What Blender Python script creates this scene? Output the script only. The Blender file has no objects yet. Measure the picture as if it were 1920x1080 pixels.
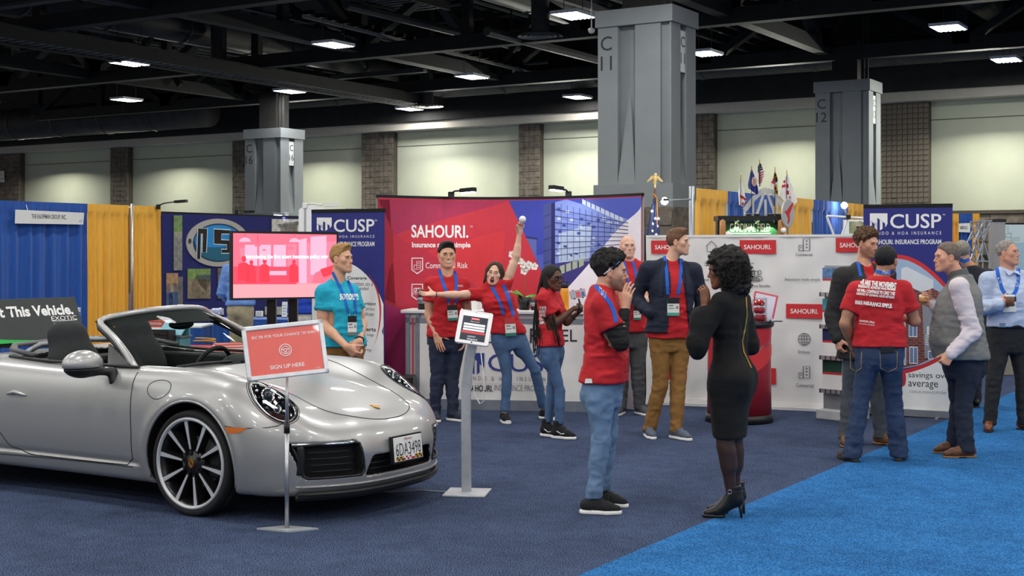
import bpy,bmesh,math,random,time
import numpy as np
from math import sin,cos,pi,radians,sqrt
from mathutils import Vector,Matrix
from mathutils.bvhtree import BVHTree
T0=time.time()
random.seed(7)
SC=bpy.context.scene
COL=SC.collection
# camera, world, exposure
FPX,CX,HY,CAMH=2550.0,960.0,472.0,1.70
cam=bpy.data.cameras.new('camera');camo=bpy.data.objects.new('camera',cam);COL.objects.link(camo)
cam.sensor_width=36.0;cam.lens=FPX/1920*36.0
cam.shift_y=-(540-HY)/1920.0
cam.clip_end=300
camo.location=(0,0,CAMH);camo.rotation_euler=(pi/2,0,0)
SC.camera=camo
SC.view_settings.view_transform='Standard';SC.view_settings.look='None'
SC.view_settings.gamma=1.0;SC.view_settings.use_curve_mapping=False
SC.view_settings.exposure=0.36
w=bpy.data.worlds.new('hall_air');SC.world=w;w.use_nodes=True
w.node_tree.nodes['Background'].inputs[0].default_value=(1.0,0.99,0.96,1)
w.node_tree.nodes['Background'].inputs[1].default_value=0.30
LAMP_W=80.0
WASH_W=290.0
ANG=radians(31.5)
CA,SA=cos(ANG),sin(ANG)
U=Vector((CA,-SA,0));V=Vector((SA,CA,0))
def W(u,v,z=0.0):return U*u+V*v+Vector((0,0,z))
def at(px,py,Y):return Vector(((px-CX)/FPX*Y,Y,CAMH-(py-HY)/FPX*Y))
def uv_of(p):return p.x*CA-p.y*SA,p.x*SA+p.y*CA
HALLROT=-ANG
def add_lamp(name,loc,sx,sy,watts,rot=(0,0,0),col=(1,1,1),spread=pi):
 l=bpy.data.lights.new(name,'AREA');l.shape='RECTANGLE';l.size=sx;l.size_y=sy
 l.energy=watts;l.color=col;l.spread=spread
 o=bpy.data.objects.new(name,l);COL.objects.link(o);o.location=loc;o.rotation_euler=rot
 return o
FIX_Z=6.6
FIX_PX=[(1075,30),(625,85),(243,120),(237,188),(543,172),(885,145),(768,205),(1083,183),(1778,53),(1887,113),(1322,101)]
FIX=[]
for(px,py)in FIX_PX:
 Y=(FIX_Z-CAMH)*FPX/(HY-py);FIX.append(at(px,py,Y))
for iu in range(-5,5):
 for iv in range(-1,6):
  p=W(iu*4.6-5.0,iv*4.6-3.0,FIX_Z)
  if p.y<27.0 and p.y>-9:FIX.append(p)
for p in FIX:
 add_lamp('fixture_light',p-Vector((0,0,0.012)),0.6,0.8,LAMP_W,(0,0,HALLROT),(1.0,0.985,0.96))
 # materials
def srgb(h):
 h=h.lstrip('#');h=h if len(h)==6 else ''.join(k*2 for k in h);c=[int(h[i:i+2],16)/255 for i in(0,2,4)]
 return tuple(((x/12.92)if x<=0.04045 else((x+0.055)/1.055)**2.4)for x in c)+(1,)
MATS={}
def pm(name,col,rough=0.6,metal=0.0,var=0.12,scale=12.0,bump=0.0,bscale=None,coat=0.0,alpha=1.0,trans=0.0,emit=0.0,attr=None,sheen=0.0,ior=1.45,stretch=None):
 if name in MATS:return MATS[name]
 m=bpy.data.materials.new(name);m.use_nodes=True;MATS[name]=m
 nt=m.node_tree;N=nt.nodes;L=nt.links;b=N['Principled BSDF']
 if isinstance(col,str):col=srgb(col)
 if len(col)==3:col=tuple(col)+(1,)
 b.inputs['Roughness'].default_value=rough;b.inputs['Metallic'].default_value=metal
 b.inputs['IOR'].default_value=ior
 tc=N.new('ShaderNodeTexCoord');mp=N.new('ShaderNodeMapping');L.new(tc.outputs['Object'],mp.inputs[0])
 if stretch:mp.inputs['Scale'].default_value=stretch
 if var>0 or attr:
  nz=N.new('ShaderNodeTexNoise');nz.inputs['Scale'].default_value=scale;nz.inputs['Detail'].default_value=4
  L.new(mp.outputs[0],nz.inputs[0])
  mx=N.new('ShaderNodeMix');mx.data_type='RGBA';mx.blend_type='MULTIPLY';mx.inputs[0].default_value=1
  rp=N.new('ShaderNodeMapRange');rp.inputs[1].default_value=0.3;rp.inputs[2].default_value=0.7
  rp.inputs[3].default_value=1-var;rp.inputs[4].default_value=1+var*0.6
  L.new(nz.outputs['Fac'],rp.inputs[0])
  L.new(rp.outputs[0],mx.inputs[7])
  if attr:
   at_=N.new('ShaderNodeAttribute');at_.attribute_name=attr;L.new(at_.outputs['Color'],mx.inputs[6])
  else:mx.inputs[6].default_value=col
  L.new(mx.outputs[2],b.inputs['Base Color'])
 else:b.inputs['Base Color'].default_value=col
 if bump>0:
  n2=N.new('ShaderNodeTexNoise');n2.inputs['Scale'].default_value=bscale or scale*4;n2.inputs['Detail'].default_value=3
  L.new(mp.outputs[0],n2.inputs[0])
  bp=N.new('ShaderNodeBump');bp.inputs['Strength'].default_value=bump;bp.inputs['Distance'].default_value=0.01
  L.new(n2.outputs['Fac'],bp.inputs['Height']);L.new(bp.outputs[0],b.inputs['Normal'])
 if coat:b.inputs['Coat Weight'].default_value=coat;b.inputs['Coat Roughness'].default_value=0.03
 if sheen:b.inputs['Sheen Weight'].default_value=sheen
 if alpha<1:b.inputs['Alpha'].default_value=alpha
 if trans:b.inputs['Transmission Weight'].default_value=trans
 if emit:
  b.inputs['Emission Color'].default_value=col;b.inputs['Emission Strength'].default_value=emit
 return m
 # object helpers
def link(o,parent=None):
 COL.objects.link(o)
 if parent is not None:o.parent=parent
 return o
def thing(name,label,cat,loc=(0,0,0),rz=0.0,group=None):
 o=bpy.data.objects.new(name,None);COL.objects.link(o);o.empty_display_size=0.1
 o.location=loc;o.rotation_euler=(0,0,rz);o['label']=label;o['category']=cat
 if group:o['group']=group
 return o
def tag(o,label,cat,group=None,kind=None):
 o['label']=label;o['category']=cat
 if group:o['group']=group
 if kind:o['kind']=kind
 return o
def struct(o,label=None):
 o['kind']='structure'
 if label:o['label']=label
 return o
def mk(name,verts,faces,mat=None,parent=None,smooth=False,loc=None):
 me=bpy.data.meshes.new(name)
 if isinstance(faces,np.ndarray):
  nf,k=faces.shape;verts=np.ascontiguousarray(verts,dtype=np.float32)
  me.vertices.add(len(verts));me.vertices.foreach_set('co',verts.ravel())
  me.loops.add(nf*k);me.loops.foreach_set('vertex_index',np.ascontiguousarray(faces,dtype=np.int32).ravel())
  me.polygons.add(nf);me.polygons.foreach_set('loop_start',np.arange(0,nf*k,k,dtype=np.int32))
  me.update(calc_edges=True);me.validate()
 else:
  me.from_pydata([tuple(v)for v in verts],[],faces);me.update()
 if smooth and len(me.polygons):me.polygons.foreach_set('use_smooth',np.ones(len(me.polygons),dtype=bool))
 if mat:me.materials.append(mat)
 o=bpy.data.objects.new(name,me);link(o,parent)
 if loc is not None:o.location=loc
 return o
class MB:
 def __init__(s):s.bm=bmesh.new()
 def box(s,x0,x1,y0,y1,z0,z1,M=None,bev=0.0):
  r=bmesh.ops.create_cube(s.bm,size=1.0);vs=r['verts']
  bmesh.ops.scale(s.bm,vec=(x1-x0,y1-y0,z1-z0),verts=vs)
  bmesh.ops.translate(s.bm,vec=((x0+x1)/2,(y0+y1)/2,(z0+z1)/2),verts=vs)
  if bev>0:
   es=list({e for v in vs for e in v.link_edges})
   r=bmesh.ops.bevel(s.bm,geom=es,offset=bev,segments=2,affect='EDGES',profile=0.5)
   vs=list({v for f in r['faces']for v in f.verts}|{v for v in vs if v.is_valid})
  if M is not None:bmesh.ops.transform(s.bm,matrix=M,verts=vs)
  return s
 def bar(s,a,b,r,r2=None,n=8,cap=True):
  a=Vector(a);b=Vector(b);d=b-a;L=d.length
  if L<1e-6:return s
  r2=r if r2 is None else r2
  M=Matrix.Translation((a+b)/2)@d.to_track_quat('Z','Y').to_matrix().to_4x4()
  bmesh.ops.create_cone(s.bm,cap_ends=cap,segments=n,radius1=r,radius2=r2,depth=L,matrix=M)
  return s
 def beam(s,a,b,wx,wz,up=(0,0,1)):
  a=Vector(a);b=Vector(b);d=(b-a);L=d.length;d=d.normalized()
  x=d.cross(Vector(up)).normalized();z=x.cross(d).normalized()
  M=Matrix((x,d,z)).transposed().to_4x4();M.translation=(a+b)/2
  return s.box(-wx/2,wx/2,-L/2,L/2,-wz/2,wz/2,M)
 def tube(s,pts,r,n=8,closed=False,flat=None):
  pts=[Vector(p)for p in pts];m=len(pts);rings=[]
  prev=None
  for i,p in enumerate(pts):
   if closed:t=pts[(i+1)%m]-pts[i-1]
   else:t=pts[min(i+1,m-1)]-pts[max(i-1,0)]
   t=t.normalized()
   if prev is None:
    ref=Vector((0,0,1))if abs(t.z)<0.9 else Vector((1,0,0))
    x=t.cross(ref).normalized()
   else:x=(prev-t*prev.dot(t)).normalized()
   prev=x;y=t.cross(x)
   rr=r[i]if isinstance(r,(list,tuple))else r
   fy=flat or 1.0
   rings.append([s.bm.verts.new(p+x*(rr*cos(2*pi*k/n))+y*(rr*fy*sin(2*pi*k/n)))for k in range(n)])
  for i in range(m if closed else m-1):
   A,B=rings[i],rings[(i+1)%m]
   for k in range(n):s.bm.faces.new((A[k],A[(k+1)%n],B[(k+1)%n],B[k]))
  if not closed:
   s.bm.faces.new(rings[0][::-1]);s.bm.faces.new(rings[-1])
  return s
 def lathe(s,prof,n=24,M=None):
  rings=[]
  for(r,z)in prof:
   if r<1e-5:rings.append([s.bm.verts.new((0,0,z))])
   else:rings.append([s.bm.verts.new((r*cos(2*pi*k/n),r*sin(2*pi*k/n),z))for k in range(n)])
  for A,B in zip(rings[:-1],rings[1:]):
   for k in range(n):
    k2=(k+1)%n
    q=[A[k%len(A)],A[k2%len(A)],B[k2%len(B)],B[k%len(B)]]
    q2=[]
    for v in q:
     if v not in q2:q2.append(v)
    if len(q2)>2:
     try:s.bm.faces.new(q2)
     except ValueError:pass
  if M is not None:
   bmesh.ops.transform(s.bm,matrix=M,verts=[v for R in rings for v in R])
  return s
 def ball(s,c,r,n=12,sc=(1,1,1)):
  M=Matrix.Translation(c)@Matrix.Diagonal((sc[0],sc[1],sc[2],1))
  bmesh.ops.create_uvsphere(s.bm,u_segments=n,v_segments=max(6,n*2//3),radius=r,matrix=M);return s
 def prism(s,poly,z0,z1,M=None):
  a=[s.bm.verts.new((x,y,z0))for x,y in poly];b=[s.bm.verts.new((x,y,z1))for x,y in poly]
  n=len(poly);s.bm.faces.new(a[::-1]);s.bm.faces.new(b)
  for i in range(n):s.bm.faces.new((a[i],a[(i+1)%n],b[(i+1)%n],b[i]))
  if M is not None:bmesh.ops.transform(s.bm,matrix=M,verts=a+b)
  return s
 def mesh(s,name):
  bmesh.ops.recalc_face_normals(s.bm,faces=s.bm.faces)
  me=bpy.data.meshes.new(name);s.bm.to_mesh(me);s.bm.free();return me
 def build(s,name,mat=None,parent=None,smooth=False,loc=None,rot=None,M=None):
  me=s.mesh(name)
  if mat:me.materials.append(mat)
  if smooth:me.polygons.foreach_set('use_smooth',np.ones(len(me.polygons),dtype=bool))
  o=bpy.data.objects.new(name,me);link(o,parent)
  if loc is not None:o.location=loc
  if rot is not None:o.rotation_euler=rot
  if M is not None:o.matrix_local=M
  return o
def smooth_by_angle(o,deg=35):
 me=o.data;me.polygons.foreach_set('use_smooth',np.ones(len(me.polygons),dtype=bool))
 bm=bmesh.new();bm.from_mesh(me)
 for e in bm.edges:
  if len(e.link_faces)==2 and e.calc_face_angle(0)>radians(deg):e.smooth=False
 bm.to_mesh(me);bm.free()
def copy_tree(o,parent=None):
 c=o.copy();COL.objects.link(c)
 if parent is not None:c.parent=parent
 for ch in list(o.children):copy_tree(ch,c)
 return c
TXT={}
def text_mesh(s,size=1.0,bold=0.0,spacing=1.0,align='LEFT',depth=0.0,shear=0.0,line=1.0):
 key=(s,size,bold,spacing,align,depth,shear,line)
 if key in TXT:return TXT[key]
 c=bpy.data.curves.new('lettering','FONT');c.body=s;c.size=size;c.offset=bold*size;c.space_character=spacing
 c.align_x=align;c.align_y='CENTER' if '\n' not in s else 'TOP';c.shear=shear;c.resolution_u=3;c.extrude=depth;c.space_line=line
 o=bpy.data.objects.new('lettering',c);COL.objects.link(o)
 bpy.context.view_layer.update()
 me=bpy.data.meshes.new_from_object(o.evaluated_get(bpy.context.evaluated_depsgraph_get()))
 bpy.data.objects.remove(o);TXT[key]=me
 return me
def text(s,M,width=None,height=None,mat=None,parent=None,name='lettering',bold=0.0,spacing=1.0,align='CENTER',shear=0.0,depth=0.0008,line=1.0):
 me0=text_mesh(s,1.0,bold,spacing,align,0.0,shear,line)
 n=len(me0.vertices);co=np.empty(n*3,dtype=np.float32);me0.vertices.foreach_get('co',co);co=co.reshape(-1,3)
 if n==0:return None
 lo,hi=co.min(0),co.max(0)
 if width and height:sx,sy=width/(hi[0]-lo[0]),height/(hi[1]-lo[1])
 elif width:sx=sy=width/(hi[0]-lo[0])
 else:sx=sy=(height or 1.0)/(hi[1]-lo[1])
 me=me0.copy();me.name=name
 cx={'CENTER':(lo[0]+hi[0])/2,'LEFT':lo[0],'RIGHT':hi[0]}[align];cy=(lo[1]+hi[1])/2
 co2=(co-np.array([cx,cy,0]))*np.array([sx,sy,1.0]);co2[:,2]=depth
 me.vertices.foreach_set('co',co2.astype(np.float32).ravel());me.update()
 me.materials.clear()
 if mat:me.materials.append(mat)
 o=bpy.data.objects.new(name,me);link(o,parent);o.matrix_local=M
 return o
def FR(origin,x,y):
 x=Vector(x).normalized();y=Vector(y);y=(y-x*y.dot(x)).normalized();z=x.cross(y)
 M=Matrix((x,y,z)).transposed().to_4x4();M.translation=Vector(origin);return M
def poly_flat(name,pts,mat,parent,M,z=0.001):
 o=mk(name,[(x,y,z)for x,y in pts],[list(range(len(pts)))],mat,parent);o.matrix_local=M;return o
 # noise
def _h(ix,iy,iz,s):
 n=(ix*73856093)^(iy*19349663)^(iz*83492791)^(s*2654435761&0x7fffffff)
 n=(n^(n>>13))*1274126177&0x7fffffff
 n=(n^(n>>16))&0xffff
 return n.astype(np.float32)/32767.5-1.0
def noise3(P,seed=0):
 P=np.asarray(P,dtype=np.float32);i=np.floor(P).astype(np.int64);f=P-i;f=f*f*(3-2*f)
 x,y,z=i[:,0],i[:,1],i[:,2];fx,fy,fz=f[:,0],f[:,1],f[:,2]
 def l(a,b,t):return a+(b-a)*t
 c=[[[_h(x+a,y+b,z+d,seed)for d in(0,1)]for b in(0,1)]for a in(0,1)]
 return l(l(l(c[0][0][0],c[1][0][0],fx),l(c[0][1][0],c[1][1][0],fx),fy),l(l(c[0][0][1],c[1][0][1],fx),l(c[0][1][1],c[1][1][1],fx),fy),fz)
 # distance fields and surface nets
def A3(v):return np.array(v,dtype=np.float32)
def _nrm(v):v=np.asarray(v,dtype=np.float64);return v/(np.linalg.norm(v)+1e-12)
def smin(a,b,k):
 if k<=0:return np.minimum(a,b)
 h=np.maximum(k-np.abs(a-b),0);return np.minimum(a,b)-h*h*(0.25/k)
def rcone(a,b,ra,rb,flat=None):
 a=A3(a);b=A3(b);ba=b-a;L2=float(ba@ba)+1e-12;m=max(ra,rb)
 def f(X,Y,Z):
  px,py,pz=X-a[0],Y-a[1],Z-a[2]
  if flat is not None:
   n,s=flat;d=(px*n[0]+py*n[1]+pz*n[2])*(1/s-1);px=px+n[0]*d;py=py+n[1]*d;pz=pz+n[2]*d
  h=np.clip((px*ba[0]+py*ba[1]+pz*ba[2])/L2,0,1)
  d=np.sqrt((px-ba[0]*h)**2+(py-ba[1]*h)**2+(pz-ba[2]*h)**2)-(ra+(rb-ra)*h)
  return d*(min(1.0,flat[1])if flat is not None else 1.0)
 mm=m*(max(1.0,flat[1])if flat is not None else 1.0)
 return f,np.minimum(a,b)-mm,np.maximum(a,b)+mm
def ell(c,r,R=None):
 c=A3(c);r=A3(r);R=np.eye(3,dtype=np.float32)if R is None else np.asarray(R,dtype=np.float32)
 def f(X,Y,Z):
  p=(X-c[0],Y-c[1],Z-c[2])
  l=[R[i,0]*p[0]+R[i,1]*p[1]+R[i,2]*p[2]for i in range(3)]
  k0=np.sqrt(sum((l[i]/r[i])**2 for i in range(3)));k1=np.sqrt(sum((l[i]/r[i]**2)**2 for i in range(3)))+1e-9
  return np.where(k0<1e-3,-r.min(),k0*(k0-1.0)/k1)
 e=np.sqrt(((R*r[:,None])**2).sum(0));return f,c-e,c+e
def rbox(c,hs,R=None,rad=0.01):
 c=A3(c);hs=A3(hs);R=np.eye(3,dtype=np.float32)if R is None else np.asarray(R,dtype=np.float32)
 def f(X,Y,Z):
  p=(X-c[0],Y-c[1],Z-c[2])
  q=[np.abs(R[i,0]*p[0]+R[i,1]*p[1]+R[i,2]*p[2])-(hs[i]-rad)for i in range(3)]
  o=np.sqrt(sum(np.maximum(x,0)**2 for x in q));return o+np.minimum(np.maximum(np.maximum(q[0],q[1]),q[2]),0)-rad
 e=(np.abs(R)*hs[:,None]).sum(0);return f,c-e,c+e
def halfspace(p,n):
 p=A3(p);n=A3(_nrm(n))
 return(lambda X,Y,Z:(X-p[0])*n[0]+(Y-p[1])*n[1]+(Z-p[2])*n[2]),None,None
class Field:
 def __init__(s,lo,hi,h):
  s.h=h;s.ax=[np.arange(lo[i]-2*h,hi[i]+3*h,h,dtype=np.float32)for i in range(3)]
  s.F=np.full([len(a)for a in s.ax],0.15,dtype=np.float32)
 def _sl(s,lo,hi,m):
  if lo is None:return tuple(slice(None)for _ in range(3))
  out=[]
  for i in range(3):
   a=max(0,int((lo[i]-m-s.ax[i][0])/s.h));b=min(len(s.ax[i]),int((hi[i]+m-s.ax[i][0])/s.h)+2)
   out.append(slice(a,max(a,b)))
  return tuple(out)
 def _ev(s,prim,m):
  f,lo,hi=prim;sl=s._sl(lo,hi,m)
  X=s.ax[0][sl[0]][:,None,None];Y=s.ax[1][sl[1]][None,:,None];Z=s.ax[2][sl[2]][None,None,:]
  if X.size*Y.size*Z.size==0:return None,None
  return sl,f(X,Y,Z).astype(np.float32)
 def add(s,prim,k=0.02):
  sl,d=s._ev(prim,k+3*s.h)
  if sl is not None:s.F[sl]=smin(s.F[sl],d,k)
  return s
 def sub(s,prim,k=0.0):
  sl,d=s._ev(prim,k+3*s.h)
  if sl is not None:s.F[sl]=-smin(-s.F[sl],d,k)
  return s
 def keep(s,prim,k=0.0):
  sl,d=s._ev((prim[0],None,None),0);s.F[sl]=-smin(-s.F[sl],-d,k);return s
 def mesh(s,smooth=1):
  v,q=surface_nets(s.F,s.ax)
  for _ in range(smooth):v=lap(v,q,0.5)
  return v,q
def surface_nets(F,ax):
 S=F<0
 c=np.zeros([n-1 for n in F.shape],dtype=np.uint8)
 for a in(0,1):
  for b in(0,1):
   for d in(0,1):c+=S[a:F.shape[0]-1+a,b:F.shape[1]-1+b,d:F.shape[2]-1+d]
 idx=np.argwhere((c>0)&(c<8));M=len(idx)
 if M==0:return np.zeros((0,3),np.float32),np.zeros((0,4),np.int32)
 mp=np.full(c.shape,-1,dtype=np.int32);mp[idx[:,0],idx[:,1],idx[:,2]]=np.arange(M)
 pos=np.zeros((M,3),dtype=np.float32);cnt=np.zeros(M,dtype=np.float32)
 i,j,k=idx.T
 for axis in range(3):
  o=[x for x in range(3)if x!=axis]
  for p in(0,1):
   for q in(0,1):
    A=[0,0,0];A[o[0]]=p;A[o[1]]=q;B=list(A);B[axis]=1
    fa=F[i+A[0],j+A[1],k+A[2]];fb=F[i+B[0],j+B[1],k+B[2]]
    m=(fa<0)!=(fb<0);t=np.where(m,fa/(fa-fb+1e-20),0)
    pt=np.zeros((M,3),dtype=np.float32);pt[:,o[0]]=p;pt[:,o[1]]=q;pt[:,axis]=t
    pos+=pt*m[:,None];cnt+=m
 h=float(ax[0][1]-ax[0][0]);org=np.array([a[0]for a in ax],dtype=np.float32)
 v=org+(idx+pos/np.maximum(cnt,1)[:,None])*h
 quads=[]
 for axis in range(3):
  sl0=[slice(None)]*3;sl1=[slice(None)]*3;sl0[axis]=slice(0,-1);sl1[axis]=slice(1,None)
  a,b=S[tuple(sl0)],S[tuple(sl1)];e=np.argwhere(a!=b);inside_first=a[a!=b]
  o=[x for x in range(3)if x!=axis]
  ok=(e[:,o[0]]>0)&(e[:,o[1]]>0)&(e[:,o[0]]<F.shape[o[0]]-1)&(e[:,o[1]]<F.shape[o[1]]-1)
  e=e[ok];inside_first=inside_first[ok]
  def g(d0,d1):
   x=e.copy();x[:,o[0]]-=d0;x[:,o[1]]-=d1;return mp[x[:,0],x[:,1],x[:,2]]
  q=np.stack([g(1,1),g(0,1),g(0,0),g(1,0)],1)
  flip=inside_first if axis!=1 else~inside_first
  q[~flip]=q[~flip][:,::-1];quads.append(q)
 return v.astype(np.float32),np.concatenate(quads).astype(np.int32)
def lap(v,q,lam=0.5):
 n=len(v);acc=np.zeros((n,3));deg=np.zeros(n)
 for a in range(4):
  i,j=q[:,a],q[:,(a+1)%4]
  for x in range(3):
   acc[:,x]+=np.bincount(i,v[j,x],n)+np.bincount(j,v[i,x],n)
  deg+=np.bincount(i,minlength=n)+np.bincount(j,minlength=n)
 return(v+lam*(acc/np.maximum(deg,1)[:,None]-v)).astype(np.float32)
def vnormals(v,q):
 d1=v[q[:,2]]-v[q[:,0]];d2=v[q[:,3]]-v[q[:,1]];fn=np.cross(d1,d2);n=np.zeros_like(v)
 for a in range(4):
  for x in range(3):n[:,x]+=np.bincount(q[:,a],fn[:,x],len(v))
 return n/(np.linalg.norm(n,axis=1,keepdims=True)+1e-12)
def join(parts):
 vs,qs,o=[],[],0
 for v,q in parts:vs.append(v);qs.append(q+o);o+=len(v)
 return np.concatenate(vs),np.concatenate(qs)
def set_col(o,name,rgb):
 a=o.data.color_attributes.new(name,'FLOAT_COLOR','POINT');c=np.ones((len(rgb),4),dtype=np.float32);c[:,:3]=rgb
 a.data.foreach_set('color',c.ravel())
 # the hall
CEIL=pm('black_steel_paint',(0.017,0.0165,0.0155),0.75,var=0.3,scale=3)
CEIL2=pm('dark_grey_duct',(0.052,0.050,0.047),0.6,var=0.3,scale=2)
WALLP=pm('pale_sage_paint','#c3c7b1',0.85,var=0.05,scale=1.5,bump=0.15,bscale=90)
TRIMP=pm('beige_soffit_paint','#c2bcae',0.8,var=0.06)
COLP=pm('blue_grey_concrete_paint','#7f8587',0.75,var=0.05,scale=3,bump=0.12,bscale=60)
DARKT=pm('sign_black','#22262a',0.6,var=0.05)
WHITEP=pm('white_plastic','#e8e8e6',0.45,var=0.03)
BLACKP=pm('black_plastic','#17181a',0.45,var=0.1)
BLACKM=pm('black_metal','#141416',0.35,metal=0.3,var=0.1)
CHROME=pm('chrome','#d8dadd',0.15,metal=1.0,var=0.05)
ALU=pm('brushed_aluminium','#b6b9bd',0.35,metal=0.85,var=0.06,scale=30)
GREYM=pm('grey_metal','#8d9196',0.4,metal=0.6,var=0.06)
def carpet(name,c1,c2,c3):
 m=bpy.data.materials.new(name);m.use_nodes=True;N=m.node_tree.nodes;L=m.node_tree.links;b=N['Principled BSDF']
 b.inputs['Roughness'].default_value=1.0;b.inputs['Specular IOR Level'].default_value=0.05
 tc=N.new('ShaderNodeTexCoord')
 n1=N.new('ShaderNodeTexNoise');n1.inputs['Scale'].default_value=150;n1.inputs['Detail'].default_value=3;n1.inputs['Roughness'].default_value=0.7
 n2=N.new('ShaderNodeTexNoise');n2.inputs['Scale'].default_value=1.1;n2.inputs['Detail'].default_value=5
 n3=N.new('ShaderNodeTexNoise');n3.inputs['Scale'].default_value=7;n3.inputs['Detail'].default_value=5
 for n in(n1,n2,n3):L.new(tc.outputs['Object'],n.inputs[0])
 r=N.new('ShaderNodeValToRGB');r.color_ramp.elements[0].position=0.42;r.color_ramp.elements[0].color=srgb(c1)
 r.color_ramp.elements[1].position=0.60;r.color_ramp.elements[1].color=srgb(c3);e=r.color_ramp.elements.new(0.5);e.color=srgb(c2)
 L.new(n1.outputs['Fac'],r.inputs[0])
 ad=N.new('ShaderNodeMath');ad.operation='ADD';L.new(n2.outputs['Fac'],ad.inputs[0]);L.new(n3.outputs['Fac'],ad.inputs[1])
 mr=N.new('ShaderNodeMapRange');mr.inputs[1].default_value=0.75;mr.inputs[2].default_value=1.3;mr.inputs[3].default_value=0.78;mr.inputs[4].default_value=1.15
 L.new(ad.outputs[0],mr.inputs[0])
 mx=N.new('ShaderNodeMix');mx.data_type='RGBA';mx.blend_type='MULTIPLY';mx.inputs[0].default_value=1
 L.new(r.outputs[0],mx.inputs[6]);L.new(mr.outputs[0],mx.inputs[7]);L.new(mx.outputs[2],b.inputs['Base Color'])
 bp=N.new('ShaderNodeBump');bp.inputs['Strength'].default_value=0.6;bp.inputs['Distance'].default_value=0.01
 L.new(n1.outputs['Fac'],bp.inputs['Height']);L.new(bp.outputs[0],b.inputs['Normal'])
 return m
e0=at(1150,1055,CAMH*FPX/(1055-HY));e1=at(1560,862,CAMH*FPX/(862-HY));e2=at(1850,741,CAMH*FPX/(741-HY))
EDGE_U=uv_of(at(1583,869,CAMH*FPX/(869-HY)))[0]
def slab(name,u0,u1,v0,v1,z0,z1,mat,parent=None):
 m=MB();m.box(u0,u1,v0,v1,z0,z1);o=m.build(name,mat,parent);o.rotation_euler=(0,0,HALLROT);return o
struct(slab('floor',-75,EDGE_U,-12,45,-0.05,0.0,carpet('navy_carpet','#0f1729','#2c3857','#73829f')),'dark navy speckled carpet under the booths')
struct(slab('aisle_floor',EDGE_U,EDGE_U+34,-12,45,-0.052,0.003,carpet('aisle_blue_carpet','#154577','#2566a4','#4f8ec6')),'bright blue aisle carpet strip')
# back wall at v = 39.4
WV=39.4
def wall_u(px):
 x=(px-CX)/FPX;t=WV/(x*SA+CA);return t*(x*CA-SA)
ZT=6.28
wall=struct(slab('wall_back',-72,8,WV+0.30,WV+0.6,0,9.5,WALLP),'pale sage green rear wall of the hall')
struct(slab('trim_1',-72,8,WV-0.35,WV+0.32,ZT-0.27,ZT,TRIMP),'beige soffit band along the top of the rear wall')
struct(slab('trim_2',-72,8,WV+0.285,WV+0.30,ZT-0.80,ZT-0.775,pm('joint_dark','#6c6d62',0.9)),'thin groove across the rear wall')
struct(slab('fascia',-72,8,WV-0.5,WV+0.2,ZT,9.6,CEIL),'black fascia above the soffit')
STONE=bpy.data.materials.new('grey_stone');STONE.use_nodes=True
N=STONE.node_tree.nodes;L=STONE.node_tree.links;b=N['Principled BSDF'];b.inputs['Roughness'].default_value=0.9
tc=N.new('ShaderNodeTexCoord');n1=N.new('ShaderNodeTexNoise');n1.inputs['Scale'].default_value=6;n1.inputs['Detail'].default_value=8
L.new(tc.outputs['Object'],n1.inputs[0]);r=N.new('ShaderNodeValToRGB')
r.color_ramp.elements[0].position=0.3;r.color_ramp.elements[0].color=srgb('#544c43');r.color_ramp.elements[1].position=0.72;r.color_ramp.elements[1].color=srgb('#7d7468')
L.new(n1.outputs['Fac'],r.inputs[0]);L.new(r.outputs[0],b.inputs['Base Color'])
bp=N.new('ShaderNodeBump');bp.inputs['Strength'].default_value=0.5;bp.inputs['Distance'].default_value=0.03;L.new(n1.outputs['Fac'],bp.inputs['Height']);L.new(bp.outputs[0],b.inputs['Normal'])
MORT=pm('stone_joint','#514a41',0.95)
def blocks(u0,u1,z0,z1,bw,bh,vface,parent,depth=0.03,gap=0.012,stuff=False):
 nc=max(1,round((u1-u0)/bw));nr=max(1,round((z1-z0)/bh));dx=(u1-u0)/nc;dz=(z1-z0)/nr
 me=None
 if stuff:
  m=MB()
  for i in range(nc):
   for k in range(nr):
    d=random.uniform(0,0.014)
    m.box(u0+i*dx+gap/2,u0+(i+1)*dx-gap/2,vface-depth-d,vface,z0+k*dz+gap/2,z0+(k+1)*dz-gap/2)
  o=m.build('blocks',STONE,parent);o['kind']='stuff';return
 for i in range(nc):
  for k in range(nr):
   if me is None:
    m=MB();m.box(-dx/2+gap/2,dx/2-gap/2,-depth,0,-dz/2+gap/2,dz/2-gap/2);me=m.mesh('block');me.materials.append(STONE)
   o=bpy.data.objects.new('block',me);link(o,parent)
   o.location=(u0+(i+0.5)*dx,vface+random.uniform(-0.006,0.008),z0+(k+0.5)*dz)
PIL=[(-45,36),(206,239),(435,470),(677,736),(972,1011),(1296,1338),(1652,1741)]
for n,(a,b_)in enumerate(PIL):
 u0,u1=wall_u(a),wall_u(b_)
 p=struct(slab('pilaster',u0,u1,WV+0.05,WV+0.3,0,ZT-0.27,MORT),'grey stone block pilaster on the rear wall')
 if n==6:blocks(u0,u1,2.5,ZT-0.28,0.152,0.152,WV+0.05,p)
 else:blocks(u0,u1,2.0,ZT-0.28,0.20,0.20,WV+0.05,p,stuff=True)
for(a,b_)in((1738,1985),):
 p=struct(slab('wainscot',wall_u(a),wall_u(b_),WV-0.02,WV+0.28,0,2.86,MORT),'rough stone wainscot at the foot of the rear wall')
 blocks(wall_u(a),wall_u(b_),1.6,2.74,0.95,0.38,WV-0.02,p,depth=0.06)
 o=slab('wainscot_cap',wall_u(a),wall_u(b_),WV-0.1,WV+0.28,2.76,2.86,MORT,None);o.parent=p;o.rotation_euler=(0,0,0)
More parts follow.
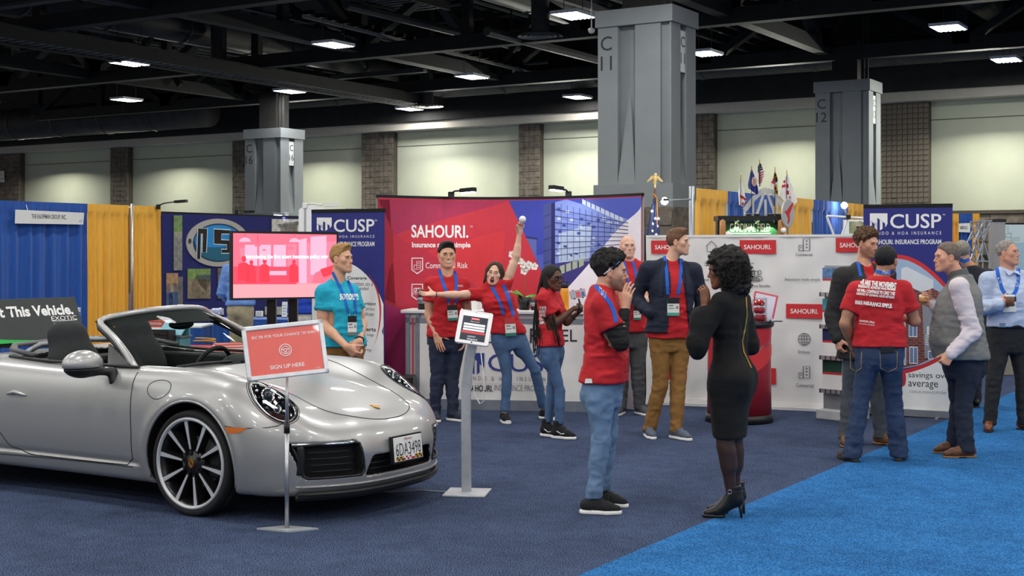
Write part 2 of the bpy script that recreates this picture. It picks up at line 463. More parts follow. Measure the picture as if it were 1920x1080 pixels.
us=[wall_u(x)for x in(-130,120,335,600,850,1090,1480,1870)]
for u in us:
 add_lamp('wall_washer',W(u,WV-1.0,ZT-0.04),1.2,0.15,WASH_W,(radians(-34),0,HALLROT),(1.0,0.985,0.88),radians(165))
p=thing('wall_sign','white C 24 bay sign on the leftmost stone pilaster','sign',W(wall_u(6),WV-0.08,0)+Vector((0,0,at(0,329,59).z)),HALLROT)
MB().box(-0.15,0.15,0,0.02,-0.24,0.24).build('panel',WHITEP,p)
for s_,z_ in(('C',0.10),('24',-0.10)):text(s_,FR((0,-0.002,z_),(1,0,0),(0,0,1)),height=0.15,mat=DARKT,parent=p)
# columns
def column(px,d,num,label,zt=6.1):
 SU,SV=1.47,1.07
 c=at(px,HY,d)
 root=thing('column',label,'column',(c.x,c.y,0),HALLROT);root['kind']='structure'
 zb,zc=2.92,zt-0.30
 a,b2=SU/2,SV/2;n=0.16;cw=0.17;cd=0.14;cv=0.12
 poly=[(-a,-b2),(-a*0.0-0.33,-b2),(-0.33,-b2+cd),(0.02,-b2+cd),(0.02,-b2),(a-0.21,-b2),(a-0.21,-b2+0.07),(a-0.03,-b2+0.07),(a-0.03,-b2),(a,-b2),(a,-cv-0.02),(a-cd,-cv-0.02),(a-cd,cv),(a,cv),(a,b2),(-a,b2),(-a,cv),(-a+cd,cv),(-a+cd,-cv),(-a,-cv)]
 MB().prism(poly,zb,zc).build('shaft',COLP,root)
 MB().box(-a-0.04,a+0.04,-b2-0.04,b2+0.04,zc,zt).build('capital',COLP,root)
 MB().box(-a-0.06,a+0.06,-b2-0.06,b2+0.06,0,zb).build('plinth',COLP,root)
 MB().box(-a-0.075,a+0.075,-b2-0.075,b2+0.075,0,2.50).build('stone_base',STONE,root)
 if num=='11':blocks(-a-.07,a+.07,1.2,2.48,.52,.32,-b2-.07,root,depth=.03,gap=.03)
 m=MB()
 vs=[(-0.33,-b2,zb),(0.02,-b2,zb),(0.02,-b2+cd,zb),(-0.33,-b2+cd,zb),(-0.18,-b2+cd-0.005,zb+1.65),(-0.13,-b2+cd-0.005,zb+1.65)]
 B=[m.bm.verts.new(v)for v in vs]
 for f in((0,1,5,4),(1,2,5),(0,4,3),(3,4,5,2),(0,3,2,1)):m.bm.faces.new([B[i]for i in f])
 vs=[(a,-cv-0.02,zb),(a,cv,zb),(a-cd,cv,zb),(a-cd,-cv-0.02,zb),(a-cd+0.005,0,zb+1.65),(a-cd+0.005,0.05,zb+1.65)]
 B=[m.bm.verts.new(v)for v in vs]
 for f in((0,1,5,4),(1,2,5),(0,4,3),(3,4,5,2),(0,3,2,1)):m.bm.faces.new([B[i]for i in f])
 m.build('wedge',COLP,root)
 Mx=FR((-0.56,-b2-0.003,zc-0.30),(1,0,0),(0,0,1));text('C',Mx,height=0.26,mat=DARKT,parent=root)
 Mx=FR((-0.56,-b2-0.003,zc-0.66),(1,0,0),(0,0,1));text(num,Mx,height=0.26,mat=DARKT,parent=root)
 MB().box(a-cd,a-0.012,-cv-0.0,cv-0.02,zc-0.85,zc-0.10).build('bay_sign',pm('bay_sign_white','#c9cfd0',0.5),root)
 text('C',FR((a-0.009,-0.01,zc-0.30),(0,1,0),(0,0,1)),height=0.19,mat=DARKT,parent=root)
 text(num,FR((a-0.009,-0.01,zc-0.60),(0,1,0),(0,0,1)),height=0.19,mat=DARKT,parent=root)
 m=MB();m.box(-0.35,0.35,-0.3,0.3,zt,zt+1.1);m.bar((0.5,-0.3,zt),(0.5,-0.3,9),0.05);m.bar((0.62,-0.3,zt),(0.62,-0.3,9),0.04)
 m.build('steel_stub',CEIL,root)
column(1213,25.0,'11','tall grey concrete column marked C 11')
column(1590,37.0,'12','grey concrete column marked C 12 behind the flags',6.3)
column(514,43.0,'16','grey concrete column marked C 16 behind the screen',5.55)
# ceiling: deck, trusses, ducts, catwalks
struct(slab('ceiling',-75,36,-12,46,9.6,9.75,CEIL),'black ceiling deck')
def truss(p,d,length,zb,zt,n,wchord=0.32,label='black steel roof truss'):
 m=MB();d=Vector(d);q=p+d*length
 m.beam((p.x,p.y,zb),(q.x,q.y,zb),wchord,0.36);m.beam((p.x,p.y,zt),(q.x,q.y,zt),wchord,0.36)
 root=m.build('roof_truss',CEIL);struct(root,label)
 m=MB()
 for i in range(n):
  a=p+d*(length*i/n);b2=p+d*(length*(i+1)/n);mid=(a+b2)/2
  m.beam((a.x,a.y,zb),(a.x,a.y,zt),0.2,0.26,up=(d.x,d.y,0))
  lo,hi=(a,b2)if i%2==0 else(b2,a)
  m.beam((lo.x,lo.y,zb),(hi.x,hi.y,zt),0.2,0.28,up=(-d.y,d.x,0))
  m.box(lo.x-0.25,lo.x+0.25,lo.y-0.25,lo.y+0.25,zb,zb+0.45)
 m.build('truss_web',CEIL,root)
for u,n in((-33,8),(-22.5,8),(-12.0,8),(-3.2,8),(5.5,7),(14,7)):
 truss(W(u,10),V,28.5,7.2,9.3,9)
for v in(14.5,21.5,29.0,36.0):
 truss(W(-44,v),U,64,7.05,9.2,18)
def tube_thing(name,label,pts,r,mat,n=14,bands=0):
 m=MB();m.tube(pts,r,n);o=m.build(name,mat,None,True);struct(o,label)
 if bands:
  a,b2=Vector(pts[0]),Vector(pts[-1]);m=MB()
  for i in range(1,bands):
   c=a.lerp(b2,i/bands);d=(b2-a).normalized()*0.05;m.bar(c-d,c+d,r*1.05,n=n)
  m.build('duct_band',mat,o,True)
 return o
for(u,z,r,v0)in((-27.5,7.9,0.42,14),(-17.5,8.1,0.40,12),(-8.0,8.2,0.38,12),(1.5,8.2,0.4,12),(9.5,8.2,0.4,12)):
 tube_thing('air_duct','long round dark air duct under the ceiling',[W(u,v0,z),W(u,38,z)],r,CEIL2,bands=9)
tube_thing('air_duct','big round dark duct running along the rear wall',[W(-60,37.2,6.95),W(-36,37.2,6.95)],0.62,CEIL2,18,bands=9)
tube_thing('air_duct','round dark duct along the rear wall beyond the columns',[W(-34,38.0,7.3),W(8,38.0,7.3)],0.4,CEIL2,16,bands=12)
for u,v0 in((-24.5,14),(-15,13),(-5.5,14),(3,12),(12,12),(-30.5,14)):
 m=MB()
 for k,(dz,r)in enumerate(((0,.05),(.18,.035),(.33,.06))):m.bar(W(u+k*.25,v0,7.6+dz),W(u+k*.25,38.5,7.6+dz),r,n=6)
 struct(m.build('pipe_run',CEIL2),'row of thin dark pipes under the ceiling')
def catwalk(u,v0,v1,wdt,z,label):
 m=MB();m.beam(W(u-wdt/2,v0,z),W(u-wdt/2,v1,z),0.09,0.34);m.beam(W(u+wdt/2,v0,z),W(u+wdt/2,v1,z),0.09,0.34)
 root=m.build('catwalk',CEIL);struct(root,label)
 n=min(90,int((v1-v0)/0.28));me=None
 for i in range(n):
  v=v0+(v1-v0)*(i+0.5)/n
  if me is None:
   m=MB();m.box(-wdt/2,wdt/2,-0.06,0.06,-0.015,0.015);me=m.mesh('slat');me.materials.append(pm('slat_grey',(0.13,0.13,0.12),0.6))
  o=bpy.data.objects.new('slat',me);link(o,root);o.location=W(u,v,z-0.1);o.rotation_euler=(0,0,HALLROT)
catwalk(-26.5,14,38,0.9,6.75,'slatted black catwalk high over the left booths')
catwalk(-21.0,12,30,1.3,8.3,'higher slatted catwalk at the top left')
catwalk(-2.6,17,36,1.5,7.6,'slatted black catwalk beside the C 12 column')
catwalk(4.5,17,36,1.4,8.6,'slatted catwalk high at the far right')
m=MB()
A,B=at(568,30,5.6*FPX/442),at(1030,145,5.6*FPX/327)
m.beam(A,B,0.06,0.08);busbar=m.build('busbar',pm('pale_busbar','#8f8d84',0.5));struct(busbar,'thin pale power rail slanting across the ceiling')
m=MB()
for i in range(26):
 c=A.lerp(B,(i+.5)/26)+Vector((0,0,0.12));m.box(-0.14,0.14,-0.05,0.05,-0.05,0.05,Matrix.Translation(c)@Matrix.Rotation(HALLROT,4,'Z'))
m.build('busbar_clip',BLACKM,busbar)
rr=random.Random(21)
m=MB();m2=MB()
for i in range(90):
 u,v,z=rr.uniform(-42,16),rr.uniform(14,37),rr.uniform(6.9,9.2);L_=rr.uniform(3,12);d=V if rr.random()<.6 else U
 a=W(u,v,z)
 if(a+d*L_).x*CA*0+uv_of(a+d*L_)[1]>38.5:continue
 if rr.random()<.55:m.bar(a,a+d*L_,rr.uniform(.03,.12),n=7)
 else:m.beam(a,a+d*L_,rr.uniform(.1,.35),rr.uniform(.06,.16))
for i in range(70):
 a=W(rr.uniform(-42,16),rr.uniform(13,37),rr.uniform(6.6,8.0));m2.bar(a,a+Vector((0,0,9.5-a.z)),rr.uniform(.012,.03),n=5)
 if i%3==0:b2=a+U*rr.choice((-1.6,1.6))+Vector((0,0,2.0));m2.beam(a,b2,.14,.18)
for mm_,mt_,nm_ in((m,CEIL2,'overhead_services'),(m2,CEIL,'hanger_rods')):o=mm_.build(nm_,mt_);struct(o,'tangle of dark pipes, trays and hangers under the ceiling')
def diffuser(px,py,z,label):
 Y=(z-CAMH)*FPX/(HY-py);c=at(px,py,Y);root=thing('air_diffuser',label,'diffuser',c)
 for r in(0.55,0.42,0.29,0.16):
  MB().lathe([(r-0.09,0.04),(r,0.0),(r,0.015),(r-0.08,0.06)],28).build('ring',pm('diffuser_grey',(0.12,0.12,0.115),0.5),root,True)
 MB().bar((0,0,0.05),(0,0,1.6),0.22,n=16).build('neck',CEIL2,root)
diffuser(1013,69,6.9,'round ringed air diffuser left of the C 11 column')
diffuser(410,122,6.9,'round ringed air diffuser high over the yellow drapes')
diffuser(800,200,6.5,'round ringed air diffuser close above the soffit')
m=MB();m.bar((0,0,0),(0,0,0.9),0.012);m.lathe([(0,-.12),(.05,-.1),(.07,-.03),(.03,0)],12)
tag(m.build('sprinkler_head',WHITEP,None,True,at(1109,52,27)),'small white sprinkler head hanging beside the brightest lamp','sprinkler')
TUBE=pm('lit_tube',(0.93,0.97,1.0,1),0.5,var=0,emit=9.0)
HOUS=pm('fixture_white','#dfe3e6',0.4)
names={0:'largest lit ceiling fixture, left of the C 11 column',1:'lit ceiling fixture over the C 16 column side',2:'lit ceiling fixture upper left above the yellow drapes',3:'lit ceiling fixture at the left closer to the rear wall',4:'lit ceiling fixture straight above the C 16 column',5:'lit ceiling fixture mid ceiling by the power rail end',6:'lit ceiling fixture just above the soffit over the red display',7:'lit ceiling fixture just left of the C 11 shaft',8:'bright ceiling fixture at the upper right',9:'ceiling fixture at the far right edge',10:'lit ceiling fixture half hidden behind the C 11 column'}
hm=MB()
hm.box(-0.32,0.32,-0.43,0.43,0.03,0.07);hm.box(-0.32,-0.305,-0.43,0.43,0.0,0.03);hm.box(0.305,0.32,-0.43,0.43,0.0,0.03);hm.box(-0.32,0.32,-0.43,-0.42,0.0,0.03);hm.box(-0.32,0.32,0.42,0.43,0.0,0.03)
hme=hm.mesh('housing');hme.materials.append(HOUS)
tm=MB();tm.bar((0,-0.41,0.010),(0,0.41,0.010),0.022,n=8);tme=tm.mesh('tube');tme.materials.append(TUBE)
wm=MB();wm.bar((0,-0.4,0.07),(0,-0.4,2.5),0.008,n=5);wm.bar((0,0.4,0.07),(0,0.4,2.5),0.008,n=5);wme=wm.mesh('hanger');wme.materials.append(CEIL)
for n,p in enumerate(FIX):
 if n>=len(FIX_PX):break
 r=thing('ceiling_light',names[n],'light',p,HALLROT,'high bay ceiling fixtures')
 for me in(hme,wme):o=bpy.data.objects.new(me.name,me);link(o,r)
 for k in range(6):
  o=bpy.data.objects.new('tube',tme);link(o,r);o.location=(-0.25+0.10*k,0,0)
  # the silver convertible
SILVER=bpy.data.materials.new('silver_car_paint');SILVER.use_nodes=True
N=SILVER.node_tree.nodes;L=SILVER.node_tree.links;b=N['Principled BSDF']
b.inputs['Metallic'].default_value=0.6;b.inputs['Roughness'].default_value=0.40;b.inputs['Coat Weight'].default_value=0.45;b.inputs['Coat Roughness'].default_value=0.05
tc=N.new('ShaderNodeTexCoord');nz=N.new('ShaderNodeTexNoise');nz.inputs['Scale'].default_value=900;L.new(tc.outputs['Object'],nz.inputs[0])
r=N.new('ShaderNodeValToRGB');r.color_ramp.elements[0].color=srgb('#989897');r.color_ramp.elements[1].color=srgb('#b5b5b3');L.new(nz.outputs['Fac'],r.inputs[0]);L.new(r.outputs[0],b.inputs['Base Color'])
GAP=pm('panel_gap','#1b1b1c',0.8,var=0)
RUBBER=pm('tyre_rubber','#1a1a1b',0.75,var=0.15,scale=30)
LEATHER=pm('black_leather','#19191b',0.55,var=0.1,scale=40,bump=0.15,bscale=220)
SEATC=pm('charcoal_seat_cloth','#26282a',0.85,var=0.12,scale=60,bump=0.2,bscale=300)
def glass(name,tint=(0.75,0.8,0.8),refl=1.0):
 m=bpy.data.materials.new(name);m.use_nodes=True;nt=m.node_tree;N=nt.nodes;L=nt.links;N.remove(N['Principled BSDF'])
 t=N.new('ShaderNodeBsdfTransparent');t.inputs[0].default_value=(*tint,1);g=N.new('ShaderNodeBsdfGlossy');g.inputs['Roughness'].default_value=0.01
 f=N.new('ShaderNodeLayerWeight');f.inputs[0].default_value=0.5;pw_=N.new('ShaderNodeMath');pw_.operation='POWER';pw_.inputs[1].default_value=5;L.new(f.outputs['Facing'],pw_.inputs[0]);mu=N.new('ShaderNodeMath');mu.operation='MULTIPLY_ADD';mu.inputs[1].default_value=.9*refl;mu.inputs[2].default_value=.05*refl;L.new(pw_.outputs[0],mu.inputs[0])
 x=N.new('ShaderNodeMixShader');L.new(mu.outputs[0],x.inputs[0]);L.new(t.outputs[0],x.inputs[1]);L.new(g.outputs[0],x.inputs[2]);L.new(x.outputs[0],N['Material Output'].inputs[0])
 return m
WGLASS=glass('windscreen_glass',(0.76,0.82,0.80),0.12)
CLEAR=glass('clear_lens',(0.93,0.95,0.96),1.0)
def spl(xs,ys):
 x=np.asarray(xs,float);y=np.asarray(ys,float);o=np.argsort(x);x,y=x[o],y[o];n=len(x);h=np.diff(x)
 A=np.zeros((n,n));r=np.zeros(n);A[0,0]=A[-1,-1]=1
 for i in range(1,n-1):
  A[i,i-1]=h[i-1];A[i,i]=2*(h[i-1]+h[i]);A[i,i+1]=h[i];r[i]=6*((y[i+1]-y[i])/h[i]-(y[i]-y[i-1])/h[i-1])
 m=np.linalg.solve(A,r)
 T=np.linspace(x[0],x[-1],600);k=np.clip(np.searchsorted(x,T)-1,0,n-2);a=(x[k+1]-T)/h[k];bb=(T-x[k])/h[k]
 Yt=(a*y[k]+bb*y[k+1]+((a**3-a)*m[k]+(bb**3-bb)*m[k+1])*h[k]**2/6).astype(np.float32);T=T.astype(np.float32)
 return lambda q:np.interp(q,T,Yt).astype(np.float32)
def sstep(a,b,x):t=np.clip((x-a)/(b-a),0,1);return t*t*(3-2*t)
zc_=spl([-3.5,-3.3,-3.0,-2.6,-2.2,-1.8,-1.2,-0.7,-0.4,-0.1,0.2,0.5,0.65,0.81,0.93,1.0,1.06,1.2],[.66,.76,.86,.92,.95,.955,.94,.925,.905,.868,.82,.762,.722,.672,.615,.56,.49,.30])
zf_=spl([-3.5,-3.2,-2.8,-2.4,-2.0,-1.5,-1.0,-0.5,-0.2,0.0,0.2,0.4,0.55,0.7,0.85,1.0,1.2],[.66,.80,.90,.945,.945,.93,.925,.928,.930,.925,.905,.858,.785,.695,.59,.48,.3])
wb_=spl([-3.5,-3.0,-2.45,-2.0,-1.5,-1.0,-0.5,0.0,0.3,0.6,0.8,1.1],[.80,.90,.928,.906,.886,.88,.886,.905,.905,.89,.868,.85])
wz_=spl([0.05,.2,.3,.42,.55,.68,.78,.88,1.0],[-.13,-.05,-.022,-.004,0,-.006,-.024,-.062,-.12])
fz_=spl([0.05,.15,.22,.3,.42,.52,.6,.7,.9],[.16,.085,.03,.01,0,.012,.04,.13,.4])
def xfront(y,z):return 1.06-0.50*(np.abs(y)/0.9)**3.0-fz_(z)
def smax(a,b,k):return-smin(-a,-b,k)
def car_outer(x,y,z):
 ay=np.abs(y)
 g=sstep(0.30,0.70,ay)
 zt=zc_(x)-0.035*(ay/0.6)**2*(1-g)+(zf_(x)-zc_(x))*g
 r=np.sqrt(x*x+(z-0.34)**2);r2=np.sqrt((x+2.45)**2+(z-0.34)**2)
 ys=wb_(x)+wz_(z)+0.014*np.exp(-((r-0.425)/0.045)**2)+0.014*np.exp(-((r2-0.425)/0.045)**2)
 sill=sstep(-0.42,-0.55,x)*sstep(-2.0,-1.9,x);ys=ys+0.018*sill*sstep(0.30,0.27,z)-0.012*sill*sstep(0.34,0.28,z)
 F=smax(z-zt,ay-ys,0.15)
 xr=-3.46+0.40*(ay/0.9)**3+0.5*np.maximum(z-0.62,0)**1.2
 F=smax(F,x-xfront(y,z),0.10);F=smax(F,xr-x,0.16);F=smax(F,0.165-z,0.05)
 return F
def poly_in(ay,z,y0,y1,z0,z1,skew_o,skew_i,rad=0.025):
 t=(z-z0)/(z1-z0);a=y0+skew_i*(1-t);b2=y1-skew_o*(1-t)
 qx=np.maximum(a-ay,ay-b2)+rad;qz=np.maximum(z0-z,z-z1)+rad
 return np.sqrt(np.maximum(qx,0)**2+np.maximum(qz,0)**2)+np.minimum(np.maximum(qx,qz),0)-rad
def intakes(x,y,z):
 ay=np.abs(y)
 side=poly_in(ay,z,0.41,0.785,0.285,0.505,0.075,-0.04);mid=poly_in(ay,z,-0.5,0.31,0.275,0.40,-0.05,0,0.02)
 return np.minimum(side,mid)
def car_fn(x,y,z):
 ay=np.abs(y);F=car_outer(x,y,z)
 F=smax(F,-np.maximum(intakes(x,y,z),(xfront(y,z)-0.085)-x),0.012)
 for cx in(0.0,-2.45):
  r=np.sqrt((x-cx)**2+(z-0.345)**2);F=smax(F,-np.maximum(r-0.392,0.50-ay),0.012)
 hole=np.maximum(np.maximum(ay-(0.715-0.05*sstep(-1.5,-2.1,x)),x+0.40+0.27*(ay/0.7)**2),np.maximum(-2.12+0.25*(ay/0.7)**3-x,0.40-z))
 F=smax(F,-hole,0.03)
 for sgn in HL:
  F=smax(F,-sgn(x,y,z),0.006)
 return F
def grad(fn,P,e=0.002):
 x,y,z=P.T
 g=np.stack([fn(x+e,y,z)-fn(x-e,y,z),fn(x,y+e,z)-fn(x,y-e,z),fn(x,y,z+e)-fn(x,y,z-e)],1)/(2*e)
 return g
def project(fn,P,it=4,lim=0.02):
 P=np.array(P,dtype=np.float32)
 for _ in range(it):
  d=fn(*P.T);g=grad(fn,P);st=d[:,None]*g/((g*g).sum(1)[:,None]+1e-6);P=P-np.clip(st,-lim,lim).astype(np.float32)
 return P
HL=[]
HLF=[]
for s in(-1,1):
 c=project(car_outer,[(0.505,0.69*s,0.70)],12,0.1)[0];n=_nrm(grad(car_outer,c[None])[0]);n=_nrm(n+np.array([0.1,0.12*s,0]))
 a=np.array([0.80,0.12*s,-0.58]);a=_nrm(a-n*(a@n));bb=np.cross(n,a);HLF.append((c,a,bb,n,s))
 def bowl(x,y,z,c=c.astype(np.float32),R=np.stack([a,bb,n]).astype(np.float32)):
  p=(x-c[0],y-c[1],z-c[2]);l=[R[i,0]*p[0]+R[i,1]*p[1]+R[i,2]*p[2]for i in range(3)]
  k=np.sqrt((l[0]/0.212)**2+(l[1]/0.115)**2+(l[2]/0.07)**2);return(k-1)*0.07
 HL.append(bowl)
PC=W(0,0);wheel_p=at(357,871,8.74)
CARO=Vector((wheel_p.x,wheel_p.y,0))+V*0.88
car=thing('convertible_car','silver two-door convertible with its roof down and a white number plate','car',CARO,HALLROT)
f=Field((-3.5,-0.95,0.10),(1.08,0.95,1.0),0.0125)
X,Y_,Z=f.ax[0][:,None,None],f.ax[1][None,:,None],f.ax[2][None,None,:]
for k in range(0,len(f.ax[0]),60):
 f.F[k:k+60]=car_fn(np.broadcast_to(X[k:k+60],f.F[k:k+60].shape),np.broadcast_to(Y_,f.F[k:k+60].shape),np.broadcast_to(Z,f.F[k:k+60].shape))
cv,cq=f.mesh(0);cv=project(car_fn,cv,3,0.006);del f,X,Y_,Z
cn=grad(car_fn,cv,0.003);cn/=np.linalg.norm(cn,axis=1,keepdims=True)+1e-9
fc=cv[cq].mean(1);fn_=cn[cq].mean(1)
ay=np.abs(fc[:,1]);x,y,z=fc.T
d_out=car_outer(x,y,z)
deep=d_out<-0.010
dark=(deep&(x>0.3)&(intakes(x,y,z)<0.012))|(deep&(x<-0.3)&(x>-2.3)&(ay<0.73)&(z>0.38))|(deep&((np.hypot(x,z-.345)<.402)|(np.hypot(x+2.45,z-.345)<.402)))|((z<0.17)&(fn_[:,2]<-0.7))
hl=deep&((HL[0](x,y,z)<0.006)|(HL[1](x,y,z)<0.006))&~dark
hood_half=(0.60-0.15*sstep(-0.2,0.56,x))*(1-np.clip((x-0.56)/0.39,0,1)**2.6)**(1/2.3)
hood=(~dark)&(~hl)&(x>-0.33)&(x<0.95)&(ay<hood_half)&(fn_[:,2]>0.3)
door=(~dark)&(~hl)&(x<-0.54)&(x>-1.95)&(z>0.28)&(ay>0.70)&(z<0.95)
bump=(~dark)&(~hl)&(~hood)&(x>0.36)&((z<0.60)|(x>0.72))
body=~(dark|hl|hood|door|bump)
def subset(mask,name,mat,parent):
 q=cq[mask];ids,inv=np.unique(q,return_inverse=True);vv=cv[ids]
 o=mk(name,vv,inv.reshape(-1,4).astype(np.int32),mat,parent,True)
 if len(o.data.vertices)==len(ids):o.data.normals_split_custom_set_from_vertices([tuple(a)for a in cn[ids]])
 return o
subset(body,'body_shell',SILVER,car);subset(hood,'bonnet',SILVER,car)
doors=[subset(door&(y<0),'door',SILVER,car),subset(door&(y>0),'door',SILVER,car)]
bumper=subset(bump,'front_bumper',SILVER,car);subset(dark,'inner_shell',pm('black_shell','#0d0d0e',0.7),car)
HLBLACK=pm('headlamp_black','#101113',0.12,var=0)
hlo=[subset(hl&(y<0),'headlamp',HLBLACK,car),subset(hl&(y>0),'headlamp',HLBLACK,car)]
def on_surf(pts):return project(car_outer,np.array(pts,dtype=np.float32),10,0.05)
def line(pts,r,parent,name='panel_gap',closed=False,mat=None,n=6):
 P=on_surf(pts);m=MB();m.tube([tuple(p)for p in P],r,n,closed);return m.build(name,mat or GAP,parent,True)
def dens(pts,n=10):
 out=[]
 for a,b2 in zip(pts[:-1],pts[1:]):
  for i in range(n):out.append(tuple(a[k]+(b2[k]-a[k])*i/n for k in range(3)))
 return out+[pts[-1]]
for s,dr in((-1,doors[0]),(1,doors[1])):
 line(dens([(-0.585,0.80*s,0.925),(-0.555,.88*s,0.80),(-0.535,.88*s,0.5),(-0.54,.87*s,0.32),(-0.60,.87*s,0.285),(-1.5,.87*s,0.275),(-1.75,.88*s,0.31),(-1.93,.9*s,0.5),(-1.98,.9*s,.75),(-1.99,.8*s,0.95)]),0.0035,dr)
 m=MB();P=on_surf([(-1.78+0.02*i,.9*s,0.712-0.004*abs(i-5))for i in range(11)])
 m.tube([tuple(p+np.array([0,s*0.012*sin(pi*i/10),0]))for i,p in enumerate(P)],[0.008+0.013*sin(pi*i/10)for i in range(11)],8,flat=0.8);m.build('door_handle',SILVER,dr,True)
 line(dens([(-0.54,.86*s,0.27),(-1.9,.87*s,0.255)],20),0.003,car)
 line([(0.33,.9*s,0.605),(0.40,.9*s,.598),(0.5,.87*s,.598),(0.6,.82*s,.60),(0.66,.8*s,.615),(0.69,.78*s,.64)],0.003,car)
 m=MB();P=on_surf([(0.335,.9*s,.600),(0.50,.88*s,.600),(0.44,.89*s,.568),(0.36,.9*s,.560)])
 a=[m.bm.verts.new(tuple(p+np.array([0,.004*s,0])))for p in P];m.bm.faces.new(a)
 r_=bmesh.ops.extrude_face_region(m.bm,geom=m.bm.faces[:]);bmesh.ops.translate(m.bm,vec=(0,-0.015*s,0),verts=[v for v in r_['geom']if isinstance(v,bmesh.types.BMVert)])
 m.build('side_marker',pm('amber_lens','#c8650c',0.2,var=0.1,coat=0.6),bumper)['label']='amber side marker lamp'
line([(-0.33,0,.9)]+[],0.001,car)if False else None
hp=[]
for i in range(60):
 a=pi/2*(1-i/29);xx,hh=(0.56+0.39*sin(a)**(2/2.6),0.45*max(0,cos(a))**(2/2.3))if i<30 else(0.56-0.86*(i-29)/30,0);hp.append((xx,hh if i<30 else 0.60-0.15*float(sstep(-0.2,0.56,np.array(xx)))))
line([(xx,-hh,float(zc_(xx)))for xx,hh in hp[::-1]]+[(xx,hh,float(zc_(xx)))for xx,hh in hp[1:]],0.0032,car)
line([(-0.30+0.108*cos(2*pi*i/40),-0.86,0.805+0.075*sin(2*pi*i/40))for i in range(40)],0.0026,car,'fuel_flap_gap',True)
c0=on_surf([(0.82,0,0.67)])[0];n0=Vector(_nrm(grad(car_outer,c0[None])[0]));cm=FR(Vector(c0)+n0*0.002,(0,1,0),Vector((1,0,-.3))*-1)
shield=[(-.028,.03),(0,.036),(.028,.03),(.028,-.004),(.018,-.024),(0,-.036),(-.018,-.024),(-.028,-.004)]
GOLD=pm('gold_enamel','#c79a3a',0.3,metal=0.8);CREST_R=pm('crest_red','#8e1d1a',0.4)
def crest(parent,M,s=1.0):
 o=MB().prism([(x_*s,y_*s)for x_,y_ in shield],0,0.003).build('crest',GOLD,parent,M=M)
 for(a,b2,c_,d)in((-.024,-.004,.006,.026),(.004,.024,-.024,-.002)):
  poly_flat('crest_bar',[(a*s,c_*s),(b2*s,c_*s),(b2*s,d*s),(a*s,d*s)],CREST_R,o,Matrix(),0.0036)
 poly_flat('crest_centre',[(.009*s*cos(k*pi/3),.011*s*sin(k*pi/3))for k in range(6)],BLACKP,o,Matrix(),0.0042)
crest(car,cm)
for(c,a,bb,n,s),ho in zip(HLF,hlo):
 def ring(ra,rb,k=48):return[c+a*ra*cos(2*pi*i/k)+bb*rb*sin(2*pi*i/k)for i in range(k)]
 line(ring(.219,.123),0.006,ho,'bezel',True,HLBLACK,8)
 line(ring(.234,.138),0.0025,ho,'panel_gap',True)
 P=on_surf(ring(.204,.108));m=MB();m.tube([tuple(p-n*.010)for p in P],0.006,6,True);m.build('chrome_trim',CHROME,ho,True)
 def hp_(u,v,d):return Vector(c+a*u+bb*v+n*d)
 fwd=Vector((0.93,0.12*s,0.25)).normalized()
 for(u,v,R,d)in((-0.06,0.0,0.050,-0.045),(0.065,-0.01,0.030,-0.04)):
  m=MB();M=Matrix.Translation(hp_(u,v,d))@fwd.to_track_quat('Z','Y').to_matrix().to_4x4()
  m.lathe([(R*.72,0.0),(R,-.01),(R*1.05,.012),(R*.95,.02),(R*.74,.004)],24,M);m.build('projector_ring',CHROME,ho,True)
  m=MB();m.ball(hp_(u,v,d),R*.72,16);m.build('projector',pm('projector_lens','#2a3238',0.05,coat=1),ho,True)
 for(u,v)in((-.11,.05),(-.11,-.05),(0.0,.055),(0.0,-.06),(.11,.02)):
  m=MB();m.ball(hp_(u,v,-.03),.014,10);m.build('daylight_lamp',CHROME,ho,True)
 ring0=[(0,0)];pts=[c];R_,K=6,32
 for i in range(1,R_+1):
  for k in range(K):pts.append(c+a*(.217*i/R_*cos(2*pi*k/K))+bb*(.121*i/R_*sin(2*pi*k/K)))
 P=on_surf(pts)+np.array(n)*0.004;fs=[(0,1+k,1+(k+1)%K)for k in range(K)]
 for i in range(R_-1):
  for k in range(K):fs.append((1+i*K+k,1+(i+1)*K+k,1+(i+1)*K+(k+1)%K,1+i*K+(k+1)%K))
 mk('lens',P,fs,CLEAR,ho,True)
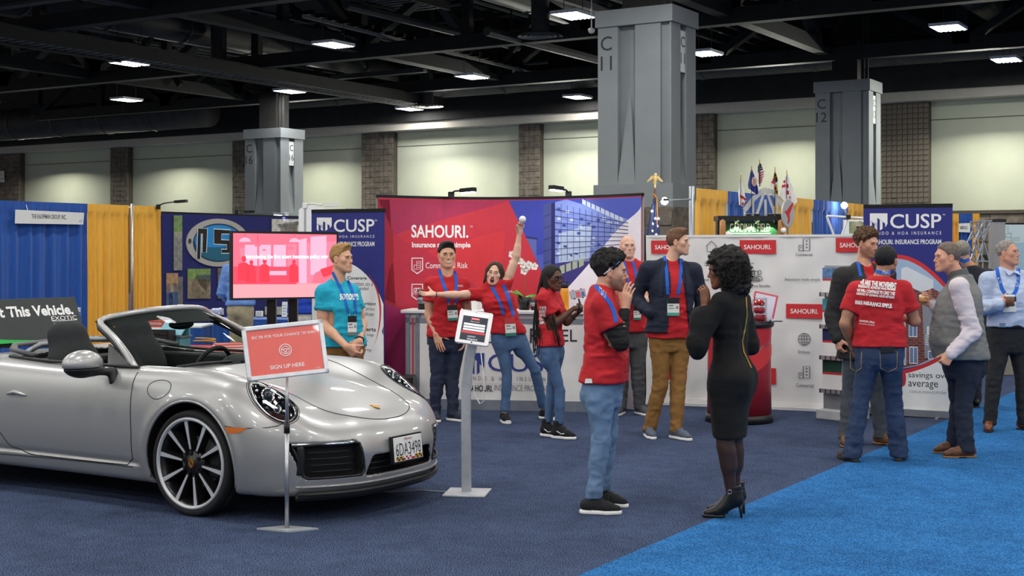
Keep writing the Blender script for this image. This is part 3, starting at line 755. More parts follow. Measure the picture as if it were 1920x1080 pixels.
for s in(-1,1):
 for k,zz in enumerate((0.325,0.365,0.405,0.445)):
  m=MB();ys_=[0.455-0.03*(1-k/4)+0.03*i for i in range(10)]
  m.tube([(float(xfront(yy,zz))-0.035,yy*s,zz)for yy in ys_ if yy<0.67+0.008*k],0.009,6,flat=0.45);m.build('grille_slat',pm('grille_black','#1c1d1f',0.4),bumper,True)
 m=MB();m.tube([(float(xfront(yy,.49))-0.012,yy*s,.497)for yy in[0.44+.0265*i for i in range(13)]],0.013,8,flat=0.8);m.build('daylight_strip',CHROME,bumper,True)
 m=MB();m.tube([(float(xfront(0.715,zz))-0.03,0.715*s,zz)for zz in[.31+.02*i for i in range(10)]],0.03,8);m.build('intake_panel',pm('grille_black','#1c1d1f',0.4),bumper,True)
 fr=[]
 for(ya,za),(yb,zb_)in zip([(.762,.49),(.45,.505),(.405,.49),(.372,.31),(.39,.285),(.69,.285),(.712,.30)],[(.45,.505),(.405,.49),(.372,.31),(.39,.285),(.69,.285),(.712,.30),(.762,.49)]):
  for k in range(8):yy,zz=ya+(yb-ya)*k/8,za+(zb_-za)*k/8;fr.append((float(xfront(yy,zz)),yy*s,zz))
 m=MB();m.tube([tuple(q-np.array([.003,0,0]))for q in on_surf(fr)],.009,8,True);m.build('intake_frame',pm('grille_black','#1c1d1f',0.4),bumper,True)
 for cx in(0.0,-2.45):
  m=MB();m.tube([tuple(q-np.array([0,.006*s,0]))for q in on_surf([(cx+.396*cos(t),.9*s,.345+.396*sin(t))for t in np.linspace(-.36,pi+.36,50)])],.010,8);m.build('arch_lip',SILVER,car,True)
for zz in(0.31,0.345,0.38):
 m=MB();m.tube([(float(xfront(yy,zz))-0.04,yy,zz)for yy in np.linspace(-.30,.30,13)],0.009,6,flat=0.45);m.build('grille_slat',pm('grille_black','#1c1d1f',0.4),bumper,True)
m=MB()
for zz,of in((0.160,-0.015),(0.172,0.0),(0.184,.006)):
 m.tube([(float(xfront(yy,.22))+of,yy,zz)for yy in np.linspace(-.73,.73,33)],.017,8)
m.build('front_lip',BLACKP,bumper,True)
m=MB();m.tube([(float(xfront(yy,.25))-0.004,yy,.232)for yy in np.linspace(-.74,.74,41)],0.012,8,flat=0.7);m.build('bumper_blade',SILVER,bumper,True)
pl=thing('number_plate','','',(0,0,0));del pl['label'];del pl['category'];pl.parent=car
px0=float(xfront(np.array(0.),np.array(.42)))
PM=FR((px0+0.028,0,0.415),(0,1,0),(-0.10,0,1))
MB().box(-.155,.155,-.078,.078,-.006,0,bev=.003).build('plate_blank',pm('plate_white','#e9e9e4',0.4),pl,M=PM)
MB().box(-.165,.165,-.088,.088,-.03,-.007).build('plate_holder',BLACKP,pl,M=PM)
def PMo(x_,y_):return PM@Matrix.Translation((x_,y_,0.0005))
text('6DA3498',PMo(0,-0.002),0.275,0.082,pm('plate_black','#111',0.5),pl,bold=-0.005)
text('Maryland',PMo(0.0,.060),0.085,None,pm('plate_red','#9c1f24',0.5),pl,shear=0.3)
Mf=PM@Matrix.Translation((0,0,0.0003));cols=[pm('flag_gold','#d9a521',.5),pm('flag_black','#141414',.5),pm('flag_red','#a3202b',.5),pm('flag_white','#ededed',.5)]
seq=[0,1,0,1,2,3,2,3,2,2,0,1,0,1]
for i,k in enumerate(seq):
 x0=-.145+i*.0207
 for rr in(0,1):
  kk=(k^1)if rr else k
  poly_flat('plate_flag',[(x0+.004*rr,-.074+rr*.013),(x0+.0207+.004*rr,-.074+rr*.013),(x0+.0207+.004+.004*rr,-.061+rr*.013),(x0+.004+.004*rr,-.061+rr*.013)],cols[kk],pl,Mf,0.0001)
def base_pt(t):y_=0.715*t;return Vector((-0.385-0.285*abs(t)**2.0,y_,0.905-0.0*t))
def head_pt(t):y_=0.565*t;return Vector((-1.00-0.245*abs(t)**2.2,y_,1.285-0.075*abs(t)**2.4))
NT,NS=25,10
gp=[]
for j in range(NS+1):
 s_=j/NS
 for i in range(NT):
  t=-1+2*i/(NT-1);p=base_pt(t).lerp(head_pt(t),s_);p+=Vector((0.3,0,0.6)).normalized()*(0.035*sin(pi*s_));gp.append(p)
quads=lambda i0,i1,j0,j1:[(j*NT+i,j*NT+i+1,(j+1)*NT+i+1,(j+1)*NT+i)for j in range(j0,j1)for i in range(i0,i1)]
ws=mk('windscreen',gp,quads(0,NT-1,0,NS),WGLASS,car,True)
gb=[p-Vector((0.3,0,0.6)).normalized()*0.006 for p in gp]
mk('black_border',gb,quads(0,NT-1,NS-2,NS)+quads(0,1,0,NS)+quads(NT-2,NT-1,0,NS)+quads(8,16,NS-3,NS-2),pm('glass_band','#0b0c0d',0.8),ws,True)
path=[base_pt(-1).lerp(head_pt(-1),k/8)+Vector((0.3,0,0.6)).normalized()*(0.035*sin(pi*k/8))for k in range(0,8)]+[head_pt(-1+2*i/24)for i in range(0,25)]+[base_pt(1).lerp(head_pt(1),k/8)+Vector((0.3,0,0.6)).normalized()*(0.035*sin(pi*k/8))for k in range(7,-1,-1)]
for _ in range(2):path=[path[0]]+[path[i-1]*.25+path[i]*.5+path[i+1]*.25 for i in range(1,len(path)-1)]+[path[-1]]
path[0]=path[0]+Vector((0.05,0,-0.06));path[-1]=path[-1]+Vector((0.05,0,-0.06))
m=MB();m.tube(path,0.024,10);m.build('windscreen_frame',SILVER,car,True)
m=MB();m.tube([p+Vector((-0.03,-0.012*(1 if p.y>0 else-1),-0.022))for p in path],0.019,8);m.build('frame_seal',BLACKP,car,True)
for s in(-1,1):
 m=MB();q=[(-0.70,.725*s,.925),(-0.93,.73*s,.925),(-0.96,.695*s,1.06)]
 a=[m.bm.verts.new(v)for v in q];b2=[m.bm.verts.new((v[0],v[1]-.02*s,v[2]))for v in q];m.bm.faces.new(a);m.bm.faces.new(b2[::-1])
 for i in range(3):m.bm.faces.new((a[i],b2[i],b2[(i+1)%3],a[(i+1)%3]))
 m.build('quarter_window',pm('dark_glass','#2a2c2e',0.15,coat=1),car)
 m=MB();m.tube([(-0.62,.735*s,.918),(-1.0,.745*s,.922),(-1.5,.745*s,.925),(-1.95,.73*s,.94)],0.012,6);m.build('window_seal',BLACKP,car,True)
for(x0,x1,yy)in((-0.45,-0.60,-0.55),(-0.42,-0.50,0.05)):
 m=MB();m.tube([(x0,yy,.915),(x0+.01,yy+.22,.925),(x0+.05-.02,yy+.5,.92)],0.011,6);m.build('wiper',BLACKP,car,True)
m=MB();m.ball((-0.985,0.02,1.165),1,16,(.035,.125,.038));m.bar((-0.97,0.02,1.19),(-0.99,0.02,1.27),0.014);m.build('rear_view_mirror',BLACKP,car,True)
for s in(-1,1):
 f=Field((-1.02,min(.72*s,1.18*s),.80),(-.68,max(.72*s,1.18*s),1.09),0.008)
 f.add(ell((-0.87,1.0*s,.950),(.098,.155,.092)),.0).keep(halfspace((-0.94,1.0*s,0.95),(-1,0.12*s,0)),0.01).keep(halfspace((0,0,0.925),(0,0,-1)),0.01)
 v,q=f.mesh(1);mir=mk('door_mirror',v,q,SILVER,car,True)
 f=Field((-1.02,min(.70*s,1.16*s),.80),(-.68,max(.70*s,1.16*s),1.07),0.008)
 f.add(ell((-0.87,1.0*s,.943),(.096,.150,.088)),0).keep(halfspace((0,0,0.924),(0,0,1)),.01)
 f.add(rcone((-0.83,.93*s,.90),(-0.79,.80*s,.885),.030,.026),.03).add(rcone((-0.79,.82*s,.89),(-0.77,.815*s,.82),.028,.035),.02)
 v,q=f.mesh(1);mk('mirror_foot',v,q,BLACKP,mir,True)
 m=MB();m.ball((-0.935,1.0*s,.955),1,16,(.008,.112,.062));m.build('mirror_glass',CHROME,mir,True)
tm=MB();tm.lathe([(.262,-.105),(.308,-.120),(.325,-.116),(.337,-.100),(.34,-.07),(.34,-.045),(.333,-.043),(.333,-.035),(.34,-.033),(.341,0),(.34,.033),(.333,.035),(.333,.043),(.34,.045),(.34,.07),(.337,.1),(.327,.114),(.308,.116),(.285,.100)],64)
tyre_me=tm.mesh('tyre');tyre_me.materials.append(RUBBER);tyre_me.polygons.foreach_set('use_smooth',np.ones(len(tyre_me.polygons),dtype=bool))
GUN=pm('gunmetal_alloy','#3a3a3b',0.3,metal=0.8,var=0.08);POL=pm('polished_alloy','#c8cacc',0.35,metal=0.35,var=0.05)
rm=MB();rm.lathe([(.275,.098),(.262,.09),(.252,.05),(.245,-.06),(.262,-.10)],64);rim_me=rm.mesh('rim_barrel');rim_me.materials.append(GUN);rim_me.polygons.foreach_set('use_smooth',np.ones(len(rim_me.polygons),dtype=bool))
lm=MB();lm.lathe([(.292,.090),(.297,.112),(.290,.120),(.278,.118),(.272,.104)],64);lip_me=lm.mesh('rim_lip');lip_me.materials.append(POL);lip_me.polygons.foreach_set('use_smooth',np.ones(len(lip_me.polygons),dtype=bool))
sm=MB()
a=[(-.010,.075,.088),(.010,.075,.088),(.021,.274,.100),(-.021,.274,.100),(-.014,.07,.035),(.014,.07,.035),(.030,.272,.045),(-.030,.272,.045)]
B=[sm.bm.verts.new(v)for v in a]
for q in((0,1,2,3),(4,7,6,5),(0,4,5,1),(2,6,7,3),(0,3,7,4),(1,5,6,2)):sm.bm.faces.new([B[i]for i in q])
spoke_me=sm.mesh('spoke');spoke_me.materials.append(GUN)
fm=MB();fm.prism([(-.006,.09),(.006,.09),(.0145,.272),(-.0145,.272)],0,.003);face_me=fm.mesh('spoke_face');face_me.materials.append(POL)
hm2=MB();hm2.lathe([(0,.096),(.03,.096),(.036,.092),(.055,.084),(.078,.078),(.09,.06),(.09,.03)],40);hub_me=hm2.mesh('hub');hub_me.materials.append(GUN);hub_me.polygons.foreach_set('use_smooth',np.ones(len(hub_me.polygons),dtype=bool))
nm=MB();nm.bar((0,0,.06),(0,0,.086),.013,n=6);nut_me=nm.mesh('wheel_nut');nut_me.materials.append(BLACKM)
dm=MB();dm.lathe([(.07,.01),(.165,.01),(.165,-.02),(.07,-.02)],48);disc_me=dm.mesh('brake_disc');disc_me.materials.append(GREYM)
km=MB();km.box(.10,.19,-.09,.09,-.03,.04,bev=.012);cal_me=km.mesh('brake_caliper');cal_me.materials.append(BLACKP)
wheel_root=None
for(wx,wy)in((0,-.775),(0,.775),(-2.45,-.775),(-2.45,.775)):
 s=-1 if wy<0 else 1
 r=bpy.data.objects.new('wheel',None);link(r,car);r.empty_display_size=.1
 r.matrix_local=FR((wx,wy,.34),(-s,0,0),(0,0,1))
 if s<0:r.matrix_local=FR((wx,wy,.34),(1,0,0),(0,0,1))
 for me in(tyre_me,rim_me,lip_me,hub_me,disc_me,cal_me):link(bpy.data.objects.new(me.name,me),r)
 for k in range(10):
  aa=2*pi*k/10+.16
  for me,dz in((spoke_me,0),(face_me,0.0925)):
   o=bpy.data.objects.new(me.name,me);link(o,r);o.rotation_euler=(0,0,aa)
   if dz:o.matrix_local=Matrix.Rotation(aa,4,'Z')@Matrix.Translation((0,.09,.0895))@Matrix.Rotation(radians(3.6),4,'X')@Matrix.Translation((0,-.09,0))
 for k in range(5):
  o=bpy.data.objects.new('wheel_nut',nut_me);link(o,r);aa=2*pi*(k+.4)/5;o.location=(.058*cos(aa),.058*sin(aa),.003)
 crest(r,Matrix.Translation((0,0,.0965)),0.85)
def seat(yc,x0):
 root=bpy.data.objects.new('car_seat',None);link(root,car);root.location=(x0,yc,0)
 f=Field((-.42,-.30,.30),(.62,.30,1.24),0.014)
 L_=lambda t:np.array([0.27-0.27*t,0,.46+0.705*t])
 f.add(rcone(L_(0.0)+[0,-.14,0],L_(.62)+[0,-.13,0],.085,.085),.05).add(rcone(L_(0.0)+[0,.14,0],L_(.62)+[0,.13,0],.085,.085),.05)
 f.add(rcone(L_(0)+[0,-.06,0],L_(.66)+[0,-.06,0],.075,.075),.06).add(rcone(L_(0)+[0,.06,0],L_(.66)+[0,.06,0],.075,.075),.06)
 f.add(rcone(L_(.5)+[0,-.14,0],L_(.86)+[0,-.085,0],.078,.06),.05).add(rcone(L_(.5)+[0,.14,0],L_(.86)+[0,.085,0],.078,.06),.05)
 f.add(rcone(L_(.6)+[0,-.07,0],L_(.90)+[0,-.075,0],.075,.062),.07).add(rcone(L_(.6)+[0,.07,0],L_(.90)+[0,.075,0],.075,.062),.07).add(rcone(L_(.5),L_(.905),.085,.072),.10).add(rcone(L_(.88)+[0,-.06,0],L_(.88)+[0,.06,0],.068,.068),.06)
 v,q=f.mesh(1);mk('backrest',v,q,SEATC,root,True)
 f=Field((.05,-.30,.28),(.80,.30,.62),0.014)
 f.add(rbox((.46,0,.42),(.27,.24,.085),None,.07),.0).add(rcone((.30,-.2,.47),(.66,-.2,.45),.055,.05),.04).add(rcone((.30,.2,.47),(.66,.2,.45),.055,.05),.04)
 v,q=f.mesh(1);mk('seat_cushion',v,q,LEATHER,root,True)
 m=MB();m.ball((.20,0,.66),1,14,(.075,.10,.16));m.build('seat_insert',LEATHER,root,True)
seat(-0.37,-1.79);seat(0.37,-1.90)
f=Field((-1.05,-.72,.38),(-.40,.72,1.0),0.016)
f.add(rbox((-.66,0,.70),(.20,.70,.17),None,.08),0).add(ell((-.70,.37,.87),(.13,.19,.075)),.04).add(rbox((-1.15,0,.45),(.5,.10,.1),None,.04),.03)
v,q=f.mesh(1);mk('dashboard',v,q,LEATHER,car,True)
sw=bpy.data.objects.new('steering_wheel',None);link(sw,car);sw.matrix_local=FR((-1.02,.37,.80),(0,1,0),(.35,0,.94))
m=MB();m.tube([(.185*cos(2*pi*k/36),.185*sin(2*pi*k/36),0)for k in range(36)],.017,8,True);m.build('rim',LEATHER,sw,True)
for aa in(0.15,pi-.15,-pi/2):
 m=MB();m.beam((0,0,.01),(.18*cos(aa),.18*sin(aa),0),.035,.014,up=(0,0,1));m.build('spoke',GREYM,sw)
m=MB();m.ball((0,0,.01),1,16,(.06,.055,.03));m.build('hub',LEATHER,sw,True)
m=MB()
m.box(-2.08,-1.90,-.62,.62,.42,.90,bev=.04);m.box(-2.10,-1.5,-.62,.62,.40,.56,bev=.03);m.build('rear_bench',LEATHER,car)
for s in(-1,1):
 m=MB();m.box(-1.85,-.75,.66*s-.03,.66*s+.03,.42,.90,bev=.02);m.box(-1.6,-1.0,.60*s-.04,.60*s+.04,.60,.67,bev=.02);m.build('door_trim',LEATHER,car)
 m=MB();m.tube([(-1.98,.62*s,.93),(-2.03,.4*s,1.0),(-2.05,0,1.02)],.022,8);m.build('roof_rail',GREYM,car,True)
m=MB();m.tube([(-1.72,-.70,.955),(-1.98,-.68,.985),(-2.12,-.55,1.005),(-2.18,0,1.02),(-2.12,.55,1.005),(-1.98,.68,.985),(-1.72,.70,.955)],.03,8,flat=.6);m.build('roof_cover_edge',pm('dark_grey_trim','#4a4b4d',0.45),car,True)
print('car',round(time.time()-T0,1),len(cq))
# booths
def LO_(l):return l*(.0006 if 0<=l<13 else .0015)
class Panel:
 def __init__(s,root,pts,zb,zt):
  s.root=root;s.p=np.array([(p[0],p[1])for p in pts],float);d=np.diff(s.p,axis=0);s.sl=np.concatenate([[0],np.cumsum(np.hypot(*d.T))]);s.L=s.sl[-1];s.zb,s.zt=zb,zt
 def c(s,q):return np.interp(q,s.sl,s.p[:,0]),np.interp(q,s.sl,s.p[:,1])
 def n(s,q):
  e=s.L/400;x0,y0=s.c(q-e);x1,y1=s.c(q+e);q_=np.clip(q,e,s.L-e);x0,y0=s.c(q_-e);x1,y1=s.c(q_+e)
  nx,ny=(y1-y0),-(x1-x0);l=np.hypot(nx,ny);return nx/l,ny/l
 def loc(s,px,py):
  k=(px-CX)/FPX;q=np.linspace(-0.3*s.L,1.3*s.L,2001)
  x0,y0=s.c(q);t0=(s.p[1]-s.p[0])/np.linalg.norm(s.p[1]-s.p[0]);t1=(s.p[-1]-s.p[-2])/np.linalg.norm(s.p[-1]-s.p[-2])
  lo=q<0;hi=q>s.L;x0=np.where(lo,s.p[0,0]+t0[0]*q,np.where(hi,s.p[-1,0]+t1[0]*(q-s.L),x0));y0=np.where(lo,s.p[0,1]+t0[1]*q,np.where(hi,s.p[-1,1]+t1[1]*(q-s.L),y0))
  i=np.argmin(np.abs(x0-k*y0));return q[i],CAMH-(py-HY)/FPX*y0[i]
 def world(s,P):
  P=np.asarray(P,float);q=P[:,0];x,y=s.c(q);nx,ny=s.n(q);o=s.root.location
  return np.stack([x+nx*P[:,2]-o.x,y+ny*P[:,2]-o.y,P[:,1]-o.z],1)
 def put(s,name,me,mat,parent=None):
  n=len(me.vertices);co=np.empty(n*3,dtype=np.float32);me.vertices.foreach_get('co',co)
  me.vertices.foreach_set('co',s.world(co.reshape(-1,3)).astype(np.float32).ravel());me.update();me.materials.clear();me.materials.append(mat)
  return link(bpy.data.objects.new(name,me),parent or s.root)
 def flat(s,name,pts,mat,layer=1,parent=None,thick=0.0):
  bm=bmesh.new();vs=[bm.verts.new((a,b,LO_(layer)))for a,b in pts];bm.faces.new(vs)
  if len(s.p)>2:
   x0,x1=min(a for a,b in pts),max(a for a,b in pts);k=0.08
   for i in range(int(x0/k),int(x1/k)+1):
    g=bm.verts[:]+bm.edges[:]+bm.faces[:];bmesh.ops.bisect_plane(bm,geom=g,plane_co=(i*k,0,0),plane_no=(1,0,0))
  bmesh.ops.triangulate(bm,faces=[f for f in bm.faces if len(f.verts)>4])
  if thick:
   r=bmesh.ops.extrude_face_region(bm,geom=bm.faces[:]);bmesh.ops.translate(bm,vec=(0,0,thick),verts=[v for v in r['geom']if isinstance(v,bmesh.types.BMVert)])
  me=bpy.data.meshes.new(name);bm.to_mesh(me);bm.free();return s.put(name,me,mat,parent)
 def px(s,name,pts,mat,layer=1,parent=None,thick=0.0):return s.flat(name,[s.loc(*p)for p in pts],mat,layer,parent,thick)
 def rect(s,name,x0,y0,x1,y1,mat,layer=1,parent=None,thick=0.0):
  a,b=s.loc(x0,(y0+y1)/2)[0],s.loc(x1,(y0+y1)/2)[0];xm=(x0+x1)/2;t,u=s.loc(xm,y0)[1],s.loc(xm,y1)[1]
  return s.flat(name,[(a,u),(b,u),(b,t),(a,t)],mat,layer,parent,thick)
 def text(s,st,x0,y0,x1,y1,mat,layer=2,bold=0.0,spacing=1.0,parent=None,name='lettering',fit=True,shear=0.0):
  me0=text_mesh(st,1.0,bold,spacing,'CENTER',0.0,shear);n=len(me0.vertices);co=np.empty(n*3,dtype=np.float32);me0.vertices.foreach_get('co',co);co=co.reshape(-1,3)
  lo,hi=co.min(0),co.max(0);a,b=s.loc(x0,(y0+y1)/2)[0],s.loc(x1,(y0+y1)/2)[0];xm=(x0+x1)/2;t,u=s.loc(xm,y0)[1],s.loc(xm,y1)[1]
  c2=np.zeros_like(co);c2[:,0]=a+(co[:,0]-lo[0])/(hi[0]-lo[0])*(b-a);c2[:,1]=u+(co[:,1]-lo[1])/(hi[1]-lo[1])*(t-u);c2[:,2]=LO_(layer)
  me=me0.copy();me.name=name;me.vertices.foreach_set('co',c2.ravel());return s.put(name,me,mat,parent)
 def line(s,pts,wpx,mat,layer=2,parent=None,name='print_line',closed=False):
  P=[np.array(s.loc(*p))for p in pts];m=len(P);wd=wpx/2;bm=bmesh.new();rows=[]
  for i in range(m):
   if closed:t=P[(i+1)%m]-P[i-1]
   else:t=P[min(i+1,m-1)]-P[max(i-1,0)]
   t=t/(np.linalg.norm(t)+1e-9);nn=np.array([-t[1],t[0]]);a,b=P[i]+nn*wd,P[i]-nn*wd
   rows.append((bm.verts.new((a[0],a[1],LO_(layer))),bm.verts.new((b[0],b[1],LO_(layer)))))
  for i in range(m if closed else m-1):A,B=rows[i],rows[(i+1)%m];bm.faces.new((A[0],A[1],B[1],B[0]))
  me=bpy.data.meshes.new(name);bm.to_mesh(me);bm.free();return s.put(name,me,mat,parent)
def ellpts(cx,cy,rx,ry,n=40,a0=0,a1=2*pi):return[(cx+rx*cos(a0+(a1-a0)*i/n),cy-ry*sin(a0+(a1-a0)*i/n))for i in range(n+(a1-a0<6.28))]
def prt(name,h,rough=0.55,**k):return pm(name,h,rough,var=k.pop('var',0.03),**k)
P_WHITE=prt('print_white','#f0f0ee');P_NAVY=prt('print_navy','#24297a');P_RED=prt('print_red','#cf2e33');P_DARK=prt('print_dark','#2d2d31');P_GREY=prt('print_grey','#8b8b8d');P_LG=prt('print_light_grey','#c9c9c9');P_BLUE=prt('print_blue','#33458f')
# pipe and drape
BLUEC=pm('royal_blue_drape','#20509f',0.85,var=0.15,scale=6,sheen=0.2,stretch=(6,6,0.6));GOLDC=pm('golden_yellow_drape','#e8ac3c',0.85,var=0.12,scale=6,sheen=0.2,stretch=(6,6,0.6))
def drape(name,label,p0,p1,h,mat,z0=0.02,folds=9,seed=1,group=None,amp=0.05,thing_too=True,parent=None):
 p0,p1=Vector((p0[0],p0[1],0)),Vector((p1[0],p1[1],0));d=p1-p0;L_=d.length;d=d/L_;n=Vector((d.y,-d.x,0));rnd=random.Random(seed)
 nx=max(24,int(L_*60));zs=[z0,.3,.7,1.1,1.5,1.9,h-.26,h-.14,h-.10,h-.06,h-.01,h+.035];v=[]
 ph=[rnd.uniform(0,6.28)for _ in range(6)];fr=[folds*2*pi/L_*L_*k for k in(1,1.7,.53)]
 for z in zs:
  gather=0.5+0.5*min(1,max(0,(h-.1-z)/1.2))
  for i in range(nx+1):
   t=i/nx;wv=sin(folds*6.28*t+ph[0]+.10*sin(z*1.3+ph[1]))*.6+sin(folds*10.9*t+ph[2]+.15*sin(z+ph[3]))*.3+sin(folds*3.1*t+ph[4])*.35
   if z>h-.12:wv=wv*.35+.35*sin(folds*29*t+ph[5])
   o=amp*gather*wv+(0.018 if z>h-.12 else 0)
   v.append(p0+d*(t*L_)+n*(o+amp)+Vector((0,0,z)))
 f=[(j*(nx+1)+i,j*(nx+1)+i+1,(j+1)*(nx+1)+i+1,(j+1)*(nx+1)+i)for j in range(len(zs)-1)for i in range(nx)]
 o=mk(name,v,f,mat,parent,True)
 if thing_too:tag(o,label,'curtain',group)
 return o
def pole(name,label,p,h,r=0.025,mat=None):
 o=thing(name,label,'pole',(p[0],p[1],0));MB().bar((0,0,0.012),(0,0,h),r,n=12).build('upright',mat or ALU,o,True);MB().box(-.08,.08,-.08,.08,0,.012).build('base_plate',GREYM,o);return o
DL0=at(0,HY,20.6);DL=lambda t:Vector((DL0.x,DL0.y,0))+V*t
def t_of(px,base,d):
 k=(px-CX)/FPX;return(k*base.y-base.x)/(d.x-k*d.y)
tb=[t_of(x,DL0,V)for x in(-90,-8,158,237,296)]
drape('yellow_curtain','yellow drape cut off by the left edge of the picture',DL(tb[0]),DL(tb[1]),2.44,GOLDC,seed=1,folds=6)
drape('blue_curtain','blue drape panel behind the hanging white exhibitor sign',DL(tb[1]),DL(tb[2]),2.44,BLUEC,seed=2,folds=7)
drape('yellow_curtain','yellow drape panel between the blue drape and the metal upright',DL(tb[2]),DL(tb[3]),2.44,GOLDC,seed=3,folds=6)
drape('yellow_curtain','yellow drape panel between the metal upright and the navy display wall',DL(tb[3]),DL(tb[4]),2.44,GOLDC,seed=4,folds=5)
pole('drape_upright','thin metal upright between the two yellow drape panels',DL(tb[3])+U*.13,2.5)
m=MB();m.bar(DL(tb[0])+Vector((0,0,2.44)),DL(tb[4])+Vector((0,0,2.44)),.02);tag(m.build('drape_rail',ALU),'metal rail carrying the blue and yellow drapes at the left','rail')
r=thing('exhibitor_sign','white cardboard exhibitor sign hanging on the blue drape','sign',DL(tb[1]+.2)+U*.16)
pn=Panel(r,[DL(tb[1])+U*.16,DL(tb[2])+U*.16],1.5,2.5)
pn.px('card',[(29,393),(158,399),(156,421),(28,419)],prt('card_white','#d9d9d6'),1,thick=-.004)
pn.text('THE KAUFFMAN GROUP, INC.',59,402,124,412,P_DARK,2,bold=.02);pn.text('427',148,413,154,417,P_DARK,2);
MB().bar(DL(tb[1]+.5)+U*.12-r.location+Vector((0,0,2.3)),DL(tb[1]+.5)+U*.05-r.location+Vector((0,0,2.46)),.006).build('hook',WHITEP,r)
r=thing('table_card','small white sign with a blue F low on the blue drape','sign',DL(tb[2]-.2)+U*.16)
pn=Panel(r,[DL(tb[1])+U*.16,DL(tb[2])+U*.16],1.0,1.5);pn.px('card',[(138,573),(152,576),(152,592),(138,592)],prt('card_blue','#4d78b8'),1,thick=-.004);pn.text('F',145,577,151,589,P_WHITE,2,bold=.03)
# navy display wall with the oval emblem
NAVYF=pm('navy_display_fabric','#1d2160',0.9,var=0.08,scale=30)
A0,A1=DL(tb[4])+U*.10,DL(t_of(592,DL0,V))+U*.10
r=thing('display_wall','navy fabric display wall with an oval emblem and photographs','display',((A0.x+A1.x)/2,(A0.y+A1.y)/2,0))
pn=Panel(r,[A0,A1],0,2.36);pn.flat('fabric_panel',[(0,0.02),(pn.L,.02),(pn.L,2.36),(0,2.36)],NAVYF,0,thick=-.06)
pn.flat('top_rail',[(0,2.36),(pn.L,2.36),(pn.L,2.39),(0,2.39)],BLACKM,2,thick=-.05)
pn.px('emblem',ellpts(407,455,59,45),prt('emblem_silver','#a8a39c',.35),2,thick=.02);pn.px('emblem',ellpts(408,455,48,36),prt('emblem_dark','#1c3654',.4),17)
pn.px('emblem_sky',ellpts(407,451,44,29),prt('emblem_blue','#1d86c9',.4),18);pn.px('emblem_floor',ellpts(409,455,47,34,30,pi*1.08,pi*1.92),prt('emblem_teal','#1f5f78',.4),19)
pn.px('bolt',ellpts(354,452,3,5,12),P_DARK,18);pn.px('bolt',ellpts(461,455,3,5,12),P_DARK,18)
LT=prt('letter_steel','#2b221f',.3);LO=prt('letter_edge','#cfe6ea',.3)
def outline(pts,name):pn.px(name,[(x+(-1.6 if x<sum(p[0]for p in pts)/len(pts)else 1.6),y+(-1.5 if y<458 else 1.5))for x,y in pts],LO,21);
for nm,pts in(('letter_p',[(369,428),(386,429),(384,473),(377,473),(378,438),(374,438),(373,485),(367,485)]),('letter_s',[(399,430),(430,432),(430,438),(413,438),(412,450),(431,451),(430,474),(413,474),(413,468),(423,468),(423,458),(399,457)])):
 pn.line(pts,.035,LO,21,closed=True,name=nm);pn.px(nm,pts,LT,22)
def photo(pts,bands,label=None,parent_panel=None):
 p=parent_panel or pn;x0,y0=pts[0];x1,y1=pts[1];o=p.rect('mounted_photo',x0,y0,x1,y1,prt('photo_back','#4b4a44'),1,thick=.02)
 for(a,b_,c_,d,colr)in bands:p.px('photo_print',[(x0+(x1-x0)*u_,y0+(y1-y0)*v_)for u_,v_ in(a,b_,c_,d)],prt('photo_'+colr,'#'+colr,var=.35,scale=14),15,o)
 return o
q4=lambda y0,y1:((0,y0),(1,y0),(1,y1),(0,y1))
photo(((324,404),(340,507)),[(*q4(0,.3),'6f8a52'),(*q4(.3,.4),'8d8f7d'),(*q4(.4,1),'80807c')])
photo(((310,512),(332,577)),[(*q4(0,.3),'a8835d'),(*q4(.3,.55),'7d6a60'),(*q4(.55,1),'40557d'),((.35,.3),(.8,.25),(.9,.5),(.4,.55),'d8c9b0'),((.2,.6),(.5,.55),(.6,.9),(.2,.95),'2f4a80')])
photo(((332,519),(341,577)),[(*q4(0,1),'6d6a66'),((0,.2),(1,.15),(1,.4),(0,.5),'b9b4ab')])
photo(((350,504),(393,560)),[(*q4(0,.35),'73904c'),((.4,.2),(1,.2),(1,.4),(.3,.4),'6c7a83'),(*q4(.35,1),'8a7a62'),((.25,.35),(.4,.33),(.8,1),(.0,1),'c4b193'),((.4,.35),(1,.38),(.8,.75),(.5,.5),'6d6450'),((.5,1),(.85,.72),(1,.75),(1,1),'d5c3a2')])
photo(((407,503),(422,560)),[(*q4(0,1),'6d6152')])
photo(((508,411),(572,436)),[(*q4(0,1),'c9c6bd'),((.15,.35),(.8,.15),(.85,.4),(.2,.6),'4f6b5b'),((.25,.55),(.75,.4),(.75,1),(.25,1),'9a9184')])
photo(((396,578),(418,590)),[(*q4(0,1),'b8b5a9')]);photo(((495,575),(545,590)),[(*q4(0,1),'a6a99f')])
def arm_light(label,base,tip,lit=False,mat=None,col=BLACKM,w_=0.24):
 r=thing('display_lamp',label,'lamp',base);b2=Vector(tip)-Vector(base)
 MB().box(-.035,.035,-.03,.03,-.01,.07,bev=.01).build('clamp',col,r)
 MB().tube([(0,0,.05),b2*.3+Vector((0,0,.05)),b2*.92],.011,6).build('arm',col,r,True)
 d=Vector((b2.x,b2.y*.3,0)).normalized();m=MB();m.beam(b2*.9-Vector((0,0,0)),b2+d*(w_*.75),.07,.045);m.build('lamp_head',col,r)
 if lit:
  add_lamp('display_glow',Vector(tip)-Vector((0,.05,.06)),.2,.06,1.2,(radians(30),0,0),(.95,.97,1),radians(150))
  m=MB();m.beam(b2*.92-Vector((0,0,.03)),b2+d*(w_*.7)-Vector((0,0,.03)),.055,.012);m.build('lit_tube',TUBE,r)
 return r
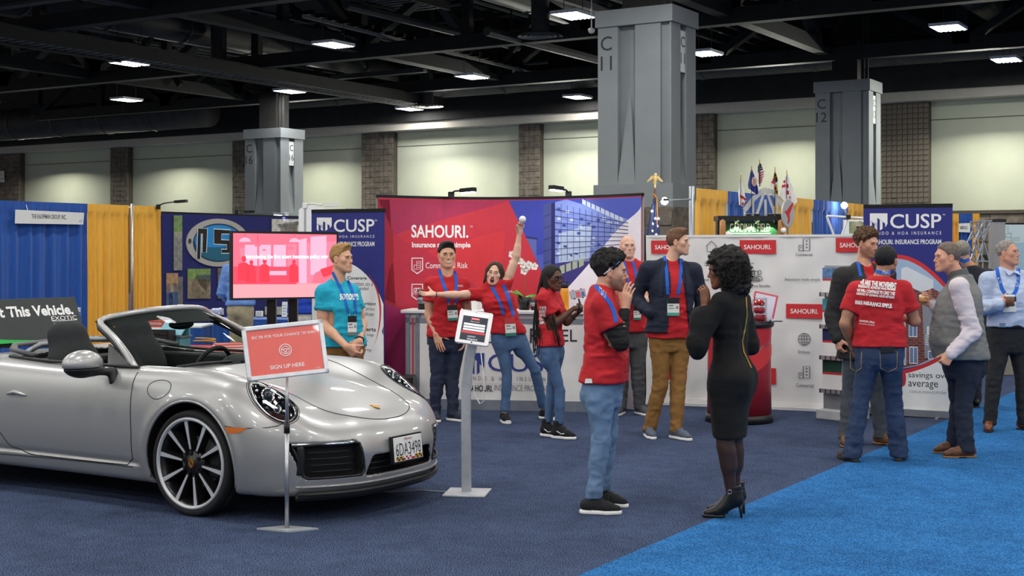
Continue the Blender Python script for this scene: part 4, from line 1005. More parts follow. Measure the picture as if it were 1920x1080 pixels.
arm_light('black display lamp arching over the corner of the yellow drape',at(297,391,23.2),at(332,377,22.8))
arm_light('small lamp on the rail above the oval emblem',at(444,400,25),at(462,397,24.6),w_=.2)
arm_light('small white lit lamp above the photographs at the end of the navy wall',at(538,405,26.3),at(526,401,26),True,col=ALU,w_=.2)
r=thing('fabric_stand','white arched fabric stand rising behind the navy wall and the roll-up banner','display',(at(590,HY,20).x,20,0))
pn=Panel(r,[(at(560,0,20).x,20),(at(700,0,20).x,20)],0,2.3);pn.px('fabric',[(x_,y_)for x_,y_ in ellpts(585,415,38,30,16,0,pi)]+[(547,700),(623,700)],P_WHITE,0,thick=-.03)
for q_ in(arm_light('thin white lamp arm reaching over the left roll-up banner',at(572,390,19.0),at(612,384,18.8),False,col=WHITEP),arm_light('short grey lamp between the roll-up banner and the red display',at(690,400,19.8),at(672,394,19.6),False,col=ALU)):MB().bar((0,0,-q_.location.z),(0,0,0),.014).build('post',ALU,q_)
def skirt_table(label,px0,px1,Y,h,d,mat,mtop,sk=True,rz=HALLROT):
 a=at(px0,HY,Y);L_=(px1-px0)/FPX*Y/cos(rz);r=thing('skirted_table',label,'table',(a.x,a.y,0),rz)
 MB().box(0,L_,0,d,h-.03,h,bev=.008).build('table_top',mtop,r)
 nx=int(L_*40);v=[];zz=[0.01,.25,h*.6,h-.03]
 path=[(0,0),(L_,0),(L_,d)];pts=[]
 for i in range(nx+1):pts.append((L_*i/nx,0,0,-1))
 for i in range(int(d*40)+1):pts.append((L_,d*i/(d*40),1,0))
 for z in zz:
  for i,(x_,y_,ux,uy)in enumerate(pts):o=(.018*sin(i*1.25)+.01*sin(i*.71))*(1 if z<h-.05 else .5);v.append((x_+ux*(.01+o),y_+uy*(.01+o),z))
 n=len(pts);mk('skirt',v,[(j*n+i,j*n+i+1,(j+1)*n+i+1,(j+1)*n+i)for j in range(3)for i in range(n-1)],mat,r,True)
 return r
skirt_table('blue skirted table with a white top seen through the windscreen',322,378,17.6,.74,.7,BLUEC,P_WHITE,rz=0)
skirt_table('blue skirted table in front of the navy wall behind the screen',392,552,19.5,.74,.7,BLUEC,BLUEC,rz=radians(-12))
skirt_table('red cloth table behind the car holding the raffle box',225,470,12.05,.80,1.1,pm('red_tablecloth','#c8352f',.8,var=.06),pm('red_tablecloth','#c8352f',.8,var=.06),rz=radians(-3))
def on(px,Y,z=.76):p=at(px,HY,Y);return Vector((p.x,p.y,z))
r=thing('raffle_box','teal cardboard raffle box on the red table','box',on(327,12.5,.801),radians(-18));TEAL=pm('teal_card','#4f9aa8',.6)
MB().box(-.115,.115,-.09,.09,0,.125,bev=.004).build('box_body',TEAL,r);MB().box(-.13,.13,-.10,.10,.115,.13,bev=.003).build('box_rim',pm('box_rim','#5a6f78',.5),r)
m=MB();m.box(-.125,.125,-.005,.20,-.006,.006);m.build('slanted_lid',pm('pale_teal','#86b8c8',.5),r,M=Matrix.Translation((0,-.09,.138))@Matrix.Rotation(radians(38),4,'X'))
MB().box(-.12,.12,.05,.08,.13,.25).build('lid_back',TEAL,r)
text('CUSP',FR((0.0,-.092,.06),(1,0,0),(0,0,1)),.10,None,P_WHITE,r)
r=thing('framed_notice','red framed notice standing on the red table beside the raffle box','sign',on(287,12.62,.801),radians(-10))
Mf=Matrix.Rotation(radians(-14),4,'X');CORAL=pm('coral_frame','#b84a42',.4)
m=MB();m.box(-.095,.095,0,.015,0,.27,bev=.005);m.build('frame',CORAL,r,M=Mf);m=MB();m.box(-.078,.078,-.004,0,.018,.20);m.build('paper',P_WHITE,r,M=Mf);text('SAHOURI.',Mf@FR((0,-.004,.235),(1,0,0),(0,0,1)),.13,None,P_WHITE,r)
m=MB()
for k in range(4):m.box(-.06,.05,-.0055,-.004,.05+.035*k,.054+.035*k)
m.build('print_line',P_GREY,r,M=Mf)
r=thing('open_bag','small black open box bag in front of the framed notice','bag',on(299,12.32,.801),radians(-10))
m=MB();m.box(-.12,.12,-.08,-.07,0,.19);m.box(-.12,.12,.07,.08,0,.19);m.box(-.12,-.11,-.08,.08,0,.19);m.box(.11,.12,-.08,.08,0,.19);m.box(-.12,.12,-.08,.08,0,.01);m.build('bag_shell',LEATHER,r)
m=MB();m.tube([(-.1,-.085,.15),(0,-.1,.17),(.1,-.085,.15)],.006,6);m.build('strap',LEATHER,r,True)
r=thing('computer_mouse','black computer mouse on the red table','mouse',on(358,12.35,.802),radians(20));MB().ball((0,0,.0),1,16,(.075,.04,.035)).build('shell',BLACKP,r,True);MB().bar((.04,0,.03),(.06,0,.02),.006).build('scroll_wheel',GREYM,r)
r=thing('brochure_pile','pile of white and red leaflets with a wound cable on the red table','leaflets',on(427,12.45,.801),radians(8))
for k in range(5):MB().box(-.16+.01*k,.16-.008*k,-.11,.11,.012*k,.012*k+.011).build('leaflet',P_WHITE if k%2 else pm('leaflet_red','#d8685e',.5),r,rot=(0,0,.06*k-.1))
m=MB();m.tube([(.1*cos(t)-.1,.07*sin(t),.075+.004*t)for t in np.linspace(0,9,40)],.006,6);tag(m.build('cable_loop',pm('yellow_cable','#c9a03a',.5),None,True,on(404,12.4,.80)),'yellow cable wound on the leaflets','cable')
for(px,py,Y,lab,colr,wpx,hpx)in((458,608,19.75,'teal booklet standing on the blue table behind the A pillar','#3aa3b6',32,26),(405,575,19.9,'glass bowl of sweets at the end of the blue table','#9fb1cf',28,16),(486,584,19.9,'small white name tents on the blue table','#d9d8d2',14,12),(533,588,19.8,'upright white leaflet stand on the blue table','#cfd3d4',10,30)):
 p=at(px,py,Y);w2,h2=wpx/FPX*Y,hpx/FPX*Y
 if 'bowl' in lab:
  r=thing('sweet_bowl',lab,'bowl',(p.x,p.y,.742));MB().lathe([(0,0),(w2*.25,0),(w2*.5,h2*.9),(w2*.47,h2*.9),(w2*.2,.02),(0,.02)],20).build('bowl_glass',pm('bowl_glass','#aab4cf',.1,alpha=.75),r,True)
  m=MB();rr=random.Random(3)
  for k in range(26):m.ball((rr.uniform(-.3,.3)*w2,rr.uniform(-.3,.3)*w2,h2*rr.uniform(.4,.95)),.022,6)
  o=m.build('sweets',pm('sweet_wrap','#d7d9ee',.4),r);o['kind']='stuff'
 else:
  r=thing('table_leaflet',lab,'leaflet',(p.x,p.y,.742));Mf=Matrix.Rotation(radians(-12),4,'X');MB().box(-w2/2,w2/2,0,.012,0,h2).build('card',pm('card_'+colr[1:],colr,.5),r,M=Mf);MB().box(-w2/2,w2/2,.0,.10,0,.008).build('foot',BLACKP,r)
  m=MB()
  for k in range(4):m.box(-w2*.35,w2*.3,-.002,0,h2*(.2+.18*k),h2*(.25+.18*k))
  m.build('print_line',P_WHITE if colr=='#3aa3b6' else P_GREY,r,M=Mf)
  # big screen on its stand
TVY0,TVY1=13.4,14.1
T0_,T1_=at(434,500,TVY0),at(634,500,TVY1)
r=thing('screen_on_stand','large flat screen showing a pink office picture on a black stand','screen',((T0_.x+T1_.x)/2,(T0_.y+T1_.y)/2,0))
tv=Panel(r,[(T0_.x,T0_.y),(T1_.x,T1_.y)],0,2)
zb_,zt_=tv.loc(534,561)[1],tv.loc(534,434)[1]
tv.flat('casing',[(0,zb_),(tv.L,zb_),(tv.L,zt_),(0,zt_)],BLACKP,0,thick=-.05)
def em(name,h,s=1.0):
 m=pm(name,h,0.3,var=0);b=m.node_tree.nodes['Principled BSDF'];b.inputs['Base Color'].default_value=(0.01,.01,.01,1);b.inputs['Emission Color'].default_value=srgb(h);b.inputs['Emission Strength'].default_value=s;return m
EM1=em('screen_pink','#f77f9a');EM2=em('screen_red','#ee4a62');EM3=em('screen_pale','#fbb0cb');EM4=em('screen_rose','#f66f86');EMW=em('screen_white','#ffffff',1.1);EM5=em('screen_deep','#e63a4c');EM6=em('screen_salmon','#f9a0a8')
screen=tv.px('lit_picture',[(437,437),(631,440),(631,556),(437,559)],EM1,1)
def sp(pts,mt,l):tv.px('screen_shape',pts,mt,l,screen)
sp([(437,437),(631,440),(631,452),(437,466)],EM4,2);sp([(437,533),(631,531),(631,556),(437,559)],EM6,2);sp([(437,437),(445,437),(458,533),(437,533)],EM4,3)
for a in(459,486,513):sp([(a,459),(a+23,459),(a+23,500),(a,500)],EM3,3)
sp([(560,450),(575,446),(575,531),(560,531)],EM3,3);sp([(582,444),(612,442),(612,515),(582,515)],EM3,3);sp([(556,446),(560,446),(560,531),(556,531)],EM4,4)
for a in(482,508,536):sp([(a,459),(a+3,459),(a+3,500),(a,500)],EM4,4)
for cx_,cy_,s_ in((459,448,11),(552,449,10),(483,459,6),(495,468,4),(545,464,6)):sp(ellpts(cx_,cy_+s_*.5,s_,s_*.75,14,0,pi),EM3 if s_>8 else EM4,5)
for a,b_ in(((459,437),(459,443)),((552,438),(552,444)),((483,440),(483,456))):tv.line([a,b_],.006,EM5,5,screen)
for cx_,cy_,s_ in((457,496,1.3),(471,500,1.0),(496,499,1.1),(551,499,1.0)):
 sp(ellpts(cx_,cy_-8*s_,3.6*s_,4.5*s_,12),EM5,6);sp([(cx_-9*s_,cy_+16),(cx_-8*s_,cy_-1),(cx_-3*s_,cy_-4),(cx_+3*s_,cy_-4),(cx_+8*s_,cy_+1),(cx_+9*s_,cy_+30),(cx_-9*s_,cy_+30)],EM5,6)
sp([(437,500),(470,498),(520,500),(556,500),(556,533),(437,533)],EM2,5);sp([(505,508),(537,508),(537,516),(505,516)],EM3,7);sp([(590,512),(634,492),(631,531),(585,531)],EM4,5);sp([(600,505),(631,495),(631,512),(606,520)],EM5,7)
tv.text('Introducing the first smart insurance policy ever',461,477,615,487,EMW,9,bold=.03,parent=screen)
m=MB();cxm=(T0_+T1_)/2;dd=(T1_-T0_).normalized();nn=Vector((dd.y,-dd.x,0))
for o_ in(-.11,.13):
 b_=dd*o_-nn*.10;MB().box(b_.x-.045,b_.x+.045,b_.y-.03,b_.y+.03,.03,1.7).build('post',BLACKM,r)
 MB().beam(dd*o_+nn*.25+Vector((0,0,.03)),dd*o_-nn*.35+Vector((0,0,.03)),.06,.05).build('foot',BLACKM,r)
MB().beam(-dd*.3+Vector((0,0,.45))-nn*.06,dd*.3+Vector((0,0,.45))-nn*.06,.35,.02).build('shelf',BLACKM,r)
# roll-up banners
def cusp_logo(pn,x0,y0,x1,y1,mat,lay=2):
 X=lambda u:x0+(x1-x0)*u;Yy=lambda v:y0+(y1-y0)*v
 for pts in([(0,0),(1,0),(1,.62),(.87,.82),(.87,.60),(.42,.26),(.42,.85),(.27,.70),(.27,.62),(.12,.50),(.0,.62)],[(0,.5),(.12,.42),(.12,1.0),(0,.9)],[(.27,.5),(.42,.62),(.42,1.0),(.27,.9)],[(.57,.38),(.72,.5),(.72,.9),(.57,1.0)]):
  pn.px('logo_block',[(X(a),Yy(b_))for a,b_ in pts],mat,lay)
def rollup(label,pxl,pxr,Yl,Yr,ytop,h=None,bgmat=P_NAVY):
 a,b_=at(pxl,ytop,Yl),at(pxr,ytop,Yr);r=thing('roll_up_banner',label,'banner',((a.x+b_.x)/2,(a.y+b_.y)/2,0))
 pn=Panel(r,[(a.x,a.y),(b_.x,b_.y)],.08,(a.z+b_.z)/2);zt=pn.zt
 pn.flat('banner_sheet',[(0,.08),(pn.L,.08),(pn.L,zt),(0,zt)],bgmat,0,thick=-.004);pn.flat('top_bar',[(-.01,zt-.01),(pn.L+.01,zt-.01),(pn.L+.01,zt+.03),(-.01,zt+.03)],BLACKM,4,thick=-.03)
 d=(b_-a).normalized();n=Vector((d.y,-d.x,0));c=(a+b_)/2;
 m=MB();l=pn.L/2;m.beam(d*-l+Vector((0,0,.045)),d*l+Vector((0,0,.045)),.09,.07);m.build('cassette',ALU,r)
 for s in(-.3,.3):MB().beam(d*s+n*.17+Vector((0,0,.008)),d*s-n*.17+Vector((0,0,.008)),.03,.015).build('foot',ALU,r)
 MB().bar(-n*.03+Vector((0,0,.05)),-n*.03+Vector((0,0,zt)),.012).build('support_pole',ALU,r)
 return r,pn
def bez(*P,n=14):
 out=[]
 for i in range(n+1):
  t=i/n
  if len(P)==3:out.append(tuple((1-t)**2*P[0][k]+2*t*(1-t)*P[1][k]+t*t*P[2][k]for k in(0,1)))
  else:out.append(tuple((1-t)**3*P[0][k]+3*t*(1-t)**2*P[1][k]+3*t*t*(1-t)*P[2][k]+t**3*P[3][k]for k in(0,1)))
 return out
r,pn=rollup('navy and white roll-up banner behind the man in the turquoise T-shirt',584,721,14.9,14.5,397)
cusp_logo(pn,594,408,622,433,P_WHITE)
pn.text('CUSP',626,411,702,435,P_WHITE,2,bold=.012);pn.text('TM',702,412,707,415,P_WHITE);pn.text('CONDO & HOA INSURANCE',594,441,702,446,P_WHITE,2,spacing=1.6);pn.text('A SAHOURI. INSURANCE PROGRAM',594,453,702,462,P_WHITE,2,bold=.015)
low=[(584,520)]+bez((584,520),(625,462),(660,488),(717,575));low2=bez((717,575),(722,590),(718,620),(706,648),n=8)
pn.px('print_field',[(585,505)]+bez((585,505),(630,470),(690,490),(719,570))[1:]+[(720,764),(585,764)],P_WHITE,2)
pn.px('print_arc',bez((690,512),(712,540),(727,580),(702,648))+bez((702,648),(720,590),(712,545),(690,512)),P_RED,4);pn.px('print_arc',[(716,622),(719,628),(719,612)],P_BLUE,5)
for tx,x0,y0,x1,y1,b_ in(('More Coverage',628,518,688,526,.02),('Policies written on a',634,528,699,536,0),('form extended',650,537,691,544,0),('Easy Underwriting',637,566,705,574,.02),('Quotes in 24 hrs',655,576,702,583,0),('with certificate',659,585,701,592,0),('Claims Experts',636,613,705,623,.02),('Staffed with top',640,624,701,631,0),('over 90%',650,633,689,640,0),('liability',655,643,689,652,0),('and property',640,652,697,660,0),('Outstanding Service',625,680,711,690,.02)):
 pn.text(tx,x0,y0,x1,y1,P_DARK,3,bold=b_)
r,pn=rollup('navy and white roll-up banner printed with a brick building, at the right',1619,1786,14.2,13.85,388)
cusp_logo(pn,1631,400,1664,432,P_WHITE)
pn.text('CUSP',1669,401,1765,428,P_WHITE,2,bold=.012);pn.text('TM',1767,401,1772,404,P_WHITE);pn.text('CONDO & HOA INSURANCE',1631,434,1765,440,P_WHITE,2,spacing=1.6);pn.text('A SAHOURI. INSURANCE PROGRAM',1631,449,1765,458,P_WHITE,2,bold=.015)
pn.px('print_arc',bez((1621,500),(1680,455),(1730,480),(1784,545))+[(1784,680),(1621,690)],P_RED,2)
pic=pn.px('print_photo',bez((1621,510),(1680,462),(1725,486),(1784,555))+[(1784,655)]+bez((1784,655),(1740,690),(1700,690),(1621,700)),prt('photo_sky','#9fb6d2'),3)
BR=bpy.data.materials.new('printed_brick');BR.use_nodes=True;N_=BR.node_tree.nodes;bt=N_.new('ShaderNodeTexBrick');bt.inputs['Scale'].default_value=9;bt.inputs['Color1'].default_value=srgb('#7a3a35');bt.inputs['Color2'].default_value=srgb('#5f2b2a');bt.inputs['Mortar'].default_value=srgb('#94716a')
tcn=N_.new('ShaderNodeTexCoord');mpn=N_.new('ShaderNodeMapping');mpn.inputs['Rotation'].default_value=(pi/2,0,0);BR.node_tree.links.new(tcn.outputs['Object'],mpn.inputs[0]);BR.node_tree.links.new(mpn.outputs[0],bt.inputs[0]);BR.node_tree.links.new(bt.outputs[0],N_['Principled BSDF'].inputs['Base Color'])
def pp(nm,pts,mt,l):pn.px(nm,pts,mt,l,pic)
pp('print_facade',[(1690,520),(1730,530),(1784,560),(1784,656),(1720,684),(1690,690)],BR,4);pp('print_cornice',[(1690,503),(1700,500),(1750,525),(1750,540),(1728,548),(1690,530)],prt('cornice_white','#d7dbe0'),5);pp('print_side',[(1728,545),(1784,580),(1784,655),(1734,672)],prt('facade_grey','#8d8f96'),5)
for(x0,y0,x1,y1)in((1704,606,1720,632),(1705,650,1721,682),(1692,600,1698,630),(1692,650,1699,684),(1738,612,1742,628),(1740,658,1760,674)):
 pn.rect('print_window',x0,y0,x1,y1,P_WHITE,6,pic);pn.rect('print_pane',x0+1.2,y0+1.5,(x0+x1)/2-.6,y1-1.5,prt('pane_blue','#6c83a8'),7,pic);pn.rect('print_pane',(x0+x1)/2+.6,y0+1.5,x1-1.2,y1-1.5,prt('pane_blue','#6c83a8'),7,pic)
for k in range(5):pp('print_rail',[(1735,628+4*k),(1756,636+4*k),(1756,637.4+4*k),(1735,629.4+4*k)],P_WHITE,7)
pn.px('print_arc',[(1621,720)]+bez((1690,694),(1720,690),(1760,672),(1786,650))+[(1786,680),(1700,720),(1690,728)],P_RED,8)
pn.px('print_field',[(1620,775)]+[(1620,735),(1690,727)]+bez((1697,722),(1702,705),(1696,698),(1699,700))+bez((1699,700),(1735,692),(1765,676),(1786,660))+[(1786,775)],P_WHITE,9)
pn.text('savings over',1703,699,1786,712,P_DARK,11);pn.text('average',1703,716,1759,730,P_DARK,11);pn.text('A SAHOURI. INSURANCE PROGRAM',1705,733,1775,738,P_GREY,11)
# curved red and blue display wall
PL,PR_,PMid=at(709,372,15.0),at(1203,369,14.55),at(955,374,15.62)
cur=[]
for i in range(25):
 t=i/24;q=4*t*(1-t);b_=PL.lerp(PR_,t);off=PMid-PL.lerp(PR_,.5);cur.append((b_.x+off.x*q,b_.y+off.y*q))
r=thing('pop_up_wall','curved red and blue pop-up display wall behind the white counter','display',((PL.x+PR_.x)/2,PMid.y-.3,0))
pw=Panel(r,cur,.02,2.31);ZT_=2.30
def strip(name,s0,s1,z0,z1,mt,l,thick=0.0,layer=1):
 n=24;pts=[(s0+(s1-s0)*i/n,z0)for i in range(n+1)]+[(s0+(s1-s0)*(n-i)/n,z1)for i in range(n+1)];return pw.flat(name,pts,mt,layer,thick=thick)
bg=strip('graphic_panel',0,pw.L,.02,ZT_,prt('popup_red','#c22d42',.5),0,layer=0);strip('top_rail',0,pw.L,ZT_,ZT_+.03,BLACKM,0,thick=-.04,layer=3);strip('back_sheet',0,pw.L,.02,ZT_,WHITEP,0,layer=-25)
def Pp(nm,pts,colr,l):pw.px(nm,pts,prt('popup_'+colr,'#'+colr,.5),l)
for pts,colr in(([(709,374),(735,374),(748,770),(709,770)],'a81c30'),([(709,374),(958,376),(740,440)],'b02a52'),([(740,440),(958,376),(985,420),(790,470)],'cc3040'),([(800,470),(985,420),(1020,500),(900,540)],'d4343c'),([(900,540),(1020,500),(1045,560),(960,640),(850,620)],'b52a3a'),([(709,560),(850,620),(1000,700),(1000,770),(709,770)],'9c2a5c'),([(735,480),(800,470),(900,540),(850,620),(720,560)],'c22e44')):Pp('print_facet',pts,colr,2 if colr!='9c2a5c' else 3)
pw.px('print_sky',[(954,376),(1203,369),(1203,400),(1055,548),(1030,545)],prt('popup_sky','#4d5fc0',.5),4);pw.px('print_sky',[(954,376),(1100,372),(1040,470),(1003,480)],prt('popup_sky2','#3a46ad',.5),5)
pw.px('print_facade',[(1041,379),(1062,374),(1180,412),(1180,470),(1041,494)],prt('popup_glass','#7f93d6',.4),6);pw.px('print_facade',[(1034,381),(1041,379),(1041,498),(1034,498)],prt('popup_edge','#23265f',.4),7);pw.px('print_facade',[(1019,384),(1034,378),(1034,500),(1019,500)],prt('popup_side','#45508f',.4),7);pw.px('print_facade',[(1041,494),(1180,470),(1120,520),(1041,545)],prt('popup_base','#3c3a80',.4),7)
pw.px('print_glow',[(1048,438),(1110,420),(1105,490),(1048,492)],prt('popup_glow','#b4c8e4',.4),7)
MU=prt('popup_mullion','#2c3270',.4);LGT=prt('popup_light','#c9d8ea',.4)
def fz(u,v):return(1041+139*u,(380+32*u)+v*(112-54*u))
for k in range(1,12):pw.line([fz(k/12,0),fz(k/12,1)],.006,MU,9,name='print_mullion')
for k in range(1,9):pw.line([fz(0,k/9),fz(1,k/9)],.008,MU,9,name='print_mullion')
for k in range(1,6):pw.line([(1019,384+22*k),(1034,379+22*k)],.007,MU,9,name='print_mullion')
for k in range(9):
 a,b_=(1092+8.8*k,373+4.1*k),(1099+8.8*k,376.5+4.1*k);pw.px('print_window',[a,b_,(b_[0],b_[1]+9),(a[0],a[1]+9)],LGT,10)
rr=random.Random(5)
for k in range(46):
 u,v=rr.uniform(.02,.9),rr.uniform(.03,.95);a=fz(u,v);b_=fz(u+.045,v+.02);pw.px('print_lit_pane',[a,(b_[0],a[1]+.5),(b_[0],b_[1]+3),(a[0],b_[1]+2.5)],LGT if k%3 else prt('popup_dimpane','#3f4f9c',.4),8)
for k in range(4):pw.px('print_lit_pane',[(1050+12*k,499-4*k),(1059+12*k,496-4*k),(1059+12*k,512-5*k),(1050+12*k,514-4*k)],prt('popup_warm','#a7b49a',.4),9)
pw.px('print_annex',[(985,444),(1006,447),(1006,490),(990,482)],prt('popup_annex','#5c6cae',.4),6);pw.line([(983,444),(1008,448)],.02,MU,7)
pw.px('print_field',bez((1203,386),(1200,400),(1175,410),(1150,440))+[(1040,565),(1000,770),(1203,770)],prt('popup_white','#ecebf2',.5),11);
Pp('print_facet',[(954,376),(1032,548),(1040,565),(985,640),(940,520)],'c93140',9)
Pp('print_facet',[(1040,565),(1075,590),(1060,600),(985,640),(1032,548)],'4a3a98',8)
pw.text('SAHOURI.',771,422,878,446,P_WHITE,6,bold=.022);pw.text('TM',881,423,886,427,P_WHITE,6);pw.text('Insurance made simple',772,454,882,467,P_WHITE,6,bold=.03);pw.text('Commercial Risk',798,492,877,503,P_WHITE,6,bold=.005)
def shield_icon(cx_,cy_):pw.line([(cx_-10,cy_-14),(cx_+10,cy_-14),(cx_+10,cy_+8),(cx_,cy_+15),(cx_-10,cy_+8)],.014,P_WHITE,6,closed=True,name='print_shield')
shield_icon(782,498);shield_icon(782,547);shield_icon(782,596)
for(x0,y0,x1,y1)in((776,497,781,505),(781,490,788,505)):pw.line([(x0,y0),(x1,y0),(x1,y1),(x0,y1)],.008,P_WHITE,6,closed=True,name='print_icon')
for k in range(3):pw.line([(783,493.5+4*k),(786,493.5+4*k)],.007,P_WHITE,7,name='print_icon')
for cx_ in(778,782,786):pw.line(ellpts(cx_,543,2.6,3,14),.007,P_WHITE,6,closed=True,name='print_icon');pw.line([(cx_-4,553),(cx_-3,548),(cx_+3,548),(cx_+4,553)],.007,P_WHITE,6,name='print_icon')
arm_light('lit display lamp on the left half of the red pop-up wall',pw_l:=at(846,371,15.4),at(868,356,15.0),True,w_=.22)
arm_light('lit display lamp on the right half of the red pop-up wall',at(1066,370,15.4),at(1051,352,15.0),True,w_=.22)
# white counter
CY0,CY1=14.75,14.3
K0,K1=at(752,HY,CY0),at(1128,HY,CY1+.1);kd=Vector((K1.x-K0.x,K1.y-K0.y,0));kl=kd.length;krz=math.atan2(kd.y,kd.x)
r=thing('counter','long white exhibition counter with printed front panels and grey frame','counter',(K0.x,K0.y,0),krz);CH=1.035
MB().box(0,kl,-.03,.5,CH,CH+.035,bev=.006).build('counter_top',WHITEP,r);MB().box(.06,kl-.06,.03,.42,.08,CH).build('cabinet',prt('counter_white','#e4e4e0'),r)
FRM=pm('frame_grey','#8e95a0',.4,metal=.4)
for x_ in(.05,.16,kl-.08):MB().box(x_,x_+.045,.0,.045,.02,CH).build('frame_post',FRM,r)
MB().box(.05,kl-.04,.0,.045,.93,.985).build('frame_rail',FRM,r);MB().box(.05,kl-.04,.0,.045,.0,.11).build('kick_plate',FRM,r);MB().box(.12,.14,-.004,.0,.3,.99).build('red_edge',prt('edge_red','#c2384c'),r)
MB().box(.20,kl-.1,.006,.02,.11,.93).build('front_print',prt('counter_print','#efeeea'),r)
rk=thing('tmp','','',(0,0,0));pk=Panel(r,[(K0.x,K0.y),(K1.x,K1.y)],0,1);bpy.data.objects.remove(rk)
class CP(Panel):
 def world(s,P):
  P=np.array(P,float);out=np.zeros_like(P);out[:,0]=P[:,0];out[:,1]=-P[:,2]-.0;out[:,2]=P[:,1];return out
pk=CP(r,[(K0.x,K0.y),(K1.x,K1.y)],0,1)
SER=P_DARK
pk.text('R',801,622,816,646,P_DARK,1,bold=.01);pk.text('EALTY PROPERTY MANAGEMENT',886,630,1075,644,P_DARK,1)if False else None
pk.text('AL',886,626,922,643,P_DARK,1);pk.text('R',994,616,1010,643,P_DARK,1,bold=.01);pk.text('HEL',1030,618,1082,640,P_DARK,1)
cusp_logo(pk,876,662,908,702,P_BLUE,1);pk.text('CUSP',915,664,1050,697,P_BLUE,1);pk.text('CONDO & HOA INSURANCE',868,706,1040,714,P_GREY,1,spacing=1.8);pk.text('SAHOURI.',879,722,924,734,P_DARK,1,bold=.02);pk.text('INSURANCE PROGRAM',927,722,1030,733,P_GREY,1);pk.line([(868,719),(1050,719)],.003,P_LG,1)
CT=CH+.0355
def onc(px,dy=.2):
 p=at(px,HY,14.65);return Vector((p.x,K0.y+(p.x-K0.x)*kd.y/kd.x+dy,CT))
r=thing('orchid','white orchid in a small black pot on the counter','potted plant',onc(983));
MB().lathe([(0,0),(.055,0),(.075,.14),(.066,.14),(.06,.12),(0,.12)],20).build('pot',BLACKP,r,True);MB().lathe([(0,.125),(.06,.122)],12).build('soil',pm('bark','#3a2b1f',.9,var=.4),r)
def petal(L_,w_,mat,M,parent,name='petal',curl=.2):
 v=[];n=6
 for i in range(n+1):
  t=i/n;ww=w_*sin(pi*min(1,t*.94+.06))**.7
  for s in(-1,0,1):v.append((s*ww/2,t*L_,curl*L_*t*t-(abs(s)*.1*L_)))
 return(lambda o:setattr(o,'matrix_local',M)or o)(mk(name,v,[(i*3+j,i*3+j+1,i*3+j+4,i*3+j+3)for i in range(n)for j in range(2)],mat,parent,True))
LEAF=pm('orchid_leaf','#5aa12b',.4,var=.15);PET=pm('orchid_petal','#f3f1ee',.6,var=.03)
for az,tl,L_ in((2.3,40,.19),(-.5,22,.26),(1.2,60,.12)):petal(L_,.075,LEAF,Matrix.Translation((0,0,.13))@Matrix.Rotation(az,4,'Z')@Matrix.Rotation(radians(tl),4,'X'),r,'leaf',-.3)
stem=[Vector((0,0,.13)),Vector((.005,0,.3)),Vector((.0,0,.45)),Vector((-.04,-.01,.55)),Vector((-.12,-.02,.60))];MB().tube(stem,.004,6).build('stem',pm('orchid_stem','#6c7d3d',.6),r,True)
MB().tube([Vector((.0,0,.43)),Vector((.05,-.01,.5)),Vector((.11,-.02,.48))],.003,6).build('stem',pm('orchid_stem','#6c7d3d',.6),r,True)
rr=random.Random(8)
for(fx,fz_2)in((-.13,.60),(-.09,.56),(-.12,.52),(-.05,.53),(-.01,.49),(.03,.46),(.0,.42),(.05,.49),(.11,.47)):
 fl=bpy.data.objects.new('blossom',None);link(fl,r);fl.location=(fx,-.03+rr.uniform(-.02,.02),fz_2);fl.rotation_euler=(radians(80),rr.uniform(-.4,.4),rr.uniform(-.5,.5))
 for k in range(5):petal(.045,.042,PET,Matrix.Rotation(k*2*pi/5,4,'Z'),fl,'petal',.25)
 MB().ball((0,0,.006),.008,8).build('lip',pm('orchid_lip','#d9b84a',.5),fl)
def cup(name,label,p,r_,h,mat,lid=None,cat='cup',band=None):
 o=thing(name,label,cat,p);MB().lathe([(0,0),(r_*.85,0),(r_,h),(r_*.9,h),(r_*.78,.01),(0,.01)],24).build('body',mat,o,True)
 if lid:MB().lathe([(r_*1.02,h),(r_*1.02,h+.02),(r_*.7,h+.03),(0,h+.03)],24).build('lid',lid,o,True)
 if band:MB().lathe([(r_*.96,h*.35),(r_*1.0,h*.35),(r_*1.02,h*.7),(r_*.98,h*.7)],24).build('band',band,o,True)
 return o
cup('travel_mug','tall black ridged lens-shaped mug at the left end of the counter',onc(790,.1),.055,.19,BLACKM,BLACKP,'mug',GREYM)
cup('coffee_mug','dark mug on the counter between the man and the woman',onc(849,.2),.045,.10,pm('slate_glaze','#2c2f3a',.3));
cup('black_planter','small black cup with white print to the right of the orchid',onc(1004,.15),.055,.12,BLACKP,None,'cup',prt('cup_band','#8a8d90'))
r=thing('leaflet_holder','white leaflet holder with coral patterns behind the cheering woman','leaflets',onc(884,.2));
for k in range(5):
 o=MB().box(-.09+.012*k,.06+.012*k,.0+.03*k,.008+.03*k,0,.22-.012*k).build('leaflet',P_WHITE,r)
 for j in range(3):MB().box(-.07+.012*k+.04*j,-.05+.012*k+.04*j,-.002+.03*k,.03*k,.05+.03*j,.08+.03*j).build('print_dot',prt('coral','#e88a72'),o)
r=thing('water_bottle','orange steel bottle with a black screw lid on the counter','bottle',onc(1058,.1));MB().lathe([(0,0),(.045,0),(.047,.01),(.047,.20),(.040,.235),(.030,.245)],24).build('body',pm('orange_enamel','#f0a028',.35),r,True);MB().lathe([(.036,.24),(.04,.245),(.04,.285),(.034,.29),(0,.29)],20).build('lid',BLACKP,r,True);MB().tube([(-.035,0,.285),(-.03,0,.31),(.03,0,.31),(.035,0,.285)],.007,6).build('loop',BLACKP,r)
